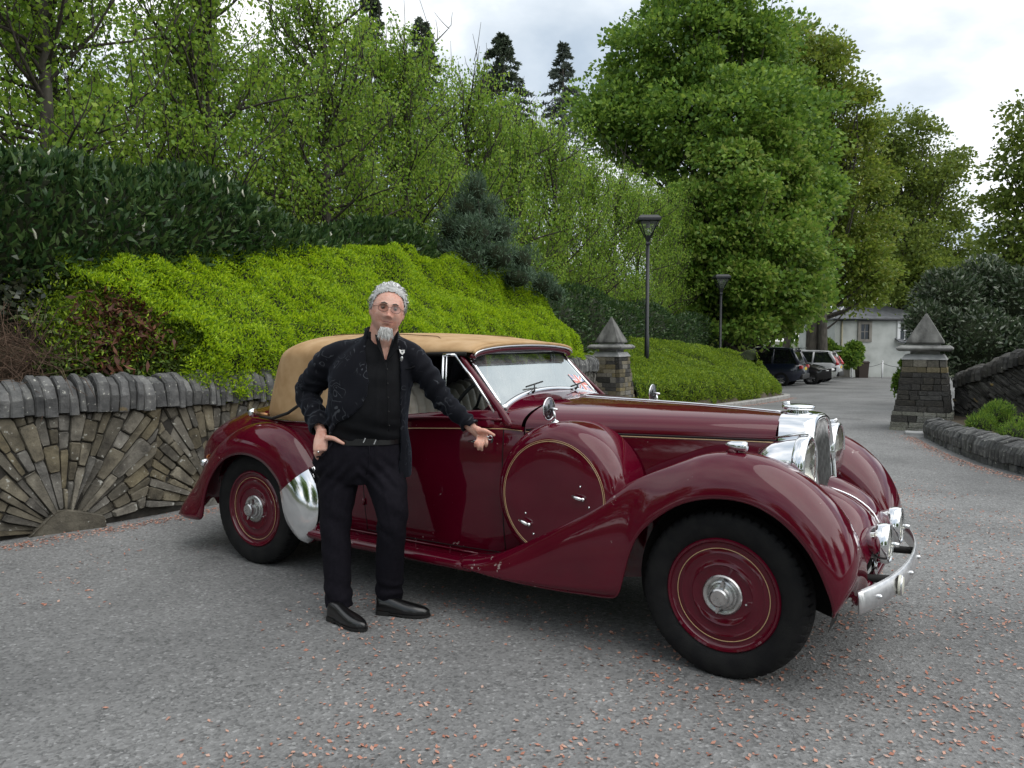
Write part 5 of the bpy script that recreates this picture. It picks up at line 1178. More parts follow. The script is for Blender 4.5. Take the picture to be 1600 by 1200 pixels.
both(lambda: MB().lathe([(.0, -.045), (.026, -.042), (.034, -.02), (.03, 0), (0, .004)], 20, 'x', (-.075, -.708, 1.058)), 'hood_iron_knob', M_CHROME)
# ---- windscreen
def ws(y, v):
    """point on the screen: y across, v 0 bottom..1 top"""
    ay = abs(y); zb = 1.258-.075*(ay/.6)**2.2; xb = 1.915+.065*(ay/.6)**2; zt, xt = 1.498, 1.688-.0*(ay/.55)
    return Vector((xb+(xt-xb)*v, y*(1-.07*v), zb+(zt-zb)*v))
NY = 24; gl = MB(); gl.loft([[ws(y, v) for y in np.linspace(-.595, .595, NY)] for v in (0, .33, .66, 1)], closed=False, cap=False); gl.build('windscreen_glass', M_WSGLASS, car)
MB().tube([ws(y, 0) for y in np.linspace(-.6, .6, 30)], .019, 8).build('windscreen_frame', M_CHROME, car)
MB().tube([ws(y, 1) for y in np.linspace(-.6, .6, 12)], .009, 8).build('windscreen_frame', M_CHROME, car)
for y in (-.6, .6): MB().tube([ws(y, v) for v in (0, .3, .7, 1)], .012, 8).build('windscreen_frame', M_CHROME, car)
MB().tube([ws(y, 0)+Vector((.018, 0, -.018)) for y in np.linspace(-.62, .62, 30)], .011, 8).build('windscreen_seal', M_RUBBER, car)
def apillar():
    mb = MB(); P = [((2.075, -.672, 1.085), .06, .05), ((2.015, -.655, 1.165), .045, .045), ((1.90, -.635, 1.27), .034, .04), ((1.78, -.615, 1.385), .03, .038), ((1.665, -.597, 1.50), .028, .036)]
    return mb.loft([[(x+a, y, z), (x, y-b*.55, z-.005), (x-a, y, z-.01), (x, y+b*.55, z)] for (x, y, z), a, b in P])
for o in both(apillar, 'windscreen_pillar', M_PAINT): m_ = o.modifiers.new('sub', 'SUBSURF'); m_.levels = m_.render_levels = 2
def wiper(y, s_):
    a = ws(y, 0)+Vector((.03, 0, .005)); b = ws(y+s_*.10, .14)+Vector((.022, 0, .01)); mb = MB()
    mb.tube([a, a+Vector((.015, 0, .012)), b], [.009, .006, .004], 8)
    mb.tube([b+Vector((0, -.10, -.012)), b, b+Vector((0, .10, .012))], .005, 6); return mb
wiper(-.24, 1).build('wiper', M_RUBBER, car); wiper(.30, 1).build('wiper', M_RUBBER, car)
# small flag sticker low in the far corner of the screen
stk = empty('flag_sticker', (0, 0, 0)); stk.parent = car
def fp(a, b, lift):                           # a across 0..1, b up 0..1
    p = ws(.42+.15*a, .05+.36*b); return p+Vector((.7, 0, .7))*lift
def fquad(nm, q, lift, mat): MB().add([fp(a, b, lift) for a, b in q], [tuple(range(len(q)))]).build(nm, mat, stk, smooth=False)
M_FB = pmat('flag_blue', (.18, .24, .48), rough=.4); M_FW = pmat('flag_white', (.75, .75, .78), rough=.4); M_FR = pmat('flag_red', (.62, .20, .17), rough=.4)
fquad('field', [(0, 0), (1, 0), (1, 1), (0, 1)], .003, M_FB)
for nm, mt, d, lf in (('white_diagonal', M_FW, .13, .0036), ('red_diagonal', M_FR, .05, .0042)):
    fquad(nm, [(0, 0), (d, 0), (1, 1-d), (1, 1), (1-d, 1), (0, d)], lf, mt); fquad(nm, [(1, 0), (1, d), (d, 1), (0, 1), (0, 1-d), (1-d, 0)], lf+.0002, mt)
for nm, mt, d, lf in (('white_cross', M_FW, .17, .0048), ('red_cross', M_FR, .09, .0054)):
    fquad(nm, [(0, .5-d), (1, .5-d), (1, .5+d), (0, .5+d)], lf, mt); fquad(nm, [(.5-d, 0), (.5+d, 0), (.5+d, 1), (.5-d, 1)], lf+.0002, mt)
# ---- side window frames (near side half open)
def qlight():
    mb = MB(); y = -.66
    for pts, r_ in (([(1.575, y, 1.155), (1.575, -.635, 1.485)], .008), ([(1.60, y, 1.155), (1.60, -.635, 1.485)], .004), ([(1.572, -.635, 1.487), (1.655, -.625, 1.487)], .009), ([(1.655, -.625, 1.487), (1.80, -.64, 1.345), (1.965, -.665, 1.165)], .009), ([(1.575, y-.005, 1.158), (1.96, y-.005, 1.166)], .006)): mb.tube(pts, r_, 8)
    return mb
both(qlight, 'quarterlight_frame', M_CHROME)
both(lambda: MB().add([(1.58, -.658, 1.16), (1.955, -.664, 1.166), (1.655, -.628, 1.483), (1.58, -.636, 1.483)], [(0, 1, 2, 3)]), 'quarterlight_glass', M_WINGLASS, smooth=False)
# ---- cabin
mb = MB(); mb.box((1.0, 0, .50), (2.0, 1.28, .04)); mb.build('cabin_floor', M_LINING, car, smooth=False)
mb = MB(); mb.loft([[(1.90, y, z) for y, z in ((-.64, .55), (.64, .55), (.64, 1.10), (.3, 1.2), (-.3, 1.2), (-.64, 1.10))], [(1.80, y, z) for y, z in ((-.64, .55), (.64, .55), (.64, 1.10), (.3, 1.18), (-.3, 1.18), (-.64, 1.10))]]); mb.build('dashboard', M_WOODY, car, smooth=False)
def seat(yc, x0, zt):
    root = empty('seat', (0, 0, 0)); root.parent = car
    for k in range(7):
        y = yc-.24+.08*k; zz_ = zt-.05*abs((k-3)/3)**2.2
        mb = MB(); mb.tube([(x0+.40, y, .72), (x0+.36, y, .76), (x0+.06, y, .80), (x0+.0, y, .95), (x0-.07, y, zz_-.05), (x0-.10, y, zz_-.012), (x0-.15, y, zz_), (x0-.20, y, zz_-.03), (x0-.20, y, .8)], .043, 10); mb.build('pleat', M_LEATHER, root)
seat(-.33, 1.18, 1.25); seat(.33, 1.18, 1.25)
seat(0.0, .35, 1.18)
sw = empty('steering_wheel', (1.58, -.34, 1.15)); sw.parent = car; sw.rotation_euler = (0, R(-62), 0)
MB().ring((0, 0, 0), .20, .012, 'z', 40, 8).build('rim', M_RUBBER, sw)
for k in range(3): MB().tube([(0, 0, -.02), (.2*math.cos(k*2.09), .2*math.sin(k*2.09), 0)], .009, 6).build('spoke', M_RUBBER, sw)
MB().tube([(0, 0, -.01), (0, 0, -.4)], .018, 8).build('column', M_RUBBER, sw)
# ---- radiator
M_SLAT = pmat('radiator_slat', (.16, .16, .16), (.26, .26, .26), scale=30, rough=.35, metal=1)
rad = empty('radiator', (0, 0, 0)); rad.parent = car
half = [(0, 1.198), (.08, 1.195), (.145, 1.184), (.20, 1.157), (.235, 1.115), (.252, 1.06), (.258, .98), (.254, .88), (.242, .78), (.222, .68), (.2, .60)]
hs_ = spline(half, 40); outl = [(y, z) for y, z in hs_]+[(-y, z) for y, z in hs_[::-1][:-1]] if False else [(-y, z) for y, z in hs_[::-1]]+[(y, z) for y, z in hs_[1:]]
def rring(x, k, lean=.0, dz=0): return [(x-(z-.9)*.10+lean, y*k, .80+(z-.80)*(1-(1-k)*.55)+dz) for y, z in outl]
mb = MB(); mb.loft([rring(3.448, 1.005), rring(3.50, 1.01), rring(3.58, 1.0), rring(3.612, .975), rring(3.626, .93), rring(3.628, .87), rring(3.615, .84), rring(3.58, .835)], closed=False, cap=False); mb.build('shell', M_CHROME, rad)
mb = MB(); r0 = rring(3.57, .86); mb.add([*r0], [tuple(range(len(r0)))]); mb.build('core', M_BLACK, rad, smooth=False)
for k in range(-7, 8):
    y = k*.031; ztop = float(np.interp(abs(y)/.84, hs_[:, 0], hs_[:, 1])) if abs(y)/.84 < .257 else 1.0
    ztop = .80+(ztop-.80)*.93; MB().tube([(3.612-(z-.9)*.10, y*(.8+.2*min(1, (z-.55)/.4)), z) for z in np.linspace(.60, ztop, 6)], .0052, 6).build('slat', M_SLAT, rad)
cp = MB(); cp.lathe([(.05, 0), (.052, .012), (.078, .018), (.084, .028), (.082, .036), (.07, .042), (.0, .046)], 32, 'z', (3.475, 0, 1.192)); cp.tube([(3.40, 0, 1.222), (3.395, 0, 1.238), (3.43, 0, 1.243)], .008, 8); cp.build('filler_cap', M_CHROME, rad)
# ---- headlamps
def lamp(name, c, r, depth, mount):
    root = empty(name, c); root.parent = car
    MB().lathe([(0, -depth), (r*.28, -depth*.985), (r*.55, -depth*.88), (r*.78, -depth*.65), (r*.92, -depth*.36), (r*.985, -.035), (r, -.02)], 40, 'x').build('bowl', M_CHROME, root)
    MB().lathe([(r, -.045), (r*1.06, -.04), (r*1.075, -.015), (r*1.06, .012), (r*.98, .02), (r*.95, .012)], 40, 'x').build('rim', M_CHROME, root)
    MB().lathe([(r*.95, .008), (r*.6, -.03*r/.15), (r*.25, -.07*r/.15), (.02, -.09*r/.15), (0, -.09*r/.15)], 32, 'x').build('reflector', M_REFLECTOR, root)
    MB().lathe([(r*.97, .012), (r*.7, .022), (r*.35, .029), (0, .032)], 32, 'x').build('lens', M_LAMPGLASS, root)
    return root
for y in (-.365, .365):
    h = lamp('headlamp', (3.605, y, .958), .145, .25, None)
    MB().tube([(-.10, 0, -.10), (-.10, 0, -.32)], .022, 10).build('post', M_CHROME, h)
    MB().tube([(-.16, 0, .135), (-.02, 0, .163), (.0, 0, .166)], [.004, .010, .012], 8).build('crest', M_CHROME, h)
    MB().ball((-.06, 0, 0), .02, 10, 8).build('bulb', M_REFLECTOR, h)
for y in (-.215, .215):
    h = lamp('fog_lamp', (3.945, y, .60), .09, .125, None)
    MB().tube([(-.05, 0, -.07), (-.05, 0, -.18)], .014, 8).build('post', M_CHROME, h)
    MB().tube([(.02, 0, 0), (.055, 0, 0)], [.014, .010], 10).build('lens_shield', M_CHROME, h)
MB().tube([(3.87, -.55, .40), (3.89, -.2, .43), (3.89, .2, .43), (3.87, .55, .40)], .022, 8).build('lamp_bar', M_PAINT, car)
# ---- apron between the wings
mb = MB(); rows = []
for u in np.linspace(0, 1, 14):
    row = []
    for v in np.linspace(-1, 1, 29):
        xc = 3.60+.31*u; zc_ = smoothi(u, [0, .3, .6, .85, 1], [.795, .775, .735, .665, .56]); a = abs(v)
        z = zc_-.05*math.exp(-((a-.0)/.09)**2)*0+.012*math.exp(-(a/.05)**2)+.055*math.sin(min(1, a/.62)*PI)*(1-.5*u)-.30*max(0, a-.55)**1.3
        row.append((xc-.05*a*a, v*.47, z))
    rows.append(row)
mb.loft(rows, closed=False, cap=False); mb.build('front_apron', M_PAINT, car)
MB().tube([(3.60+.31*u, 0, smoothi(u, [0, .3, .6, .85, 1], [.795, .775, .735, .665, .56])+.016) for u in np.linspace(0, 1, 12)], .006, 6).build('apron_trim', M_CHROME, car)
# ---- bumper
bx_ = lambda y: 4.04-.125*(abs(y)/.76)**2.2
mb = MB(); rings = []
for y in np.linspace(-.765, .765, 41):
    x = bx_(y); z0, z1 = .405, .512; dz = .0
    rings.append([(x-.006, y, z0), (x+.007, y, z0+.012), (x+.013, y, (z0+z1)/2-.012), (x+.002, y, z1-.012), (x-.010, y, z1), (x-.004, y, (z0+z1)/2)])
mb.loft(rings); bmp = mb.build('bumper', pmat('worn_bumper_chrome', (.62, .62, .63), (.76, .76, .77), scale=25, rough=.33, metal=1, rvar=.06), car)
for y in (-.62, -.16, .16, .62): MB().ball((bx_(y)+.014, y, .46), .011, 10, 6).build('bolt', M_CHROME, bmp)
for y in (-.30, .30):
    mb = MB(); mb.tube([(bx_(y)-.01, y, .455), (3.80, y*1.05, .44), (3.5, y*1.1, .46)], .02, 8); mb.build('bumper_iron', M_BLACK, car)
bd = MB(); bd.lathe([(0, .028), (.04, .027), (.047, .02), (.047, .008)], 32, 'x', (bx_(-.38), -.38, .455)); bd.build('badge', pmat('cream_badge', (.55, .54, .45), (.70, .69, .6), scale=40, rough=.3), car)
MB().ring((bx_(-.38)+.022, -.38, .455), .044, .005, 'x', 32, 6).build('badge_rim', M_CHROME, car)
# ---- small fittings
def sidelamp():
    mb = MB(); rings = []
    for t_, r_ in ((-.055, .003), (-.04, .013), (-.02, .021), (0, .026), (.025, .028), (.043, .027), (.05, .022)):
        rings.append([(3.357+t_, -.695+r_*math.cos(a), 1.083+r_*.92*math.sin(a)+(.004 if t_ < 0 else 0)) for a in [2*PI*k/16 for k in range(16)]])
    mb.loft(rings); return mb
both(sidelamp, 'sidelamp', M_CHROME)
both(lambda: MB().tube([(3.34, -.695, 1.045), (3.35, -.695, 1.07)], [.034, .02], 14), 'sidelamp_foot', M_PAINT)
def mirror():
    mb = MB(); mb.tube([(2.385, -.70, 1.128), (2.385, -.70, 1.14), (2.385, -.70, 1.150)], [.024, .022, .011], 14); mb.tube([(2.385, -.70, 1.145), (2.375, -.705, 1.205)], .007, 8); mb.tube([(2.40, -.706, 1.206), (2.355, -.704, 1.209)], [.006, .012], 8)
    mb.ring((2.348, -.705, 1.208), .060, .004, 'x', 32, 6); return mb
both(mirror, 'wing_mirror', M_CHROME)
both(lambda: MB().lathe([(0, .020), (.026, .017), (.050, .009), (.060, 0), (.057, -.004), (0, -.004)], 28, 'x', (2.348, -.705, 1.208)), 'mirror_head', pmat('dark_chrome', (.10, .10, .11), (.16, .16, .17), scale=30, rough=.18, metal=1))
def dhandle():
    mb = MB(); x, z = 1.93, 1.005; y = side_pt(x, z); mb.tube([(x, y, z), (x, y-.035, z)], .010, 10); mb.tube([(x+.012, y-.038, z), (x-.04, y-.043, z-.003), (x-.10, y-.040, z-.008)], [.010, .011, .006], 10); return mb
both(dhandle, 'door_handle', M_CHROME)
for x, z in ((1.06, .55), (1.06, .92)): both(lambda: MB().tube([(x-.06, side_pt(x, z)-.006, z-.02), (x-.06, side_pt(x, z)-.006, z+.02)], .009, 8), 'hinge', M_PAINT)
both(lambda: MB().lathe([(0, -.03), (.018, -.027), (.024, -.01), (.024, .0)], 16, 'x', (-.56, -.73, .70)), 'tail_lamp', M_REDLENS)
both(lambda: MB().lathe([(0, -.05), (.02, -.045), (.028, -.01), (.026, .02), (0, .03)], 16, 'x', (-.62, -.74, .66)), 'tail_lamp_pod', M_CHROME)
MB().tube([(-.35, -.30, .28), (-1.02, -.33, .27)], .024, 12).build('exhaust_pipe', M_DULLCH, car)
MB().add([(0, 0, 0)], []) if False else None
# ================================================================ the man beside the car
from mathutils.bvhtree import BVHTree
def pxw(px, py, Y):
    a, b = (px-800)/1202, (600-py)/1202; t = Y/(cpi+b*spi); return Vector((a*t, Y, 1.585+(-spi+b*cpi)*t))
def to_px(p):
    d = Vector(p)-Vector((0, 0, 1.585)); z = d.y*cpi-d.z*spi; u = d.y*spi+d.z*cpi; return (800+1202*d.x/z, 600-1202*u/z)
def in_poly(x, y, poly):
    c = False; j = len(poly)-1
    for i in range(len(poly)):
        xi, yi = poly[i]; xj, yj = poly[j]
        if (yi > y) != (yj > y) and x < (xj-xi)*(y-yi)/(yj-yi)+xi: c = not c
        j = i
    return c
def remeshed(mb, voxel, smooth_=4, name='m'):
    o = mb.build('tmp_shape', None, None); m = o.modifiers.new('r', 'REMESH'); m.mode = 'VOXEL'; m.voxel_size = voxel
    if smooth_: s_ = o.modifiers.new('s', 'SMOOTH'); s_.iterations = smooth_; s_.factor = .5
    me = bpy.data.meshes.new_from_object(o.evaluated_get(bpy.context.evaluated_depsgraph_get())); me.name = name
    bpy.data.objects.remove(o); me.polygons.foreach_set('use_smooth', [True]*len(me.polygons)); me.materials.clear(); return me
def limb(mb, pts, rads, n=14):
    S = spline([(*p, r) for p, r in zip(pts, rads)], max(8, 5*len(pts))); P = [Vector(q[:3]) for q in S]; mb.tube(P, list(S[:, 3]), n)
    for p, r in ((P[0], S[0, 3]), (P[-1], S[-1, 3])): mb.ball(p, float(r), 14, 10)
def body_rings(mb, rows, n=28, e=2.3):
    S = spline(rows, 26); rings = []
    for z, cx, cy, rx, ry in S:
        rings.append([(cx+rx*math.copysign(abs(math.cos(a))**(2/e), math.cos(a)), cy+ry*math.copysign(abs(math.sin(a))**(2/e), math.sin(a)), z) for a in [2*PI*k/n for k in range(n)]])
    mb.loft(rings)
def co_array(me): a = np.empty(len(me.vertices)*3, np.float32); me.vertices.foreach_get('co', a); return a.reshape(-1, 3).astype(float)
def no_array(me): return np.array([v.normal[:] for v in me.vertices])
def set_co(me, a): me.vertices.foreach_set('co', a.astype(np.float32).ravel()); me.update()
def cut(me, fn):
    bm = bmesh.new(); bm.from_mesh(me); bmesh.ops.delete(bm, geom=[v for v in bm.verts if fn(v.co, v.normal)], context='VERTS')
    for _ in range(3):                           # even out the cut edge
        bv = [v for v in bm.verts if v.is_boundary]; new = {}
        for v in bv:
            nb = [e.other_vert(v).co for e in v.link_edges if e.is_boundary]
            if len(nb) == 2: new[v] = v.co*.5+(nb[0]+nb[1])*.25
        for v, c in new.items(): v.co = c
    bm.to_mesh(me); bm.free(); me.polygons.foreach_set('use_smooth', [True]*len(me.polygons)); return me
def skin_mat():
    m = pmat('skin', (.56, .26, .19), (.63, .345, .265), scale=20, rough=.5, bump=.16, bscale=150, c3=(.66, .40, .32)); b = m.node_tree.nodes['Principled BSDF']
    b.inputs['Subsurface Weight'].default_value = .12; b.inputs['Subsurface Radius'].default_value = (.01, .004, .002); return m
M_SKIN = skin_mat()
def velvet():
    m, t, b = nodes_of('embroidered_velvet'); tc = N(t, 'ShaderNodeTexCoord'); v = tc.outputs['Object']
    ns = N(t, 'ShaderNodeTexNoise'); ns.inputs['Scale'].default_value = 7; ns.inputs['Detail'].default_value = 1.5; L(t, v, ns.inputs['Vector'])
    va = N(t, 'ShaderNodeVectorMath', operation='MULTIPLY_ADD'); L(t, ns.outputs['Color'], va.inputs[0]); va.inputs[1].default_value = (.34, .34, .34); L(t, v, va.inputs[2])
    vo = N(t, 'ShaderNodeTexVoronoi'); vo.inputs['Scale'].default_value = 11; L(t, va.outputs[0], vo.inputs['Vector'])
    sn = N(t, 'ShaderNodeMath', operation='MULTIPLY'); L(t, vo.outputs['Distance'], sn.inputs[0]); sn.inputs[1].default_value = 21
    s2 = N(t, 'ShaderNodeMath', operation='SINE'); L(t, sn.outputs[0], s2.inputs[0])
    th = N(t, 'ShaderNodeMapRange'); th.inputs[1].default_value = .80; th.inputs[2].default_value = .98; L(t, s2.outputs[0], th.inputs[0])
    mk = N(t, 'ShaderNodeTexNoise'); mk.inputs['Scale'].default_value = 9; L(t, v, mk.inputs['Vector']); mr_ = N(t, 'ShaderNodeMapRange'); mr_.inputs[1].default_value = .46; mr_.inputs[2].default_value = .56; L(t, mk.outputs['Fac'], mr_.inputs[0])
    mu = N(t, 'ShaderNodeMath', operation='MULTIPLY'); L(t, th.outputs[0], mu.inputs[0]); L(t, mr_.outputs[0], mu.inputs[1])
    mx = N(t, 'ShaderNodeMix', data_type='RGBA'); L(t, mu.outputs[0], mx.inputs[0]); setc(mx.inputs[6], (.0045, .005, .008)); setc(mx.inputs[7], (.050, .054, .062)); L(t, mx.outputs[2], b.inputs['Base Color'])
    b.inputs['Roughness'].default_value = .85; b.inputs['Specular IOR Level'].default_value = .15; b.inputs['Sheen Weight'].default_value = .12; b.inputs['Sheen Roughness'].default_value = .4; setc(b.inputs['Sheen Tint'], (.5, .6, .8))
    bp = N(t, 'ShaderNodeBump'); bp.inputs['Strength'].default_value = .35; bp.inputs['Distance'].default_value = .004; L(t, mu.outputs[0], bp.inputs['Height']); L(t, bp.outputs[0], b.inputs['Normal']); return m
M_VELVET = velvet()
M_TROUSER = pmat('charcoal_trouser_cloth', (.0058, .0052, .0088), (.009, .0080, .0125), scale=60, rough=.85, bump=.1, bscale=600, spec=.15)
M_SHIRT = pmat('black_shirt_cloth', (.0030, .0034, .0046), (.005, .0054, .007), scale=30, rough=.75, bump=.1, bscale=300, spec=.15)
M_SHOE = pmat('black_shoe_leather', (.006, .006, .0065), rough=.28, coat=.4, bump=.06, bscale=120)
M_SOLE = pmat('shoe_sole', (.008, .0075, .007), rough=.7)
HAIR = leafmat('silver_hair', [(.26, .265, .27), (.44, .44, .44), (.60, .60, .59), (.74, .74, .73)], 0, .5, .4)
BEARD = leafmat('grey_beard_hair', [(.10, .10, .10), (.40, .40, .39), (.62, .62, .60), (.72, .72, .70)], 0, .5, .4)
man = empty('person', (-.82, 4.33, 0)); MO = np.array(man.location)
tag(man, 'silver-haired person in black embroidered jacket and tinted glasses reaching for the car door', 'person')
def put(name, me, mat, parent=None):
    set_co(me, co_array(me)-MO); return link(name, me, mat, parent or man)
def putmb(name, mb, mat, parent=None, **kw):
    mb.v = [(x-MO[0], y-MO[1], z-MO[2]) for x, y, z in mb.v]; return mb.build(name, mat, parent or man, **kw)
# ---- joints
RS_, RE, RWr = pxw(520, 561, 4.37), pxw(482, 612, 4.47), pxw(503, 676, 4.27)
LS_, LE, LW = pxw(646, 562, 4.35), pxw(690, 622, 4.36), pxw(737, 668, 4.27)
HC = pxw(605.5, 486, 4.285)                          # head centre, eye level
RK, RA = pxw(524, 815, 4.32), pxw(530, 944, 4.30); LK, LA = pxw(613, 803, 4.27), pxw(609, 942, 4.40)
RH, LH = Vector((-.98, 4.36, .88)), Vector((-.745, 4.36, .88))
# ---- head
hm = Matrix.Translation(HC) @ Matrix.Rotation(R(14), 4, 'Z') @ Matrix.Rotation(R(9.5), 4, 'Y') @ Matrix.Rotation(R(-3), 4, 'X') @ Matrix.Scale(1.04, 4)
def head_surface(n=72, m=56, off=0.0):
    V = []
    for i in range(m+1):
        th = PI*i/m
        for j in range(n):
            a = 2*PI*j/n; d = np.array([math.sin(th)*math.cos(a), math.sin(th)*math.sin(a), math.cos(th)])
            e = 2.25; q = d/((abs(d)**e).sum()**(1/e)); x, y, z = q[0]*.0855, q[1]*(.103 if q[1] > 0 else .093), q[2]*(.126 if q[2] > 0 else .128)
            jaw = np.clip((-z-.02)/.10, 0, 1); x *= 1-.16*jaw**1.7; 
            if y > 0: y *= 1-.45*np.clip((-z-.02)/.1, 0, 1)
            up = np.clip((z-.05)/.07, 0, 1); x *= 1-.05*up
            if y < .02:
                g = lambda x0, z0, sx, sz, am: am*math.exp(-((x-x0)/sx)**2-((z-z0)/sz)**2)
                f = 0; zz_ = np.clip((.028-z)/.064, 0, 1) if -.05 < z < .03 else 0
                f += .024*math.exp(-(x/.0125)**2)*zz_**1.2*(1 if z > -.036 else max(0, 1-(-.036-z)/.012)) + g(0, -.034, .017, .012, .009)
                for s in (-1, 1): f += g(s*.017, -.040, .010, .009, .011)+g(s*.031, -.056, .006, .016, -.004)+g(s*.032, .008, .017, .011, -.013)+g(s*.030, .028, .024, .008, .006)+g(s*.046, -.026, .022, .020, .006)+g(s*.028, -.062, .012, .016, -.003)
                f += g(0, -.060, .024, .0045, .0055)+g(0, -.073, .020, .0055, .0065)-g(0, -.0665, .024, .0025, .005)+g(0, -.104, .024, .018, .012)+g(0, -.086, .02, .007, -.004)
                y -= f
            k = 1+off/ max(.05, math.sqrt(x*x+y*y+z*z)); V.append((x*k, y*k, z*k))
    F = [(i*n+j, (i+1)*n+j, (i+1)*n+(j+1) % n, i*n+(j+1) % n) for i in range(m) for j in range(n)]
    return V, F
def hput(V): return [hm @ Vector(v) for v in V]
bodym = MB(); V, F = head_surface(); bodym.add(hput(V), F)
for s in (-1, 1):
    bodym.ball(hm @ Vector((s*.086, .014, -.006)), (.010, .019, .033), 12, 10, (Matrix.Rotation(R(14), 3, 'Z') @ Matrix.Rotation(R(9.5), 3, 'Y')))
neck0 = Vector((-.745, 4.37, 1.50)); limb(bodym, [neck0, hm @ Vector((0, .035, -.09)), hm @ Vector((0, .02, -.03))], [.086, .078, .068], 18)
body_rings(bodym, [(.96, -.825, 4.36, .18, .13), (1.16, -.815, 4.34, .19, .158), (1.28, -.805, 4.345, .195, .152), (1.40, -.795, 4.353, .205, .138), (1.48, -.785, 4.358, .195, .118), (1.535, -.765, 4.36, .14, .095), (1.575, -.748, 4.36, .08, .076)])
for S_, E_, W_ in ((RS_, RE, RWr), (LS_, LE, LW)): limb(bodym, [S_, E_, W_], [.055, .042, .029])
for H_, K_, A_ in ((RH, RK, RA), (LH, LK, LA)): limb(bodym, [H_, K_, A_, A_+Vector((0, 0, -.06))], [.085, .058, .04, .04])
bodym.ball((-.85, 4.36, .93), (.19, .13, .13), 18, 12)
# hand in the pocket: back of the hand, thumb outside, fingers slipping inside
hw0, hw1 = RWr+Vector((0, -.01, .01)), pxw(500.5, 703, 4.218)
def palm(mb, a, b, side, w0, w1, th):
    d = (b-a).normalized(); side = (side-d*side.dot(d)).normalized(); nn = d.cross(side); rings = []
    for t, w, h in ((-.1, w0*.9, th*1.1), (.15, w0, th*1.05), (.45, w1*.95, th*1.1), (.8, w1, th), (1.02, w1*.95, th*.8), (1.08, w1*.8, th*.4)):
        c = a+(b-a)*t; rings.append([c+side*w*math.copysign(abs(math.cos(q))**.8, math.cos(q))+nn*h*math.copysign(abs(math.sin(q))**.8, math.sin(q)) for q in [2*PI*k/16 for k in range(16)]])
    mb.loft(rings)
palm(bodym, hw0, hw1, Vector((.9, .15, .45)), .031, .042, .0175)
for k in range(4):
    a = hw1+Vector((.030-.020*k, .004, .016-.011*k)); limb(bodym, [a, a+Vector((.004, .035, -.035)), a+Vector((.012, .060, -.062+.006*abs(k-1)))], [.0105, .0095, .008], 10)
limb(bodym, [pxw(511, 684, 4.215), pxw(521, 685, 4.19), pxw(530, 689.5, 4.18), pxw(536.5, 693, 4.178)], [.0155, .0125, .0110, .0085], 12)
# hand at the handle: palm towards the lens, thumb along the top, four fingers curled down
pa, pb = LW+Vector((.0, -.012, -.002)), pxw(757, 682, 4.215)
palm(bodym, pa, pb, Vector((.25, .1, -1)), .028, .036, .0165)
limb(bodym, [pxw(747, 673, 4.21), pxw(757, 673, 4.195), pxw(765, 676.5, 4.19), pxw(772, 680, 4.195)], [.016, .0135, .0110, .0080], 12)
for (bx0, by0, mx_, my_, tx, ty, rr) in ((746.5, 686, 743, 692, 742.5, 697, .0085), (750.5, 687.5, 747.5, 696, 747.5, 702, .0092), (755, 687.5, 753, 697, 753, 703, .0095), (760, 685, 760.5, 692, 759.5, 697, .0092)):
    limb(bodym, [pxw(bx0, by0-4, 4.222), pxw(bx0, by0+1, 4.192), pxw(mx_, my_, 4.172), pxw(tx, ty, 4.185)], [rr*1.1, rr*1.05, rr, rr*.85], 10)
body = put('body', remeshed(bodym, .0042, 2, 'body'), M_SKIN)
# ---- face details
for s in (-1, 1):
    putmb('eye', MB().ball(hm @ Vector((s*.0315, -.0775, .008)), .0118, 12, 10), pmat('eye_white', (.24, .19, .17), rough=.35), body)
    putmb('iris', MB().ball(hm @ Vector((s*.0315+.002, -.0870, .0075)), .0042, 10, 8), pmat('iris_dark', (.03, .025, .02), rough=.2), body)
    putmb('eyebrow', MB().tube([hm @ Vector((s*a, y, z)) for a, y, z in ((.014, -.0985, .0285), (.030, -.0965, .0335), (.046, -.086, .029))], [.0026, .0036, .0018], 6), pmat('grey_eyebrow', (.12, .11, .10), rough=.8), body)
lips = MB(); lips.tube([hm @ Vector((x, -.0985+abs(x)**2*10, -.0655-.0*x)) for x in np.linspace(-.029, .029, 9)], [.0012, .002, .0024, .0024, .0026, .0024, .0024, .002, .0012], 6); putmb('mouth', lips, pmat('lip_line', (.16, .055, .05), rough=.5), body)
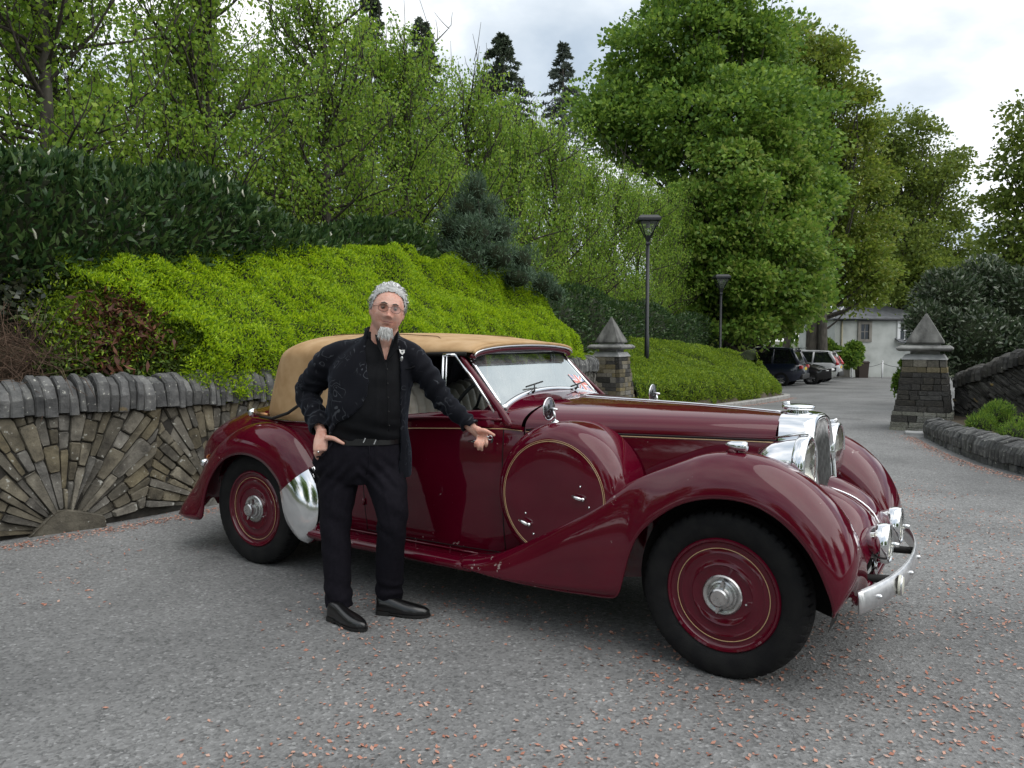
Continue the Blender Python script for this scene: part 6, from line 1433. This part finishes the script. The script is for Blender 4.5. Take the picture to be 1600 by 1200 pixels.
# ---- hair: scalp shell plus strands combed back
def hairline(x, y):                                   # lowest z that carries hair
    return float(np.interp(y, [-.10, -.078, -.05, -.02, .02, .06, .11], [.112, .100, .066, .0, -.016, -.05, -.075]))
hV, hF = head_surface(96, 72, .0); hv = np.array(hV); ok = np.array([v[2] > hairline(v[0], v[1]) for v in hv]); nzv = vnoise(hv, 60, 4)*.002+vnoise(hv*[1, .35, 1], 140, 5)*.0016
ed = np.clip(np.array([v[2]-hairline(v[0], v[1]) for v in hv])/.03, 0, 1); hv = hv*(1+((-.003+ed**.6*(.012+.012*np.clip((hv[:, 2]-.03)/.07, 0, 1)+nzv))/np.linalg.norm(hv, axis=1))[:, None])
putmb('hair', MB().add(hput(hv), [f for f in hF if all(ok[i] for i in f)]), HAIR, body)
def strands(n, pick, length, width, comb, seed, lift, droop=0):
    ng = np.random.default_rng(seed); V = []; F = []
    while len(F) < n*3:
        p = np.array(pick(ng)); d = np.array(comb(p))+ng.normal(0, .07, 3); d /= np.linalg.norm(d); nrm = p/np.linalg.norm(p); s_ = np.cross(d, nrm); s_ /= np.linalg.norm(s_)+1e-9; w = width*ng.uniform(.6, 1.2); l = length*ng.uniform(.6, 1.2); o = len(V); q = p+nrm*ng.uniform(0, lift)
        for k in range(4):
            t = k/3; c = q+d*l*t+nrm*(lift*.8*math.sin(t*PI)-droop*l*t*t); ww = w*(1-.75*t); V += [c-s_*ww, c+s_*ww]
        F += [(o+2*k, o+2*k+1, o+2*k+3, o+2*k+2) for k in range(3)]
    return V, F
src = hv[ok]
def pick_hair(ng): return src[ng.integers(0, len(src))]
def comb_hair(p): t = np.array([p[0]*1.2+.22, .95, .25 if p[1] < -.03 else -.5]); nrm = p/np.linalg.norm(p); return t-nrm*t.dot(nrm)
V, F = strands(3600, pick_hair, .036, .0013, comb_hair, 5, .003, .22); o = link('hair_strands', npmesh('hair_strands', np.array([(hm @ Vector(v)) for v in V])-MO, F), HAIR, body)
V, F = strands(640, pick_hair, .062, .0028, comb_hair, 15, .0075, .22); link('hair_locks', npmesh('hair_locks', np.array([(hm @ Vector(v)) for v in V])-MO, F, True), HAIR, body)
def pick_beard(ng): x = ng.normal(0, .014); return np.array([np.clip(x, -.03, .03), -.100+abs(x)*.35+ng.normal(0, .004), -.094-abs(ng.normal(0, .011))])
V, F = strands(1000, pick_beard, .042, .0013, lambda p: np.array([p[0]*9, -.10, -1]), 6, .003); link('goatee', npmesh('goatee', np.array([(hm @ Vector(v)) for v in V])-MO, F), BEARD, body)
gb = MB()
for s in (-1, 1): gb.ball(hm @ Vector((s*.011, -.099, -.118)), (.0145, .010, .019), 12, 10)
putmb('goatee_base', gb, BEARD, body)
# ---- glasses
gl_ = empty('glasses', (0, 0, 0)); gl_.parent = man; M_WIRE = pmat('dark_wire', (.035, .025, .025), rough=.3, metal=.8); M_TINT = glass_mat('tinted_lens', (.66, .58, .56), .04)
for s in (-1, 1):
    c = Vector((s*.0325, -.1085, .002)); rot = Matrix.Rotation(R(s*10), 3, 'Z')
    rim = [hm @ (c+rot @ Vector((.0265*math.cos(a), 0, .0195*math.copysign(abs(math.sin(a))**.8, math.sin(a))))) for a in np.linspace(0, 2*PI, 33)]
    putmb('rim', MB().tube(rim, .0010, 6, cap=False), M_WIRE, gl_); putmb('lens', MB().add([hm @ c]+rim[:-1], [(0, 1+k, 1+(k+1) % 32) for k in range(32)]), M_TINT, gl_)
    putmb('temple', MB().tube([hm @ Vector((s*.0585, -.103, .008)), hm @ Vector((s*.079, -.06, .009)), hm @ Vector((s*.084, .005, .010))], .0014, 6), M_WIRE, gl_)
putmb('bridge', MB().tube([hm @ Vector((-.0065, -.112, .008)), hm @ Vector((0, -.1165, .011)), hm @ Vector((.0065, -.112, .008))], .0013, 6), M_WIRE, gl_)
# ---- trousers
tm = MB(); body_rings(tm, [(.77, -.865, 4.365, .20, .13), (.84, -.865, 4.362, .258, .162), (.93, -.864, 4.36, .262, .172), (1.03, -.845, 4.355, .228, .165)])
limb(tm, [RH, (RH+RK)/2+Vector((0, -.01, 0)), RK, (RK+RA)/2, RA, RA+Vector((.004, .0, -.035))], [.130, .106, .086, .079, .077, .081], 20)
limb(tm, [LH, (LH+LK)/2+Vector((.01, -.02, 0)), LK, (LK+LA)/2+Vector((-.005, 0, 0)), LA, LA+Vector((.002, -.01, -.035))], [.130, .110, .089, .082, .077, .081], 20)
me = remeshed(tm, .0085, 6, 'trousers'); c = co_array(me); n = no_array(me)
fold = np.zeros(len(c))
for K_, A_, sd in ((RK, RA, 1), (LK, LA, 2)):
    near = np.abs(c[:, 0]-(K_.x+(A_.x-K_.x)*np.clip((K_.z-c[:, 2])/(K_.z-A_.z), 0, 1))) < .11
    q = c*[7, 7, 1]; fold += np.where(near, .006*np.exp(-((c[:, 2]-.15)/.06)**2)*np.sin(c[:, 2]*80+vnoise(c, 9, sd)*3.5+c[:, 0]*30)+.0045*np.exp(-((c[:, 2]-K_.z+.03)/.12)**2)*np.sin(c[:, 2]*45+c[:, 0]*45+vnoise(c, 7, sd+4)*3.5), 0)
fold += .006*np.exp(-((c[:, 2]-.83)/.08)**2)*np.sin((c[:, 2]+abs(c[:, 0]+.85)*1.1)*75)+vnoise(c*[1, 1, .4], 12, 8)*.005+vnoise(c, 25, 9)*.0015
crease = sum(np.exp(-((c[:, 0]-(K_.x+(H_.x-K_.x)*np.clip((c[:, 2]-K_.z)/.35, -1.3, 1)))/.012)**2)*(n[:, 1] < -.4)*.004 for H_, K_ in ((RH, RK), (LH, LK)))
set_co(me, c+n*(fold+crease)[:, None]); me = cut(me, lambda p, nn: p.z < .068 or p.z > 1.045); trs = put('trousers', me, M_TROUSER); trs.modifiers.new('t', 'SOLIDIFY').thickness = .004
# pocket slit and fly seam, belt
putmb('pocket_edge', MB().tube([pxw(519, 692, 4.192), pxw(512, 703, 4.195), pxw(504, 713, 4.205), pxw(495, 714, 4.225)], .0045, 6), M_TROUSER, trs)
putmb('fly_seam', MB().tube([pxw(577, 697, 4.188), pxw(577.5, 720, 4.19), pxw(572, 742, 4.2)], .0028, 6), M_TROUSER, trs)
bl = MB(); rings = []
for k in range(41):
    a = 2*PI*k/40; ex = lambda r, q: r*math.copysign(abs(q)**(2/2.3), q); rings.append([(-.838+ex(.229+dr, math.cos(a)), 4.353+ex(.170+dr, math.sin(a)), z) for dr, z in ((-.008, 1.0), (.0, 1.0), (.0, 1.036), (-.008, 1.036))])
bl.loft(rings, cap=False); belt_o = putmb('belt', bl, M_SHOE, auto=40)
for x_, y_ in ((569.5, 688), (586, 690.5)): p = pxw(x_, y_, 4.176); putmb('buckle', MB().box(p, (.006, .006, .028), Matrix.Rotation(R(25), 3, 'Y')), M_CHROME, belt_o, smooth=False)
# ---- shirt
sm_ = MB(); body_rings(sm_, [(.985, -.832, 4.357, .212, .156), (1.05, -.822, 4.345, .212, .170), (1.14, -.815, 4.335, .214, .182), (1.26, -.805, 4.338, .216, .174), (1.38, -.795, 4.348, .224, .156), (1.46, -.785, 4.355, .212, .130), (1.53, -.765, 4.36, .155, .104), (1.575, -.748, 4.36, .092, .088), (1.615, -.738, 4.352, .080, .078)])
me = remeshed(sm_, .0085, 4, 'shirt'); c = co_array(me); n = no_array(me)
set_co(me, c+n*(vnoise(c*[1, 1, 1.6], 10, 3)*.005+.005*np.exp(-((c[:, 2]-1.07)/.06)**2)*np.sin(c[:, 2]*70+c[:, 0]*22)+.0025*np.exp(-((c[:, 0]+.735+.0*(c[:, 2]))/.006)**2))[:, None])
VP = [(590, 505), (593, 530), (602.5, 566), (611.5, 532), (615, 505)]
me = cut(me, lambda p, nn: (p.y < 4.36 and in_poly(*to_px(p), VP)) or p.z > 1.60); shirt = put('shirt', me, M_SHIRT); shirt.modifiers.new('t', 'SOLIDIFY').thickness = .003
for s, (e0, e1, e2, e3) in ((-1, ((584, 512), (592.5, 529), (602, 566), (590, 541))), (1, ((622, 517), (612.5, 531), (603, 566), (621, 546)))):
    cl = MB(); q = [pxw(*e0, 4.285), pxw(*e1, 4.235), pxw(*e2, 4.176), pxw(*e3, 4.196)]; cl.add(q, [(0, 1, 2, 3)]); putmb('collar', cl, M_SHIRT, shirt, smooth=False, solid=.006)
cl = MB(); cl.loft([[(-.738+.082*math.cos(a), 4.345+.084*math.sin(a), z0+.016*math.sin(a)) for a in np.linspace(R(-58), R(238), 22)] for z0 in (1.565, 1.636)], closed=False, cap=False); putmb('collar_stand', cl, M_SHIRT, shirt, solid=.006)
putmb('placket', MB().tube([pxw(603+.5*k, 566+k*12, 4.172-.006*math.sin(k*.35)) for k in range(10)], .0028, 6), M_SHIRT, shirt)
for k in range(5): p = pxw(605+.8*k, 577+k*22, 4.166-.008*math.sin(k*.6)); putmb('button', MB().ball(p, .0042, 8, 6), M_SOLE, shirt)
# ---- jacket: torso and sleeves in one piece, open at the front
jm = MB(); body_rings(jm, [(.78, -.845, 4.385, .262, .190), (.92, -.84, 4.375, .262, .192), (1.04, -.828, 4.355, .234, .190), (1.14, -.82, 4.345, .230, .198), (1.26, -.81, 4.348, .232, .190), (1.38, -.797, 4.356, .243, .172), (1.46, -.788, 4.362, .236, .146), (1.53, -.768, 4.368, .175, .118), (1.575, -.748, 4.37, .112, .104), (1.61, -.74, 4.366, .096, .094), (1.67, -.735, 4.36, .094, .092)])
limb(jm, [Vector((-.84, 4.378, 1.515)), RS_, (RS_+RE)/2+Vector((-.006, 0, .0)), RE, (RE+RWr)/2+Vector((-.006, 0, 0)), RWr+Vector((-.002, .012, .018))], [.086, .083, .080, .072, .064, .057], 20)
limb(jm, [Vector((-.66, 4.375, 1.515)), LS_, (LS_+LE)/2+Vector((.006, 0, .004)), LE, (LE+LW)/2, LW+Vector((-.012, .004, .010))], [.083, .080, .072, .063, .055, .047], 20)
me = remeshed(jm, .0085, 5, 'jacket'); c = co_array(me); n = no_array(me)
def along(a, b): d = np.array(b-a); return ((c-np.array(a))@d)/(d@d), d
f = vnoise(c, 9, 21)*.007+vnoise(c*[1, 1, .5], 20, 22)*.003
for a, b, sd in ((RS_, RE, 1), (RE, RWr, 2), (LS_, LE, 3), (LE, LW, 4)):
    t, d = along(a, b); q = c-(np.array(a)+np.clip(t, 0, 1)[:, None]*d); near = np.linalg.norm(q, axis=1) < .115
    f += np.where(near & (t > -.1) & (t < 1.1), .0065*np.sin(t*26+vnoise(c, 11, sd)*3+q[:, 0]*30)*np.clip(.35+t*.8, 0, 1), 0)
set_co(me, c+n*f[:, None])
OPEN = [(584, 500), (576, 516), (571, 540), (574, 570), (577, 595), (574, 620), (566, 636), (548, 652), (524, 664), (508, 700), (484, 700), (470, 800), (621, 800), (622, 748), (627, 700), (626, 635), (627, 595), (624, 560), (619, 527), (617, 500)]
me = cut(me, lambda p, nn: (nn.y < .25 and p.y < 4.40 and not (p.x < -.98 and p.z > 1.02 and (p.y > 4.3 or p.x < -1.05) and False) and in_poly(*to_px(p), OPEN)) or p.z > 1.640+.12*(p.y-4.36)-.12*(p.x+.74) or (p-(RWr+Vector((-.002, .0, .0)))).length < .058 or (p-(LW+Vector((.006, -.004, -.006)))).length < .05 or p.z < .795)
jk = put('jacket', me, M_VELVET); m_ = jk.modifiers.new('t', 'SOLIDIFY'); m_.thickness = .007; m_.offset = -1
tree = BVHTree.FromPolygons([Vector(v.co)+Vector(MO) for v in me.vertices], [p.vertices[:] for p in me.polygons])
def on_jacket(px, py):
    o_ = Vector((0, 0, 1.585)); h = tree.ray_cast(o_, (pxw(px, py, 4.2)-o_).normalized()); return h[0] if h[0] else pxw(px, py, 4.18)
b1 = MB(); pts = [(624, 545.5), (627, 547), (632.5, 546.5), (632.5, 551), (629, 554.5), (625.5, 551.5)]; q = [on_jacket(*p)+Vector((0, -.006, 0)) for p in pts]; b1.add(q+[v+Vector((0, .005, 0)) for v in q], [tuple(range(6))]+[(k, (k+1) % 6, 6+(k+1) % 6, 6+k) for k in range(6)])
bo = putmb('badge', b1, pmat('white_enamel', (.72, .72, .70), rough=.3), jk, smooth=False); putmb('badge_mark', MB().box(on_jacket(628.8, 549.5)+Vector((0, -.0075, 0)), (.010, .002, .009)), pmat('badge_grey', (.12, .12, .14), rough=.4), bo, smooth=False)
p = on_jacket(627.5, 561); putmb('pin', MB().ball(p+Vector((0, -.004, 0)), (.009, .004, .016), 12, 8, Matrix.Rotation(R(12), 3, 'Y')), M_DULLCH, jk)
putmb('breast_pocket', MB().tube([on_jacket(634, 577)+Vector((0, -.002, 0)), on_jacket(641, 575.5)+Vector((0, -.002, 0)), on_jacket(648, 572.5)+Vector((0, -.002, 0))], .004, 6), M_SHIRT, jk)
putmb('bracelet', MB().ball(pxw(497.5, 706, 4.20), .006, 10, 8), M_CHROME, man)
# ---- shoes
def shoe(heel, toe):
    d = (toe-heel); Lg = d.length; d.normalize(); s_ = Vector((-d.y, d.x, 0)); up_ = MB(); so = MB(); prof = ((.0, .026, .062), (.03, .036, .085), (.12, .038, .088), (.25, .039, .083), (.36, .042, .072), (.5, .047, .060), (.65, .050, .050), (.78, .047, .042), (.89, .036, .034), (.96, .023, .026), (1.0, .008, .016))
    S = spline(prof, 24); rings = []
    for t, w, h in S: c = heel+d*Lg*t; rings.append([c+s_*w*math.copysign(abs(math.cos(a))**.75, math.cos(a))+Vector((0, 0, .018+(h+.004)*max(0, math.sin(a))**.8)) if math.sin(a) >= -1e-6 else c+s_*w*math.cos(a)*.96+Vector((0, 0, .014)) for a in [2*PI*k/20 for k in range(20)]])
    up_.loft(rings)
    for t0, t1, z0, z1 in ((0, .27, .0, .022), (.25, 1.01, .004, .016)):
        rr = []
        for t in np.linspace(t0, t1, 12): w = float(np.interp(t, S[:, 0], S[:, 1]))+.004; c = heel+d*Lg*t; z0_ = z0 if t > .5 or t0 == 0 else z0+.006; rr.append([c-s_*w+Vector((0, 0, z0_)), c+s_*w+Vector((0, 0, z0_)), c+s_*w+Vector((0, 0, z1)), c-s_*w+Vector((0, 0, z1))])
        so.loft(rr)
    sh = putmb('shoe', up_, M_SHOE); putmb('sole', so, M_SOLE, sh, smooth=False)
    putmb('topline', MB().tube([heel+d*Lg*.40+s_*.034+Vector((0, 0, .066)), heel+d*Lg*.46+Vector((0, 0, .083)), heel+d*Lg*.40-s_*.034+Vector((0, 0, .066))], .003, 6), M_SOLE, sh)
def gpt(px, py): q = pxw(px, py, 4.0); d = q-Vector((0, 0, 1.585)); return Vector((0, 0, 1.585))+d*((.006-1.585)/d.z)
shoe(gpt(517, 966), gpt(571, 987)); shoe(gpt(590, 957), gpt(671, 964))
# ---- the key in his fingers
ky = empty('car_key', tuple(pxw(766, 684, 4.175))); tag(ky, 'small dark key on a silver ring held at the door handle', 'key')
MB().ring((0, 0, 0), .011, .0018, 'y', 20, 6).build('ring', M_CHROME, ky); MB().box((.010, 0, -.016), (.010, .004, .026), Matrix.Rotation(R(20), 3, 'Y')).build('fob', M_RUBBER, ky, smooth=False, bevel=.001); MB().tube([(-.008, 0, .004), (-.020, .0, .006)], .0045, 8).build('blade', M_DULLCH, ky)
# ================================================================ lamp posts, house, parked cars
M_LPOST = pmat('black_post_paint', (.010, .012, .016), rough=.45)
M_LGLASS = glass_mat('lantern_glass', (.9, .92, .92), .08)
def lamp_post(loc, label, top):
    root = empty('lamp_post', loc); tag(root, label, 'lamp post', 'black lantern lamp posts'); h = top-loc[2]
    MB().tube([(0, 0, -.4), (0, 0, 1.0), (0, 0, 1.02), (0, 0, h-.72)], [.062, .062, .05, .046], 14).build('post', M_LPOST, root)
    MB().loft([[(sx*w, sy*w, z) for sx, sy in ((-1, -1), (1, -1), (1, 1), (-1, 1))] for w, z in ((.05, h-.74), (.055, h-.70), (.035, h-.66), (.085, h-.50))]).build('neck', M_LPOST, root, smooth=False)
    for sx, sy in ((-1, -1), (1, -1), (1, 1), (-1, 1)): MB().tube([(sx*.078, sy*.078, h-.51), (sx*.23, sy*.23, h-.145)], .016, 6).build('strut', M_LPOST, root)
    g = MB(); g.loft([[(sx*w, sy*w, z) for sx, sy in ((-1, -1), (1, -1), (1, 1), (-1, 1))] for w, z in ((.07, h-.5), (.215, h-.15))], cap=False); g.build('pane', M_LGLASS, root, smooth=False)
    MB().loft([[(sx*w, sy*w, z) for sx, sy in ((-1, -1), (1, -1), (1, 1), (-1, 1))] for w, z in ((.25, h-.16), (.29, h-.14), (.29, h-.075), (.22, h))]).build('lantern_roof', M_LPOST, root, smooth=False, bevel=.006)
    MB().tube([(0, 0, h-.3), (0, 0, h-.15)], .05, 12).build('lamp_unit', M_CONC, root)
lamp_post((3.50, 20.0, bz1(3.5, 20.0)), 'tall black lantern lamp post rising from the second hedge', 4.73)
lamp_post((7.84, 29.0, zg(29.0)), 'more distant black lantern lamp post in front of the maples', 3.97)
# ---- white house
M_HARL = pmat('white_harling', (.40, .42, .40), (.50, .52, .50), scale=1.2, c3=(.56, .58, .56), rough=.95, bump=.35, bscale=30)
M_SLATE = pmat('roof_slate', (.10, .105, .115), (.17, .175, .19), scale=3, rough=.7, bump=.3, bscale=14)
M_SASH = pmat('white_window_paint', (.75, .76, .77), rough=.4); M_DARKGL = pmat('dark_window_glass', (.02, .025, .03), rough=.05, spec=.8); M_SURR = pmat('window_surround_stone', (.20, .19, .17), (.30, .28, .25), scale=3, rough=.9)
house = empty('house', (20.1, 48, -.85)); tag(house, 'white harled house with slate roof beyond the drive', 'house')
mb = MB(); mb.box((3.1, 3, 1.8), (6.2, 6, 3.62)); mb.build('wall', M_HARL, house, smooth=False)
mb = MB(); e_ = .22; mb.loft([[(-e_, -e_, 3.6), (6.2+e_, -e_, 3.6), (6.2+e_, 6+e_, 3.6), (-e_, 6+e_, 3.6)], [(-e_, -e_, 3.68), (6.2+e_, -e_, 3.68), (6.2+e_, 6+e_, 3.68), (-e_, 6+e_, 3.68)], [(1.7, 2.6, 4.55), (4.5, 2.6, 4.55), (4.5, 3.4, 4.55), (1.7, 3.4, 4.55)]]); rf = mb.build('roof', M_SLATE, house, smooth=False)
MB().tube([(-e_, -e_-.03, 3.6), (6.2+e_, -e_-.03, 3.6)], .06, 8).build('gutter', M_LPOST, rf)
MB().tube([(1.7, 2.6, 4.57), (-e_, -e_, 3.70)], .05, 6).build('hip_ridge', M_SASH, rf)
def hwin(x, z, w, h, sur, mat):
    f = MB()
    for cx, cz, sx, sz in ((x, z+h/2+.09, w+.36, .18), (x, z-h/2-.09, w+.36, .18), (x-w/2-.09, z, .18, h), (x+w/2+.09, z, .18, h)): f.box((cx, -.03, cz), (sx, .10, sz))
    wn = f.build('window', sur, house, smooth=False); MB().box((x, .02, z), (w, .05, h)).build('pane', mat, wn, smooth=False)
    f = MB(); f.box((x, -.012, z), (.04, .03, h)); f.box((x, -.010, z), (w, .03, .04)); f.build('sash', M_SASH if sur is M_SASH else M_SURR, wn, smooth=False)
hwin(1.85, 2.86, .50, .92, M_SURR, M_DARKGL); hwin(4.35, 2.95, .62, 1.15, M_SASH, M_DARKGL)
mb = MB(); mb.add([(3.75, -.5, 2.25), (5.4, -.5, 1.95), (5.4, .02, 2.15), (3.75, .02, 2.45)], [(0, 1, 2, 3)]); mb.build('porch_roof', M_SLATE, house, smooth=False, solid=.08)
MB().tube([(.42, -.05, 0), (.42, -.05, 3.6)], .05, 8).build('downpipe', pmat('ochre_stain', (.42, .38, .26), rough=.9), house)
gw = MB(); gw.box((19.4, 47.2, -.28), (2.6, .25, 1.15)); tag(gw.build('garden_wall', M_SURR, smooth=False, bevel=.02), 'low grey wall in front of the white house', 'wall', kind='thing')
mb = MB(); mb.loft([[(21.25+sx*w, 46.7+sy*w, z) for sx, sy in ((-1, -1), (1, -1), (1, 1), (-1, 1))] for w, z in ((.27, -.85), (.31, .08), (.33, .10), (.33, .18), (.26, .22))]); tag(mb.build('litter_bin', pmat('bin_brown', (.03, .018, .012), rough=.6), smooth=False, bevel=.01), 'small brown bin beside the wall of the white house', 'bin')
for i, (x, lb) in enumerate(((20.55, 'slim white post next to the brown bin'), (22.4, 'slim white post standing clear on the house wall'), (24.2, 'slim white post almost behind the sooty gate pillar'))):
    root = empty('white_post', (x, 46.5, -.83)); tag(root, lb, 'post', 'white chain posts'); MB().tube([(0, 0, -.1), (0, 0, 1.02)], .045, 10).build('shaft', M_SASH, root); MB().ball((0, 0, 1.04), .055, 10, 8).build('finial', M_SASH, root)
for i, (a, b, lb) in enumerate(((20.55, 22.4, 'chain slung between the two white posts in view'), (22.4, 24.2, 'chain slung from the clear white post towards the pillar'))):
    MBc = MB().tube([(a+(b-a)*t, 46.5, .10-.22*math.sin(PI*t)) for t in np.linspace(0, 1, 14)], .014, 6); tag(MBc.build('chain', M_LPOST), lb, 'chain')
# ---- parked cars
M_CARGL = pmat('car_glass', (.012, .014, .016), rough=.04, spec=.9, coat=1); M_LITE = pmat('car_lamp_glass', (.65, .66, .66), rough=.1, coat=1); M_TAILRED = pmat('red_tail_lamp', (.45, .012, .015), rough=.15, coat=1); M_YPLATE = pmat('yellow_plate', (.65, .45, .03), rough=.4); M_ALLOY = pmat('alloy_wheel', (.35, .35, .36), rough=.3, metal=1)
def modern_car(loc, rz, label, colr, Lc, Wc, Hc, suv, tall_lights=False, cladding=True):
    root = empty('parked_car', loc, rz); tag(root, label, 'car', 'cars parked beyond the second hedge'); pm = pmat('car_paint_'+str(len(MATS)), colr, rough=.3, coat=1, spec=.4)
    rearx, nose = -Lc/2, Lc/2; bz_ = lambda x: smoothi(x, [rearx, rearx+.15, 0, nose-1.25, nose-.35, nose], [.98, 1.03, 1.0, .98, .86 if suv else .78, .62]) if suv or True else 1
    rings = []
    for x in np.linspace(rearx, nose, 26):
        e = min((x-rearx)/.35, (nose-x)/.55, 1); w = Wc/2*(.80+.20*max(0, min(1, e))**.5); zb = .26+.10*(1-min(1, max(0, e))); zt = bz_(x)-(.10*(1-min(1, (x-rearx)/.08)))
        rings.append([(x, s*w*k, z) for s, k, z in ((-1, .92, zb), (-1, 1.0, zb+.16), (-1, 1.0, zb+.45), (-1, .965, zt-.05), (-1, .90, zt), (1, .90, zt), (1, .965, zt-.05), (1, 1.0, zb+.45), (1, 1.0, zb+.16), (1, .92, zb))])
    mb = MB(); mb.loft(rings); mb.build('body', pm, root, auto=50)
    gx0, gx1 = rearx+.12, nose-1.35; rings = []
    for t_, (x, k) in enumerate(((gx0, 0), (gx0+.22, .72), (gx0+.42, .96), (gx0+.8, 1), (gx1-1.4, 1), (gx1-.75, .93), (gx1-.3, .45), (gx1, 0))):
        z0 = bz_(x)-.02; z1 = z0+(Hc-.03-z0)*k; w0, w1 = Wc/2*.90, Wc/2*(.90-.16*k); rings.append([(x, -w0, z0), (x, -w1, z1), (x, w1, z1), (x, w0, z0)])
    mb = MB(); mb.loft(rings); mb.build('glasshouse', M_CARGL, root, auto=30)
    mb = MB(); rr = []
    for x, dz in ((gx0+.22, -.075), (gx0+.5, .0), (gx0+1.2, .03), (gx1-1.4, .03), (gx1-.78, -.05)):
        w1 = Wc/2*.76; rr.append([(x, -w1, Hc-.05+dz-.05), (x, -w1*.96, Hc-.03+dz), (x, 0, Hc-.01+dz), (x, w1*.96, Hc-.03+dz), (x, w1, Hc-.05+dz-.05)])
    mb.loft(rr, closed=False, cap=False); mb.build('roof', pm, root, solid=.03, off=-1)
    for s in (-1, 1):
        for pts, wd in ((((gx0+.02, s*Wc/2*.895, bz_(gx0)), (gx0+.36, s*Wc/2*.755, Hc-.08)), .085), (((gx0+1.15, s*Wc/2*.905, 1.0), (gx0+1.1, s*Wc/2*.755, Hc-.07)), .05), (((gx0+2.05, s*Wc/2*.905, 1.0), (gx0+1.95, s*Wc/2*.755, Hc-.07)), .035), (((gx1-.06, s*Wc/2*.905, bz_(gx1)), (gx1-.8, s*Wc/2*.755, Hc-.08)), .045)):
            MB().tube(pts, wd, 6).build('pillar', pm, root)
        if tall_lights: MB().tube([(rearx+.06, s*Wc/2*.86, .92), (rearx+.10, s*Wc/2*.87, 1.06), (rearx+.24, s*Wc/2*.80, 1.35)], [.10, .07, .035], 8).build('tail_lamp', M_TAILRED, root)
        else: MB().box((rearx+.05, s*Wc/2*.76, .88), (.14, .36, .15)).build('tail_lamp', M_TAILRED, root, bevel=.03)
        MB().ball((nose-.22, s*Wc/2*.72, .70 if not suv else .78), (.16, .19, .085), 14, 10).build('headlamp', M_LITE, root)
        MB().ball((gx1-.55, s*(Wc/2+.08), 1.05), (.08, .10, .07), 10, 8).build('door_mirror', pm, root)
        for x in (rearx+.85, nose-.88):
            w = empty('wheel', (x, s*(Wc/2-.11), .34)); w.parent = root
            MB().lathe([(.20, -.11), (.30, -.115), (.335, -.09), (.345, 0), (.335, .09), (.30, .115), (.20, .11)], 28).build('tyre', M_TYRE, w); MB().lathe([(.21, -.09), (.2, .0), (.21, .09)], 20).build('rim', M_ALLOY, w)
            for k in range(5):
                a = 2*PI*k/5; MB().box((.1*math.cos(a), s*.09, .1*math.sin(a)), (.2, .02, .05), Matrix.Rotation(-a, 3, 'Y')).build('spoke', M_ALLOY, w, smooth=False)
    MB().box((rearx+.015, 0, .80 if suv else .7), (.05, .52, .115)).build('number_plate', M_YPLATE, root, smooth=False)
    MB().box((rearx+.03, 0, .46), (.14, Wc*.84, .24)).build('rear_bumper', M_RUBBER if cladding else pm, root, bevel=.04)
    MB().box((nose-.09, 0, .50), (.14, Wc*.70, .22)).build('grille', M_RUBBER, root, bevel=.03)
    MB().box((rearx+.20, 0, Hc-.02), (.26, Wc*.66, .035)).build('spoiler', pm, root, bevel=.01)
    return root
modern_car((10.95, 35.15, zg(35)), R(149), 'dark navy estate car parked tail out at the end of the second hedge', (.008, .012, .028), 4.7, 1.9, 1.72, True)
modern_car((13.3, 37.0, zg(37)), R(-31), 'black hatchback parked nose out between the navy and silver cars', (.006, .006, .007), 4.1, 1.75, 1.46, False)
modern_car((14.9, 40.6, zg(40)), R(149), 'silver estate car with tall red tail lamps parked next to the house', (.42, .43, .44), 4.6, 1.88, 1.64, True, True)
# ---- distant wood that closes the view
G = np.array([[(x, 84+6*math.sin(x*.11)+a*3, -1+a*h) for a in np.linspace(0, 1, 12)] for x, h in [(x, 8+2.2*math.sin(x*.23)+1.6*math.sin(x*.61+1)) for x in np.linspace(-70, 95, 120)]])
P, Nn = scatter_grid(G, 26000); P += rng.normal(0, .5, P.shape); Nn = np.where(Nn[:, 1:2] > 0, -Nn, Nn)
V, F = leaves(P, Nn+np.array([0, 0, .3]), .75, .7, .2, jitter=.6); tag(leafobj('far_woods', V, F, LM_MAPLE), 'far belt of green woodland closing the view', kind='stuff')
